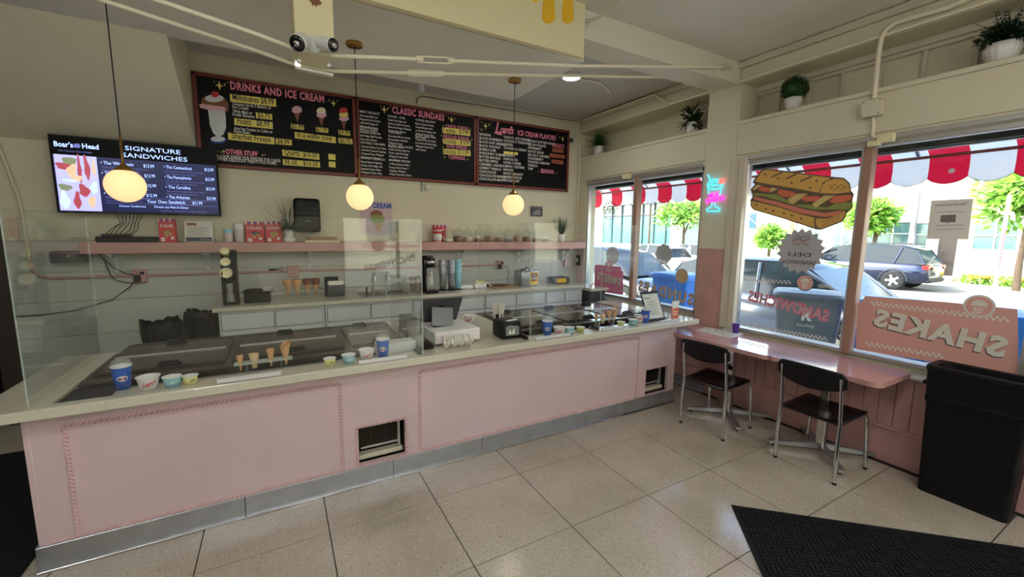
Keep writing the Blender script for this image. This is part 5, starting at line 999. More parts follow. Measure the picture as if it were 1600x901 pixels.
def chair(loc, rz, label, first=None):
    if first: return dup(first, loc, rz, label)
    t = thing('cafe_chair', label, 'chair', loc, rz, 'black cafe chairs at the window tables')
    # faces +x; origin under the back legs' midpoint
    hw = .2
    for s in (-1, 1):
        MB().tube([(0, s*hw, 0.0), (-.012, s*hw*.99, .25), (.0, s*hw*.97, .43), (-.02, s*hw*.96, .6), (-.045, s*hw*.95, .76)], .0125, 12).build('back_leg', M['chrome'], t)
        MB().tube([(.43, s*(hw-.0), 0), (.405, s*(hw-.015), .36), (.398, s*(hw-.018), .405), (.38, s*(hw-.02), .427), (.35, s*(hw-.02), .432), (.0, s*(hw-.01), .425)], .0115, 12).build('front_leg', M['chrome'], t)
        MB().cyl((0, s*hw, 0), (0, s*hw, .015), .014, n=12).build('back_foot_cap', M['black'], t); MB().cyl((.43, s*hw, 0), (.43, s*hw, .015), .013, n=12).build('front_foot_cap', M['black'], t)
    n = 12; V = []; xs = [i/n for i in range(n+1)]
    for i in range(n+1):
        for j in range(n+1):
            u = i/n; v = j/n*2-1; x = -.01+.42*u; hwid = .19+.012*u - (.03*max(0, u-.9)/.1); y = hwid*v
            z = .447-.016*math.sin(PI*min(1, u*1.1))*(1-v*v)-(.02*((u-.88)/.12)**2 if u > .88 else 0)+.004*v*v+.02*u-.014; V.append((x, y, z))
    m_ = n+1; top = list(V); V += [(p[0], p[1], p[2]-.014) for p in top]; N = m_*m_; Fc = []
    for i in range(n):
        for j in range(n): a = i*m_+j; Fc += [(a, a+m_, a+m_+1, a+1), (N+a, N+a+1, N+a+m_+1, N+a+m_)]
    for i in range(n): Fc += [(i*m_, i*m_+N, (i+1)*m_+N, (i+1)*m_), (i*m_+n, (i+1)*m_+n, (i+1)*m_+n+N, i*m_+n+N), (i, i+1, i+1+N, i+N), (n*m_+i, n*m_+i+N, n*m_+i+1+N, n*m_+i+1)]
    MB().add(V, Fc, 0, True).build('seat', M['seat'], t)
    V = []; n = 16; m2 = 6
    for side in (0, 1):
        for i in range(n+1):
            v = i/n*2-1; y = .222*v; curve = -.035+.028*v*v; cor = max(0, (abs(v)-.86)/.14); ztop = .805-.03*cor*cor-.012*v*v; zbot = .66+.04*v*v*.6-.02*(1-v*v)+.01*cor
            for j in range(m2+1): w_ = j/m2; z = zbot+(ztop-zbot)*w_; V.append((curve-.015-.012*w_-(.014 if side else 0), y, z))
    N = (n+1)*(m2+1); k_ = m2+1; Fc = []
    for i in range(n):
        for j in range(m2): a = i*k_+j; Fc += [(a, a+1, a+k_+1, a+k_), (N+a, N+a+k_, N+a+k_+1, N+a+1)]
        Fc += [(i*k_, (i+1)*k_, (i+1)*k_+N, i*k_+N), (i*k_+m2, i*k_+m2+N, (i+1)*k_+m2+N, (i+1)*k_+m2)]
    for j in range(m2): Fc += [(j, j+N, j+1+N, j+1), (n*k_+j, n*k_+j+1, n*k_+j+1+N, n*k_+j+N)]
    MB().add(V, Fc, 0, True).build('backrest', M['black'], t)
    return t
c1 = chair((3.145, 2.205, 0), math.radians(4), 'black and chrome chair at the farther table, near the counter end')
chair((3.275, 1.45, 0), math.radians(-1.5), 'black and chrome chair at the nearer table, beside the bin', c1)
t = thing('trash_can', 'tall slim black trash can with an open top by the window', 'trash can', (3.812, .755, 0))
V = []; hw0, hw1 = .215, .235; prof = [(.0, .205, .09), (.62, .222, .105), (.625, .228, .11), (.66, .232, .112), (.67, .228, .11), (.78, .234, .114), (.845, .236, .116)]
def rr_ring(hy, hx, r, z, n=5):
    out = []
    for cx, cy, a0 in ((hx-r, hy-r, 0), (-hx+r, hy-r, PI/2), (-hx+r, -hy+r, PI), (hx-r, -hy+r, 1.5*PI)): out += [(cx+r*math.cos(a0+PI/2*k/n), cy+r*math.sin(a0+PI/2*k/n), z) for k in range(n+1)]
    return out
def loft(rings, cap0=True, cap1=False):
    mb = MB(); n = len(rings[0]); V = [p for r in rings for p in r]; Fc = [(i*n+k, i*n+(k+1) % n, (i+1)*n+(k+1) % n, (i+1)*n+k) for i in range(len(rings)-1) for k in range(n)]
    if cap0: Fc.append(tuple(range(n))[::-1])
    if cap1: Fc.append(tuple(range((len(rings)-1)*n, len(rings)*n)))
    return mb.add(V, Fc)
loft([rr_ring(a, c, .03, z) for z, a, c in prof]).build('body', M['bin_black'], t)
loft([rr_ring(.238, .118, .035, .83), rr_ring(.243, .122, .035, .84), rr_ring(.243, .122, .035, .862), rr_ring(.236, .115, .03, .872), rr_ring(.2, .085, .05, .868), rr_ring(.195, .08, .05, .8), rr_ring(.18, .07, .05, .72)], False, True).build('rim', M['bin_black'], t)
MB().box((-.05, .236, .72), (.05, .262, .75), 0, .008).build('handle', M['bin_black'], t)
# door mat
A = Vector((2.423, 1.446, 0)); u1 = Vector((1.09, -1.0, 0)).normalized(); u2 = Vector((-.415, -.40, 0)).normalized(); u2 = (u2-u1*u1.dot(u2)).normalized()
t = thing('door_mat', 'black ribbed rubber-edged door mat at the bottom right of the floor', 'mat', tuple(A)); R3 = Matrix((u1, u2, Vector((0, 0, 1)))).transposed().to_4x4(); LX, LY = 1.75, 1.15
MB().box((0, 0, .0005), (LX, LY, .005), 0, xf=R3).add([], []).build('backing', M['rubber'], t)
mb = MB()
for a, c in (((0, 0), (LX, .02)), ((0, LY-.02), (LX, LY)), ((0, 0), (.02, LY)), ((LX-.02, 0), (LX, LY))): mb.box((a[0], a[1], .0005), (c[0], c[1], .008), 0, xf=R3)
mb.build('border', M['rubber'], t)
mb = MB(); cell = .075
nx = int((LX-.05)/cell); ny = int((LY-.05)/cell)
for i in range(nx):
    for j in range(ny):
        ox = .03+i*cell; oy = .03+j*cell
        for k in range(3):
            if (i+j) % 2: mb.box((ox+.004, oy+.006+.024*k, .005), (ox+cell-.002, oy+.02+.024*k, .0125), 0, xf=R3)
            else: mb.box((ox+.006+.024*k, oy+.004, .005), (ox+.02+.024*k, oy+cell-.002, .0125), 0, xf=R3)
mb.build('rib_pattern', M['rubber'], t)['kind'] = 'stuff'
t = thing('floor_mat', 'black rubber work mat on the floor left of the counter end', 'mat', (-1.75, 3.0, 0))
MB().box((-2.35, 1.7, .0005), (-1.185, 4.42, .014), 0, .004).build('mat', M['rubber'], t, world=True)
# newspaper, purple cup
t = thing('newspaper', 'folded newspaper lying on the farther pink table', 'newspaper', (3.8, 2.55, .7355), rz=.15)
for k in range(5): MB().box((-.13+.004*k, -.19, .0005+.0022*k), (.12-.003*k, .19-.01*k, .0022+.0022*k), xf=Matrix.Rotation(.02*k, 4, 'Z')).build('page', M['paper'], t)
a = MB(); r_ = random.Random(8)
for i in range(6):
    for j in range(10): a.box((-.11+.036*i, -.17+.034*j, .0112), (-.11+.036*i+.03*r_.random(), -.17+.034*j+.01+.012*r_.random(), .0116), 0 if r_.random() < .7 else 1)
a.build('print', [M['grey_ink'], M['black_ink']], t)
q = on(1381, 0, 'z', 3) if 0 else None
tag(MB().lathe([(0, .001), (.026, .001), (.028, .05), (.034, .09), (.036, .1), (.031, .098), (.024, .01), (0, .01)], 24).build('purple_cup', M['purple']), 'small purple cup at the window behind the newspaper', 'cup').location = (3.9, 2.44, .7355)
# neon sign on the pillar
NX = XW-.03
t = thing('neon_sign', 'glowing neon milkshake sign with blue glass and pink words on the pillar', 'neon sign', (XW, 2.83, 2.1))
def npx(X, Y): return on(1080+X*.1664, 250+Y*.1665, 'x', NX)
def ntube(mb, pts, r=.0055): mb.tube([tuple(npx(*p)) for p in pts], r, 8)
a = MB(); ntube(a, [(155, 135), (182, 200)]); ntube(a, [(155, 240), (150, 225), (170, 200), (200, 182), (235, 178), (255, 182)]); ntube(a, [(180, 225), (205, 205), (250, 200), (262, 210)]); ntube(a, [(160, 238), (195, 228), (205, 245), (235, 225), (250, 240), (280, 238), (296, 225)])
ntube(a, [(152, 240), (160, 258), (200, 275), (250, 272), (285, 255), (298, 235)]); ntube(a, [(163, 262), (160, 285), (163, 320)]); ntube(a, [(275, 268), (278, 290), (268, 330)])
ntube(a, [(193, 400), (195, 430), (160, 450), (142, 465), (150, 482), (255, 478), (268, 465), (255, 450), (225, 435), (220, 400)])
a.build('blue_tubes', M['cyan_neon'], t, world=True)
a = MB(); c = npx(280, 198); a.tube([(NX, c.y+.02*math.cos(q), c.z+.02*math.sin(q)) for q in [2*PI*k/16 for k in range(16)]], .006, 8, closed=True); a.tube([(NX, c.y+.008*math.cos(q), c.z+.008*math.sin(q)) for q in [2*PI*k/10 for k in range(10)]], .006, 8, closed=True); a.build('red_cherry', M['red_neon'], t, world=True)
a = MB()
for tx, p0, p1, h in (('MILK', (165, 358), (265, 335), .046), ('SHAKES', (133, 410), (318, 372), .046)): text_px(a, tx, 'x', NX-.004, (1080+p0[0]*.1664, 250+p0[1]*.1665), (1080+p1[0]*.1664, 250+p1[1]*.1665), h, bold=.02)
a.build('pink_words', M['pink_neon'], t, world=True)
# ================================================================ plants on the window shelf
SZ = 2.791
def leafball(mb, c, R, n, ls, seed, sc_=(1, 1, 1), shell=.75):
    r = random.Random(seed)
    for k in range(n):
        z = r.uniform(-1, 1); a = r.random()*2*PI; rr = R*(shell+(1-shell)*r.random()); s_ = math.sqrt(1-z*z); d = Vector((s_*math.cos(a), s_*math.sin(a), z))
        p = Vector(c)+Vector((d.x*rr*sc_[0], d.y*rr*sc_[1], d.z*rr*sc_[2])); e = (d+Vector((r.uniform(-.7, .7), r.uniform(-.7, .7), r.uniform(-.7, .7)))).normalized(); s2 = e.orthogonal().normalized(); q = p+e*ls*(.7+.6*r.random()); m_ = (p+q)/2
        mb.add([tuple(p), tuple(m_+s2*ls*.3), tuple(q), tuple(m_-s2*ls*.3)], [(0, 1, 2, 3)])
t = thing('ball_plant', 'round clipped green ball plant in a white pot on the window shelf', 'plant', (4.045, 2.178, SZ))
MB().lathe([(0, 0), (.042, 0), (.062, .06), (.07, .105), (.062, .112), (0, .1)], 28).build('pot', M['white_pot'], t); mb = MB().sphere((0, 0, .185), .085, 20, 0); leafball(mb, (0, 0, .185), .1, 1000, .024, 1); mb.build('foliage', M['leaf'], t)['kind'] = 'stuff'
t = thing('trailing_plant', 'dark broad-leaved plant in a small white pot left of the pillar', 'plant', (4.04, 3.215, SZ))
MB().lathe([(0, 0), (.05, 0), (.06, .12), (.054, .12), (0, .11)], 28).build('pot', M['white_pot'], t); mb = MB(); r_ = random.Random(6)
for k in range(60):
    a = r_.random()*2*PI; e = .3+r_.random()*1.2; leafblade(mb, (0, 0, .1), (math.cos(a)*e, math.sin(a)*e, .9), .1+.12*r_.random(), .045, 1.5*r_.random()+.4)
leafball(mb, (0, 0, .2), .1, 160, .06, 77, (1, 1.1, 1), .2); mb.v = [(min(q[0], .14), q[1], q[2]) for q in mb.v]; mb.build('leaves', M['leaf_dark'], t)['kind'] = 'stuff'
t = thing('fern_plant', 'wispy green fern in a small white pot at the far end of the window shelf', 'plant', (4.05, 4.76, SZ))
MB().lathe([(0, 0), (.055, 0), (.064, .13), (.058, .13), (0, .12)], 28).build('pot', M['white_pot'], t); mb = MB(); r_ = random.Random(9)
def frond(mb, base, d, L, bend, w_, n=9):
    p = Vector(base); dd = Vector(d).normalized()
    for k in range(n):
        q = p+dd*(L/n); sd = dd.cross(Vector((0, 0, 1))).normalized() if abs(dd.z) < .98 else Vector((1, 0, 0)); ww = w_*(1-k/n)*1.0+.008
        for s in (-1, 1): mb.add([tuple(p), tuple(p+sd*s*ww*.6+dd*.012), tuple(p+sd*s*ww+dd*.02), tuple(p+sd*s*ww*.5-dd*.004)], [(0, 1, 2, 3)])
        p = q; dd = (dd+Vector((0, 0, -bend/n))).normalized()
for k in range(120): a = r_.random()*2*PI; e = r_.random()*1.6; frond(mb, (0, 0, .12), (math.cos(a)*e, math.sin(a)*e, 1), .16+.09*r_.random(), 1.3*r_.random()+.3, .045)
mb.v = [(min(q[0], .13), q[1], q[2]) for q in mb.v]
mb.build('fronds', M['leaf'], t)['kind'] = 'stuff'
t = thing('bushy_plant', 'bushy leafy plant in a white ribbed pot at the near end of the window shelf', 'plant', (4.06, .955, SZ))
mb = MB(); n = 48; V = []
for z, r0 in ((0, .055), (.02, .068), (.08, .085), (.12, .078), (.12, .07), (.1, .0)):
    V += [((r0*(1+.04*math.cos(16*2*PI*k/n)))*math.cos(2*PI*k/n), (r0*(1+.04*math.cos(16*2*PI*k/n)))*math.sin(2*PI*k/n), z) for k in range(n)]
mb.add(V, [(i*n+k, i*n+(k+1) % n, (i+1)*n+(k+1) % n, (i+1)*n+k) for i in range(5) for k in range(n)], 0, True).build('ribbed_pot', M['white_pot'], t)
mb = MB(); leafball(mb, (0, 0, .17), .1, 700, .03, 5, (1, 1.25, .7), .3); r_ = random.Random(12)
for k in range(22): a = r_.random()*2*PI; e = .3+r_.random()*.9; frond(mb, (0, 0, .14), (math.cos(a)*e*.5, math.sin(a)*e, 1), .14+.09*r_.random(), .5, .03)
mb.v = [(min(q[0], .135), q[1], q[2]) for q in mb.v]; mb.build('foliage', M['leaf_dark'], t)['kind'] = 'stuff'

# ================================================================ decals on the window glass
GX = 4.009
def dpoly(mb, pts, mi=0, lay=0): poly_px(mb, pts, 'x', GX-.0006*lay, mi, .0006)
def checks(mb, p0, p1, n, mi=0, lay=1, s=.016, gx=None, m='decal_white'):
    mb = MB(); mi = 0
    gx = gx or GX; A = on(*p0, 'x', gx-.0006*lay); B = on(*p1, 'x', gx-.0006*lay); U = (B-A)/(n*2)
    for k in range(n*2):
        z = s if k % 2 else 0; P = A+U*k
        mb.add([tuple(P+Vector((-.0008, 0, z))), tuple(P+U+Vector((-.0008, 0, z))), tuple(P+U+Vector((-.0008, 0, z+s))), tuple(P+Vector((-.0008, 0, z+s)))], [(0, 1, 2, 3)], mi)
    mb.build('checkered_line', M[m], t, world=True)
def cone_badge(mb, c, r, ring, fill, ink, lay=2):
    q = on(*c, 'x', GX)
    def circ(rr, mi, l): mb.prism([(q.y+rr*math.cos(a), q.z+rr*math.sin(a)) for a in [2*PI*k/36 for k in range(36)]], 'x', GX-.0006*l, GX-.0006*l-.0006, mi)
    circ(r, ring, lay); circ(r*.9, ink, lay+1); circ(r*.84, fill, lay+2)
    l = lay+3; mb.prism([(q.y+r*.5*math.cos(a), q.z+r*.1+r*.48*math.sin(a)) for a in [PI*k/14 for k in range(15)]]+[(q.y-r*.52, q.z+r*.0), (q.y+r*.52, q.z)], 'x', GX-.0006*l, GX-.0006*l-.0006, ink)
    for k in (-1, 0, 1): mb.prism([(q.y+r*(.22*k-.09), q.z-r*.12), (q.y+r*(.22*k+.05), q.z-r*.12), (q.y+r*(.16*k+.16), q.z-r*.72), (q.y+r*(.16*k+.04), q.z-r*.72)], 'x', GX-.0006*l, GX-.0006*l-.0006, ink)
D('decal_rose2', (226, 110, 128), .7)
# SHAKES
t = thing('window_sticker', 'large salmon shakes sticker low on the near window pane', 'sticker', (GX, 1.1, .85))
a = MB(); dpoly(a, [(1337, 545), (1340, 474), (1347, 470), (1352, 462), (1480, 472), (1540, 478), (1590, 483), (1592, 588)]); a.build('sheet', M['decal_pink'], t, world=True)
a = MB(); Z8 = lambda X, Y: (1350+.2221*X, 400+.222*Y)
for lay, dx, dy, mi in ((1, -9, 7, 1), (2, 0, 0, 0)):
    mb = MB(); A = on(*Z8(985+dx, 712+dy), 'x', GX-.002*lay); B = on(*Z8(60+dx, 478+dy), 'x', GX-.002*lay)
    put_text(a, 'SHAKES', A, B-A, (-1, 0, 0), width=(B-A).length, h=.12, mi=mi, bold=.045, sp=1.15)
checks(a, Z8(1020, 466), Z8(45, 345), 24, 0, 1); checks(a, Z8(560, 722), Z8(10, 628), 14, 0, 1)
a.build('lettering', [M['decal_white'], M['decal_shadow']], t, world=True)
a = MB(); cone_badge(a, (1530, 478), .074, 0, 1, 2, 3); a.build('round_badge', [M['car_white'], M['decal_pink'], M['decal_white']], t, world=True)
# SANDWICHES
t = thing('window_sticker', 'pink outlined sandwiches lettering with checkered lines on the middle pane', 'sticker', (GX, 2.0, 1.0)); a = MB()
ZS = lambda X, Y: (1150+.1998*X, 380+.1998*Y)
A = on(*ZS(720, 612), 'x', GX-.001); B = on(*ZS(90, 440), 'x', GX-.001); put_text(a, 'SANDWICHES', A, B-A, (-1, 0, 0), width=(B-A).length, h=.088, mi=0, bold=.06, sp=1.1)
A = on(*ZS(712, 608), 'x', GX-.003); B = on(*ZS(97, 438), 'x', GX-.003); put_text(a, 'SANDWICHES', A, B-A, (-1, 0, 0), width=(B-A).length, h=.076, mi=1, bold=.0, sp=1.12)
checks(a, ZS(715, 765), ZS(30, 638), 24, 1); checks(a, ZS(750, 352), ZS(640, 348), 5, 1); checks(a, ZS(430, 320), ZS(55, 295), 13, 1); a.build('lettering', [M['decal_rose2'], M['decal_grey']], t, world=True)
a = MB(); cone_badge(a, (1258, 441.5), .072, 0, 1, 2, 3); a.build('round_badge', [M['navy_ink'], M['decal_pink'], M['decal_white']], t, world=True)
# deli burst
def burst(cx, cy, r, label, lines, n=22, sandwich=True):
    q = on(cx, cy, 'x', GX); t = thing('window_sticker', label, 'sticker', (GX, q.y, q.z)); a = MB()
    a.prism([(q.y+r*(1 if k % 2 else .84)*math.cos(2*PI*k/(2*n)), q.z+r*(1 if k % 2 else .84)*math.sin(2*PI*k/(2*n))) for k in range(2*n)], 'x', GX, GX-.0006); a.build('sheet', M['decal_grey'], t, world=True)
    a = MB(); z = q.z-r*.12
    for tx, wd in lines:
        put_text(a, tx, (GX-.0008, q.y-wd*r/2, z-r*.12), (0, 1, 0), (-1, 0, 0), width=wd*r, h=r*.17, mi=0); z -= r*.34
    if sandwich:
        for k, (dz, w_, m_) in enumerate(((.62, .62, 1), (.5, .7, 0), (.4, .72, 2), (.3, .7, 1))):
            a.tube([(GX-.001, q.y+w_*r*(j/8-.5), q.z+r*(dz+.05*math.sin(j*1.3+k))) for j in range(9)], r*.015, 4, m_)
    a.build('print', [M['black_ink'], M['decal_shadow'], M['decal_red']], t, world=True); return t
burst(1250, 392, .2, 'grey starburst deli sandwich sticker under the big sandwich', (('DELI', .9), ('SANDWICH', 1.35)), 18)
burst(957, 399, .135, 'white starburst sticker above the pink sweets sticker', (('SUNDAES', .9),), 18)
q = on(1037, 397, 'x', GX); t = thing('window_sticker', 'pale round ice cream sticker with faint words left of the pillar', 'sticker', (GX, q.y, q.z)); a = MB()
a.prism([(q.y+.12*(1+.04*math.cos(9*w_))*math.cos(w_), q.z+.12*(1+.04*math.cos(9*w_))*math.sin(w_)) for w_ in [2*PI*k/54 for k in range(54)]], 'x', GX, GX-.0006); a.build('sheet', M['decal_grey'], t, world=True)
a = MB(); text_px(a, 'SMOOTHIES', 'x', GX, (1074, 397), (1050, 392), .03); text_px(a, '& FLOATS', 'x', GX, (1070, 404), (1053, 401), .028); a.build('lettering', M['brown_ink'], t, world=True)
# ice cream line drawing high on the left pane
q = on(953, 332, 'x', GX); t = thing('window_sticker', 'line-drawn ice cream sundae sticker high on the left pane', 'sticker', (GX, q.y, q.z)); a = MB()
for cx, cz, r in ((-.05, .02, .05), (.05, .02, .05), (0, .05, .055), (0, -.02, .1)): a.tube([(GX-.001, q.y+cx+r*math.cos(w_), q.z+cz+r*.7*math.sin(w_)) for w_ in [2*PI*k/20 for k in range(20)]], .0035, 5, closed=True)
for k in range(9): w_ = PI*(.1+.8*k/8); a.tube([(GX-.001, q.y+.12*math.cos(w_), q.z+.12*math.sin(w_)), (GX-.001, q.y+.15*math.cos(w_+.05), q.z+.15*math.sin(w_+.05)), (GX-.001, q.y+.14*math.cos(w_-.1), q.z+.16*math.sin(w_-.1))], .0045, 5, 1)
a.tube([(GX-.001, q.y-.02, q.z-.09), (GX-.001, q.y-.02, q.z-.2), (GX-.001, q.y+.02, q.z-.22)], .0035, 5); a.build('line_drawing', [M['black_ink'], M['decal_shadow']], t, world=True)
# SWEETS
t = thing('window_sticker', 'rose pink sweets sticker on the left window pane', 'sticker', (GX, 4.4, .93)); a = MB(); ZW = lambda X, Y: (900+.2442*X, 260+.2442*Y)
dpoly(a, [ZW(*p) for p in ((120, 635), (135, 628), (260, 640), (285, 640), (290, 665), (302, 672), (300, 820), (235, 812), (150, 800), (128, 780), (118, 770))]); a.build('sheet', M['decal_rose'], t, world=True)
a = MB()
for lay, d, mi in ((1, 3, 1), (2, 0, 0)): A = on(*ZW(286-d, 766+d), 'x', GX-.002*lay); B = on(*ZW(132-d, 718+d), 'x', GX-.002*lay); put_text(a, 'SWEETS', A, B-A, (-1, 0, 0), width=(B-A).length, h=.1, mi=mi, bold=.045, sp=1.2)
checks(a, ZW(290, 798), ZW(125, 778), 14, 0, 1, .006); checks(a, ZW(290, 668), ZW(135, 650), 14, 0, 1, .006); a.build('lettering', [M['decal_white'], M['decal_shadow']], t, world=True)
a = MB(); cone_badge(a, ZW(211, 636), .078, 2, 1, 0, 3); a.build('round_badge', [M['decal_white'], M['decal_rose'], M['decal_white']], t, world=True)
# SUNDAES
t = thing('window_sticker', 'tan sundaes lettering with tan round badge, on the pane beside the pillar', 'sticker', (GX, 3.4, 1.05)); a = MB()
for lay, d, mi in ((1, 3, 1), (2, 0, 0)): A = on(*ZW(750-d, 886+d), 'x', GX-.002*lay); B = on(*ZW(398-d, 786+d), 'x', GX-.002*lay); put_text(a, 'SUNDAES', A, B-A, (-1, 0, 0), width=(B-A).length, h=.115, mi=mi, bold=.05, sp=1.3)
A = ZW(762, 905); checks(a, (1084, 490), (1040, 484), 8, 2, 1, .014); checks(a, (1012, 478), (993, 476), 6, 2, 1, .014)
a.build('lettering', [M['decal_tan'], M['decal_shadow'], M['decal_white']], t, world=True)
a = MB(); cone_badge(a, ZW(678, 700), .085, 0, 1, 2, 3); a.build('round_badge', [M['decal_tan'], M['decal_tan'], M['decal_cheese']], t, world=True)
# big sandwich
t = thing('window_sticker', 'large submarine sandwich sticker with brown outlines on the middle pane', 'sticker', (GX, 2.0, 1.9)); ZB = lambda X, Y: (1150+.222*X, 200+.222*Y); a = MB()
def sp(pts, mi, lay): dpoly(a, [ZB(*p) for p in pts], mi, lay)
sp([(118, 385), (122, 370), (180, 295), (210, 284), (480, 318), (700, 345), (760, 350), (800, 385), (812, 440), (832, 465), (820, 510), (822, 560), (795, 585), (778, 600), (775, 620), (750, 660), (600, 716), (560, 712), (340, 640), (120, 575), (100, 545), (100, 505), (118, 480), (102, 430), (135, 395)], 0, 0)
sp([(132, 376), (185, 302), (210, 293), (480, 326), (670, 350), (610, 385), (582, 455), (420, 425), (250, 398)], 1, 1); sp([(592, 458), (605, 405), (640, 372), (700, 356), (755, 360), (792, 390), (804, 450), (700, 462)], 1, 1)
sp([(112, 428), (150, 398), (180, 402), (130, 438)], 2, 1); sp([(120, 455), (180, 462), (290, 468), (420, 540), (520, 540), (640, 560), (700, 530), (812, 522), (812, 558), (790, 575), (640, 570), (560, 575), (420, 545), (320, 515), (200, 480), (130, 475)], 3, 1)
sp([(155, 432), (175, 410), (240, 420), (235, 445), (195, 448)], 4, 2); sp([(290, 455), (310, 430), (400, 448), (430, 470), (380, 485), (320, 480)], 4, 2); sp([(460, 500), (480, 480), (580, 478), (600, 495), (560, 515), (490, 515)], 4, 2); sp([(655, 515), (690, 480), (815, 468), (812, 500), (760, 522), (690, 528)], 4, 2)
sp([(235, 455), (248, 418), (295, 428)], 2, 3); sp([(365, 500), (430, 462), (505, 462), (408, 532), (380, 528)], 2, 3); sp([(535, 535), (620, 475), (695, 474), (560, 560)], 2, 3)
sp([(115, 490), (125, 480), (300, 520), (480, 570), (620, 598), (740, 580), (750, 590), (700, 618), (620, 625), (450, 600), (300, 548), (130, 505)], 5, 2)
sp([(108, 545), (110, 512), (300, 556), (450, 606), (555, 630), (548, 665), (556, 700), (340, 632), (125, 568)], 1, 1); sp([(566, 635), (640, 638), (720, 612), (765, 580), (768, 610), (745, 650), (600, 706), (575, 700), (560, 670)], 1, 1)
for p, q_ in (((250, 345), (330, 308)), ((355, 355), (425, 322)), ((455, 375), (535, 338))): a.tube([tuple(on(*ZB(*p), 'x', GX-.003)), tuple(on(*ZB(*q_), 'x', GX-.003))], .006, 5, 0)
for X, Y in ((205, 326), (297, 354), (392, 386), (570, 372), (522, 420), (145, 541), (210, 567), (263, 582), (338, 598), (395, 614), (460, 636)): dpoly(a, [ZB(X+p[0], Y+p[1]) for p in ell(0, 0, 10, 6, 10)], 0, 4)
r_ = random.Random(3)
for k in range(16): dpoly(a, [ZB(665+110*r_.random()+p[0], 400+45*r_.random()*1+p[1]) for p in [(-4, -3), (4, -3), (4, 3), (-4, 3)]] if 0 else [ZB(660+(k % 8)*15+p[0], 405+(k//8)*22+8*math.sin(k*2)+p[1]) for p in ((-4, -3), (4, -3), (4, 3), (-4, 3))], 0, 4); dpoly(a, [ZB(610+(k % 8)*17+p[0], 662+(k//8)*18-(k % 8)*6+p[1]) for p in ((-4, -3), (4, -3), (4, 3), (-4, 3))], 0, 4)
a.build('print', [M['decal_brown'], M['decal_bread'], M['decal_cheese'], M['decal_green'], M['decal_red'], M['decal_ham']], t, world=True)
# notice taped to the near pane
t = thing('paper_notice', 'grey sheet of paper taped to the near window pane', 'notice', (GX, 1.07, 1.69)); a = MB(); dpoly(a, [(1455, 313), (1521, 310), (1513, 374), (1448, 373)]); a.build('sheet', M['paper'], t, world=True)
a = MB(); text_px(a, 'Thank you and welcome', 'x', GX-.001, (1511, 320), (1461, 322), .018); dpoly(a, [(1470, 336), (1494, 335), (1493, 347), (1482, 347), (1481, 350), (1479, 347), (1469, 347)], 0, 1)
for v in (331, 352, 358): dpoly(a, [(1462, v), (1505, v-1), (1505, v-.3), (1462, v+.7)], 0, 1)
a.build('print', M['grey_ink'], t, world=True)
# rear shop window lettering (read the right way round from the street)
t = thing('window_sticker', 'dark sandwiches lettering on the rear shop window', 'sticker', (2.4, -4.59, 1.2)); a = MB()
def rear(u, v): q = on(u, v, 'y', 2*GY+4.59); return Vector((q.x, -4.59, q.z))
A = rear(570, 424); B = rear(651, 406); put_text(a, 'SANDWICHES', A, B-A, (0, 1, 0), width=(B-A).length, h=.14, bold=.05, thick=.004, sp=1.1)
for p0, p1 in (((565, 387), (656, 387)), ((567, 442), (656, 436))):
    A = rear(*p0); B = rear(*p1); U = (B-A)/48
    for k in range(48): z = .035*(k % 2); P = A+U*k; a.add([tuple(P+Vector((0, .003, z))), tuple(P+U+Vector((0, .003, z))), tuple(P+U+Vector((0, .003, z+.035))), tuple(P+Vector((0, .003, z+.035)))], [(0, 1, 2, 3)])
a.build('lettering', M['decal_shadow'], t, world=True); q = rear(591, 382)
MB().prism([(q.x+.16*math.cos(w_), q.z+.16*math.sin(w_)) for w_ in [2*PI*k/36 for k in range(36)]], 'y', -4.592, -4.588).build('round_badge', M['decal_pink'], t, world=True)

# ================================================================ awning outside
t = thing('awning', 'red and white striped awning with scalloped valance outside the shop windows', 'awning', (4.9, 3.0, 2.38))
k0, k1 = -14, 24
first = {}
for k in range(k0, k1):
    y = .991+.2445*k; red = (k % 2 == 1); n = 8
    if red not in first:
        V = []; w_ = .2445
        for i in range(n+1): V += [(-.52, w_*i/n, .37), (-.26, w_*i/n, .18), (0, w_*i/n, 0)]
        Fc = [(3*i+j, 3*i+3+j, 3*i+4+j, 3*i+1+j) for i in range(n) for j in range(2)]
        mb = MB().add(V, Fc); V2 = []
        for i in range(n+1):
            zb = -.185-.05*math.sin(PI*i/n)**.7; V2 += [(0.0, w_*i/n, -.004), (.012, w_*i/n, -.1), (.004+.006*math.sin(PI*i/n), w_*i/n, zb)]
        mb.add(V2, Fc, 0, True); o = mb.build('red_stripe' if red else 'white_stripe', M['red_cloth' if red else 'white_cloth'], t); first[red] = o
        MB().tube([(V2[3*i+2][0], V2[3*i+2][1], V2[3*i+2][2]) for i in range(n+1)], .003, 4).build('hem', M['car_black'], o)
    else:
        o = first[red].copy(); C.objects.link(o); o.parent = t; h_ = first[red].children[0].copy(); C.objects.link(h_); h_.parent = o
    o.location = (0, y-3.0, 0)
MB().box((4.885, -2.4, 2.365), (4.905, 6.8, 2.39), 0, .004).build('front_bar', M['brown_red'], t, world=True)
for y in (1.55, 2.6, 3.2, 4.6, .4, 5.6): MB().add([(4.89, y-.01, 2.4), (4.89, y+.01, 2.4), (4.37, y-.01, 2.76), (4.37, y+.01, 2.76), (4.89, y-.01, 2.38), (4.89, y+.01, 2.38), (4.37, y-.01, 2.73), (4.37, y+.01, 2.73)], [(0, 1, 3, 2), (4, 6, 7, 5), (0, 2, 6, 4), (1, 5, 7, 3), (0, 4, 5, 1), (2, 3, 7, 6)]).build('arm', M['tablet_grey'], t, world=True)
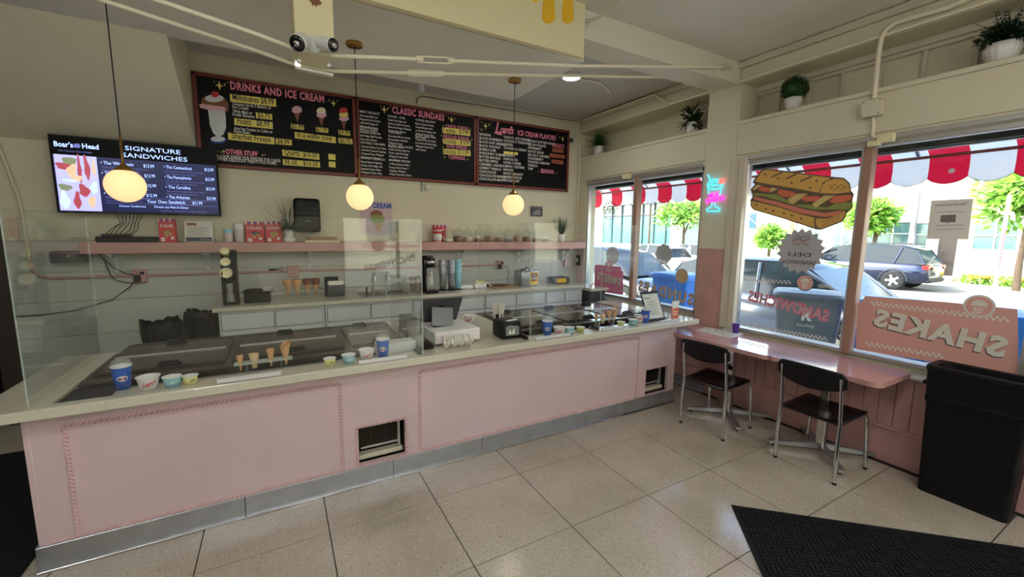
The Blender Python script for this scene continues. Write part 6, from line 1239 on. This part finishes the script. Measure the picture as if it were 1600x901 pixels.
MB().box((4.14, -2.4, 2.345), (4.22, 6.9, 2.47)).box((4.33, -2.4, 2.72), (4.38, 6.9, 2.8)).build('header_box', M['black_bar'], t, world=True)
MB().tube([(4.2, -2.4, 2.34), (4.2, 6.8, 2.34)], .008, 6).build('lower_rail', M['alu'], t, world=True)
MB().prism([(1.33+.02*math.cos(w_), 2.245+.02*math.sin(w_)) for w_ in [2*PI*k/16 for k in range(16)]], 'x', 4.886, 4.884).build('round_print', M['white_ink'], t, world=True)
struct(MB().box((4.33, -4.7, 2.5), (4.38, 7, 3.9)).box((-3.4, -4.9, 3.54), (4.38, 7.2, 4.0)).build('roof', M['cream']))  # unseen roof slab, added to keep the sun out of the room

# ================================================================ street
struct(MB().box((4.15, -40, -.16), (6.55, 60, -.02)).build('sidewalk', M['concrete']))
struct(MB().box((-30, -60, -.5), (80, 90, -.22)).build('ground', M['asphalt']))
struct(MB().add([(6.55, -40, -.12), (6.55, 60, -.12), (21.5, 60, -.2), (21.5, -40, -.2), (6.55, -40, -.22), (6.55, 60, -.22), (21.5, 60, -.22), (21.5, -40, -.22)], [(0, 1, 2, 3), (4, 7, 6, 5), (0, 4, 5, 1), (2, 6, 7, 3)]).build('road', M['asphalt']))
struct(MB().box((21.5, -40, -.22), (24.1, 60, -.08)).build('far_sidewalk', M['concrete']))
def bin_(loc, rz, m_, lid, label, logo=False, h=1.1):
    t = thing('wheelie_bin', label, 'bin', loc, rz)
    loft([[(x, y, z) for x, y, z in rr_ring(.26*s_, .29*s_, .05, z)] for z, s_ in ((.08, .8), (.95*h-.1, .98), (h-.08, 1.0))], True, True).build('body', M[m_], t)
    loft([[(x, y, z) for x, y, z in rr_ring(.285, .32, .06, z)] for z in (h-.09, h-.05)]+[rr_ring(.26, .29, .08, h-.02), rr_ring(.1, .12, .05, h)], True, True).build('lid', M[lid], t)
    MB().tube([(-.2, .33, h-.1), (.2, .33, h-.1)], .014, 8).build('handle', M[lid], t)
    for s_ in (-1, 1): MB().cyl((s_*.2, .2, .1), (s_*.26, .2, .1), .1, n=18).build('wheel', M['tire'], t)
    if logo:
        a = MB(); put_text(a, 'R', (-.05, -.292, .86), (1, 0, 0), (0, -1, 0), width=.09, h=.11, bold=.05); put_text(a, 'Recology', (-.08, -.291, .79), (1, 0, 0), (0, -1, 0), width=.15, h=.035); a.box((-.03, -.296, .98), (.04, -.29, .985)); a.build('logo', M['white_ink'], t)
    return t
bin_((4.98, 2.34, -.02), math.radians(-62), 'grey_bin', 'bin_lid', 'grey wheelie bin with a white R mark outside the middle pane', True, 1.15)
bin_((4.98, 1.56, -.02), math.radians(-90), 'blue_bin', 'blue_bin', 'blue lidded bin right outside the shakes sticker, beside the mullion', h=1.16); bin_((4.95, .93, -.02), math.radians(-91), 'blue_bin', 'blue_bin', 'blue bin nearest the right edge outside the shakes sticker', h=1.17)
bin_((4.95, 3.98, -.02), math.radians(-88), 'blue_bin', 'blue_bin', 'bright blue bin outside the left window beside the pillar', h=1.2)
def car(loc, rz, body, label, L=4.3, W=1.78, H=1.45, hatch=True, hub='hub_silver', wr=.33, clear=.2, suv=False, roofrail=False):
    t = thing('parked_car', label, 'car', loc, rz); belt = H*.62; hw = W/2
    # side outline stations along x (front at +x): (x, z_bottom, z_top, half width)
    f = L/2; st_ = [(-f, clear+.25, belt-.12, hw*.78), (-f+.06, clear+.06, belt-.04, hw*.9), (-f+.35, clear, belt+.0, hw*.98), (-.6, clear-.02, belt+.02, hw), (.5, clear-.02, belt+.0, hw), (f*.52, clear-.02, belt-.04, hw*.99), (f-.55, clear, belt-.14, hw*.97), (f-.18, clear+.03, belt-.25, hw*.88), (f, clear+.15, belt-.4, hw*.66)]
    rings = []
    for x, zb, zt, w_ in st_:
        h_ = zt-zb; rings.append([(x, -w_*.86, zb), (x, -w_, zb+h_*.25), (x, -w_*1.0, zb+h_*.6), (x, -w_*.95, zb+h_*.88), (x, -w_*.8, zt), (x, -w_*.3, zt+.02), (x, w_*.3, zt+.02), (x, w_*.8, zt), (x, w_*.95, zb+h_*.88), (x, w_*1.0, zb+h_*.6), (x, w_, zb+h_*.25), (x, w_*.86, zb)])
    b = loft(rings, True, True); b.s = [True]*len(b.s); b.build('body', M[body], t)
    rb = -f+(.12 if hatch else .75); cab = [(rb, belt-.0, hw*.84), (rb+.28, H*.9, hw*.72), (rb+.75, H-.01, hw*.68), (.15, H, hw*.68), (.62, H*.93, hw*.7), (f*.62, belt-.03, hw*.84)]
    # greenhouse: dark glass shell, body-coloured roof
    gl_ = loft([[(x, -w_*1.13 if z < H*.93 and 0 else -hw*.86, belt-.03), (x, -w_, z), (x, w_, z), (x, hw*.86, belt-.03)] for x, z, w_ in cab], True, True); gl_.build('windows', M['car_glass'], t)
    rf = loft([[(x, -w_-.008, z-.06), (x, -w_+.03, z+.012), (x, 0, z+.03), (x, w_-.03, z+.012), (x, w_+.008, z-.06), (x, 0, z-.07)] for x, z, w_ in cab[1:5]], True, True); rf.s = [True]*len(rf.s); rf.build('roof', M[body], t)
    for s in (-1, 1):
        for x0, z0_, x1, z1_ in ((cab[0][0], belt, cab[1][0], cab[1][1]), (-.1, belt, -.15, H*.97), (cab[4][0], cab[4][1], cab[5][0], cab[5][1]), (-f+.95, belt, -f+.8, H*.96)):
            MB().tube([(x0, s*hw*.865, z0_-.02), (x1, s*hw*.705, z1_)], .03, 6).build('pillar', M[body], t)
        for x in (-L*.3, L*.31):
            MB().lathe([(wr*.3, -.1), (wr*.62, -.11), (wr*.9, -.11), (wr, -.085), (wr, .085), (wr*.9, .11), (0, .11)], 28, xf=Matrix.Translation((x, s*(hw-.1), wr)) @ Matrix.Rotation(-s*PI/2, 4, 'X') @ Matrix.Rotation(PI if True else 0, 4, 'X')).build('tire', M['tire'], t)
            hb = MB(); xf = Matrix.Translation((x, s*(hw+.005), wr)) @ Matrix.Rotation(PI/2*(-s), 4, 'X')
            hb.lathe([(0, .012), (wr*.2, .012), (wr*.24, .0), (wr*.3, -.02)], 20, xf=xf).lathe([(wr*.58, -.02), (wr*.64, .005), (wr*.68, 0)], 28, xf=xf)
            for k in range(5 if suv else 9): aa = 2*PI*k/(5 if suv else 9); hb.prism([(wr*.15*math.cos(aa-.4), wr*.15*math.sin(aa-.4)), (wr*.64*math.cos(aa-.2), wr*.64*math.sin(aa-.2)), (wr*.64*math.cos(aa+.2), wr*.64*math.sin(aa+.2)), (wr*.15*math.cos(aa+.4), wr*.15*math.sin(aa+.4))], 'z', -.012, .004) if 0 else hb.add([tuple(xf @ Vector((wr*q*math.cos(aa+d), wr*q*math.sin(aa+d), zz_))) for zz_ in (-.012, .004) for q, d in ((.15, -.4), (.64, -.2), (.64, .2), (.15, .4))], [(0, 1, 2, 3), (4, 7, 6, 5), (0, 4, 5, 1), (1, 5, 6, 2), (2, 6, 7, 3), (3, 7, 4, 0)])
            hb.build('wheel_rim', M[hub], t)
            MB().tube([(x+(wr+.05)*math.cos(q), s*(hw-.012), wr+(wr+.05)*math.sin(q)) for q in [PI*k/10 for k in range(11)]], .03, 6).build('wheel_arch', M['plastic_dark' if suv else body], t)
        MB().box((-f-.0, s*hw*.5, belt-.22), (-f+.18, s*hw*.9, belt-.06), 0, .02).build('tail_light', M['tail'], t); MB().box((f-.36, s*hw*.48, belt-.34), (f-.1, s*hw*.86, belt-.22), 0, .03).build('headlight', M['car_white'], t)
        MB().box((.55, s*(hw+.02), belt), (.7, s*(hw+.16), belt+.1), 0, .02).build('mirror', M[body], t); MB().box((-.5, s*(hw+.0), belt-.14), (-.33, s*(hw+.012), belt-.115), 0, .003).build('door_handle', M[body], t)
        if roofrail: MB().tube([(-f+.55, s*hw*.66, H+.02), (-f+.7, s*hw*.66, H+.06), (.3, s*hw*.66, H+.06), (.45, s*hw*.66, H+.01)], .016, 6).build('roof_rail', M['plastic_dark'], t)
    MB().box((-f-.04, -hw*.8, clear+.05), (-f+.2, hw*.8, clear+.22), 0, .05).box((f-.3, -hw*.75, clear), (f-.02, hw*.75, clear+.2), 0, .05).build('bumper', M['plastic_dark' if suv else body], t)
    MB().box((-f-.045, -.17, clear+.3 if suv else clear+.25), (-f-.005, .17, clear+.4 if suv else clear+.36), 0, .004).build('number_plate', M['car_white'], t)
    return t
car((7.55, 3.85, -.12), -PI/2, 'car_grey', 'grey-blue hatchback parked right outside the middle window pane', L=4.15, H=1.42, hub='hub')
car((7.6, 8.25, -.12), -PI/2, 'car_black', 'dark car with blue reflections parked outside the left window', L=4.5, H=1.46)
car((20.2, 7.75, -.2), PI/2, 'car_navy', 'dark navy crossover with roof rails parked across the street', L=4.5, H=1.6, suv=True, wr=.35, clear=.27, roofrail=True)
car((19.2, 14.6, -.2), PI/2, 'car_white', 'white sedan parked across the street left of the crossover', L=4.4, H=1.4, hatch=False)
car((15.5, 13.9, -.2), PI/2, 'car_white', 'white car across the road beyond the pillar', L=4.4, H=1.42, hatch=False)
# buildings
def pane_window(par, x, y0, y1, z0, z1, cols=2, rows=2, fr='facade_white', glass='win_dark', named='window_frame'):
    f = MB(); e = .07; f.box((x-.06, y0-e, z0-e), (x+.0, y1+e, z0)).box((x-.06, y0-e, z1), (x, y1+e, z1+e)).box((x-.06, y0-e, z0), (x, y0, z1)).box((x-.06, y1, z0), (x, y1+e, z1)).box((x-.12, y0-e-.05, z0-e-.05), (x, y1+e+.05, z0-e))
    for i in range(1, cols): yy = y0+(y1-y0)*i/cols; f.box((x-.05, yy-.025, z0), (x, yy+.025, z1))
    for j in range(1, rows): zz_ = z0+(z1-z0)*j/rows; f.box((x-.05, y0, zz_-.02), (x, y1, zz_+.02))
    fo = f.build(named, M[fr], par, world=True); pl_ = Vector(par.location)
    for i in range(cols):
        for j in range(rows):
            a0 = y0+(y1-y0)*i/cols+.025; a1 = y0+(y1-y0)*(i+1)/cols-.025; b0_ = z0+(z1-z0)*j/rows+.02; b1_ = z0+(z1-z0)*(j+1)/rows-.02
            mb = MB().box((x-.015-pl_.x, a0-pl_.y, b0_-pl_.z), (x-.001-pl_.x, a1-pl_.y, b1_-pl_.z)); mb.build('pane', M[glass], fo)
    return fo
BX = 24.1
t = thing('apartment_house', 'long cream two-storey house across the street behind the crossover', 'building', (BX, 6, -.08))
MB().box((BX, -12, -.08), (BX+9, 12.2, 6.4)).build('wall', M['facade'], t, world=True)
MB().box((BX-.5, -12.2, 6.4), (BX+9.3, 12.4, 6.7)).build('roof_edge', M['facade_white'], t, world=True)
q0 = on(1532, 395, 'x', BX); q1 = on(1592, 343, 'x', BX); pane_window(t, BX, 4.5, 5.65, 1.25, 2.35, 2, 2)
pane_window(t, BX, 7.6, 9.3, .85, 2.35, 3, 3); pane_window(t, BX, 9.75, 10.4, .85, 2.3, 2, 3); pane_window(t, BX, 7.0, 7.4, .85, 2.3, 1, 3); pane_window(t, BX, 11.0, 11.7, .95, 2.4, 2, 2)
pane_window(t, BX, 1.0, 2.6, 1.2, 2.4, 2, 2); pane_window(t, BX, -3, -1.2, 1.2, 2.4, 2, 2)
for y in (5, 8.4, 10.8, 1.8): pane_window(t, BX, y-.5, y+.5, 4.0, 5.3, 2, 2)
MB().box((BX-.08, 5.98, -.08), (BX+.02, 6.06, 2.35)).box((BX-.08, 6.62, -.08), (BX+.02, 6.95, 2.35)).box((BX-.08, 5.98, 2.35), (BX+.02, 6.95, 2.5)).build('door_frame', M['facade_white'], t, world=True)
MB().box((BX-.04, 6.06, .12), (BX+.01, 6.62, 2.35)).build('front_door', M['door_dark'], t, world=True)
for k in range(3): MB().box((BX-.75+.25*k, 5.95, -.08+.0), (BX-.5+.25*k+.02, 6.7, .0+.07*k)).build('step', M['concrete'], t, world=True)
MB().box((BX-.06, 12.2, -.08), (BX+.0, 12.3, 6.4)).tube([(BX-.05, 7.45, 3.6), (BX-.05, 7.42, 2.2), (BX-.05, 7.35, 1.6), (BX-.05, 7.35, .2)], .04, 6).build('downpipe', M['tablet_grey'], t, world=True)
t = thing('cream_house', 'pale cream house further left across the street beyond the sandwich sticker', 'building', (BX, 14, -.08))
MB().box((BX, 12.6, -.08), (BX+8, 17.3, 5.8)).build('wall', M['facade'], t, world=True); pane_window(t, BX, 13.2, 14.2, 1.0, 2.4, 2, 2); pane_window(t, BX, 15.4, 16.4, 1.0, 2.4, 2, 2); pane_window(t, BX, 14.2, 15.4, 3.6, 5, 2, 2)
MB().box((BX-.3, 12.5, 5.8), (BX+8.2, 17.4, 6.0)).build('roof_edge', M['facade_white'], t, world=True)
OX = 30
t = thing('office_building', 'long office building with teal glass front across the street to the left', 'building', (OX, 29, -.3))
MB().box((OX, 22.2, -.3), (OX+10, 36.5, .75)).box((OX, 22.2, 4.55), (OX+10, 36.5, 7.6)).box((OX, 22.2, .75), (OX+10, 23.2, 4.55)).box((OX, 34.2, .75), (OX+10, 36.5, 4.55)).box((OX+.4, 23.2, .75), (OX+10, 34.2, 4.55)).build('wall', M['facade'], t, world=True)
for k in range(8):
    y0 = 23.2+1.375*k; MB().box((OX+.1, y0+.05, .8), (OX+.16, y0+1.32, 3.4)).build('glass_panel', M['teal'], t, world=True); MB().box((OX+.1, y0+.05, 3.48), (OX+.16, y0+1.32, 4.5)).build('glass_panel', M['win_dark'], t, world=True)
    MB().box((OX, y0-.05, .75), (OX+.14, y0+.05, 4.55)).build('mullion', M['dark_grey'], t, world=True)
MB().box((OX, 23.2, 3.4), (OX+.14, 34.2, 3.48)).build('transom', M['dark_grey'], t, world=True); MB().box((OX-.6, 22, 4.5), (OX+.2, 36.7, 4.8)).build('ledge', M['facade_white'], t, world=True)
for k in range(9): MB().box((OX-.02, 23.3+1.4*k, 5.2), (OX+.02, 24.3+1.4*k, 6.8)).build('upper_window', M['win_dark'], t, world=True)
t = thing('canopy_shop', 'low building with a sloping dark canopy left of the pillar', 'building', (26, 20.2, -.2)); MB().box((26, 18.2, -.2), (29, 22, 3.2)).build('wall', M['facade_white'], t, world=True); MB().prism([(25.0, 3.1), (26.1, 3.9), (26.1, 4.1), (24.9, 3.4)], 'y', 17.9, 22.1).build('canopy', M['brown_red'], t, world=True); MB().box((25.9, 18.2, 3.3), (29, 22, 5.2)).build('upper_wall', M['facade_white'], t, world=True)
MB().box((25.97, 19, .2), (26.01, 21, 2.6)).build('shop_window', M['win_dark'], t, world=True)
t = thing('far_building', 'pale building far down the street at the left window edge', 'building', (34, 44, -.2)); MB().box((30, 38, -.2), (40, 60, 9)).build('wall', M['facade_white'], t, world=True)
for k in range(5):
    for j in range(2): MB().box((29.97, 39+3*k, 1.5+3.5*j), (30.02, 40.6+3*k, 3.5+3.5*j)).build('window', M['win_dark'], t, world=True)
t = thing('reflection_house', 'pale house added behind the rear window to brighten reflections', 'building', (3, -17, -.3)); MB().box((-14, -26, -.3), (16, -17, 7)).build('wall', M['facade'], t, world=True)  # unseen house, added as a sunlit facade for the guard reflections
for k in range(6): MB().box((-8+4*k, -17.0, 1.2), (-6.4+4*k, -16.96, 2.8)).build('window', M['win_dark'], t, world=True)
# trees
def tree(loc, h, R_, label, sd, sc_=(1, 1, .85), m_='leaf_light', n=1500, ls=.28):
    t = thing('street_tree', label, 'tree', loc); MB().tube([(0, 0, 0), (.04, .03, h*.4), (0, 0, h)], [.11, .09, .06], 10).tube([(0, 0, h*.75), (R_*.4, .1, h+R_*.2)], [.05, .03], 8).tube([(0, 0, h*.75), (-R_*.3, -.3, h+R_*.3)], [.05, .03], 8).build('trunk', M['bark'], t)
    mb = MB(); r = random.Random(sd)
    for k in range(7): c = (r.uniform(-.5, .5)*R_, r.uniform(-.5, .5)*R_, h+R_*.6+r.uniform(-.3, .4)*R_); leafball(mb, c, R_*.62, n//7, ls, sd*10+k, sc_, .35)
    mb.build('foliage', M[m_], t)['kind'] = 'stuff'
q = on(1375, 310, 'x', 22.6); tree((22.6, q.y, -.08), 2.05, 1.0, 'round green street tree in front of the cream house, right of the sandwich sticker', 3)
q = on(1592, 300, 'x', 21.9); tree((21.9, q.y-.3, -.08), 2.3, 1.25, 'green street tree at the right edge of the near pane', 5)
tree((23.0, 12.9, -.08), 1.2, .8, 'small yellow-green tree beside the cream house behind the deli sticker', 7, ls=.2)
tree((22, 17.6, -.08), 2.3, 1.5, 'green street tree just right of the pillar, beyond the blue sign', 8); tree((27, 25.0, -.08), 5.3, 2.2, 'dark street tree in front of the office building', 9, m_='leaf')
t = thing('striped_pole', 'red and white spiral striped street pole near the right window edge', 'pole', (19.5, on(1562, 400, 'x', 19.5).y, -.2)); q = on(1562, 400, 'x', 19.5)
MB().cyl((0, 0, 0), (.0, 0, 1.0), .05, n=12).cyl((0, 0, 2.2), (0, 0, 3.2), .05, n=12).build('grey_pole', M['alu'], t); mb = MB()
for k in range(24): mb.add([(.056*math.cos(2*PI*j/12), .056*math.sin(2*PI*j/12), 1.0+.05*k+.05*j/12+(.025 if l_ else 0)) for l_ in (0, 1) for j in range(13)], [(j, j+1, 14+j, 13+j) for j in range(12)])
MB().cyl((0, 0, 1.0), (0, 0, 2.2), .052, n=12).build('white_band', M['white'], t); mb.build('red_spiral', M['red_ink'], t)
t = thing('street_sign', 'blue and white parking sign on a pole just right of the pillar', 'sign', (16.5, 11.6, -.2)); MB().cyl((0, 0, 0), (0, 0, 3.0), .03, n=10).build('pole', M['alu'], t)
q = on(1171, 345, 'x', 16.5); t.location = (16.5, q.y, -.2); MB().box((-.02, -.28, q.z+.2-.55), (.0, .28, q.z+.2-.05)).build('lower_plate', M['white'], t); MB().box((-.025, -.28, q.z+.2-.3), (-.001, .28, q.z+.2+.3)).build('blue_plate', M['blue_ink'], t)
t = thing('flower_bed', 'low green flower bed with orange blooms along the far house', 'flower bed', (23.6, 4.3, -.08)); mb = MB()
for k in range(9): leafball(mb, (0, -1.2+.3*k, .18), .22, 90, .14, 60+k, (1, 1, .9), .2)
mb.build('leaves', M['leaf_light'], t)['kind'] = 'stuff'; mb = MB(); r_ = random.Random(2)
for k in range(16): mb.sphere((-.15-.1*r_.random(), -1.1+2.3*r_.random(), .2+.15*r_.random()), .06, 8)
mb.build('blooms', M['flower'], t)['kind'] = 'stuff'
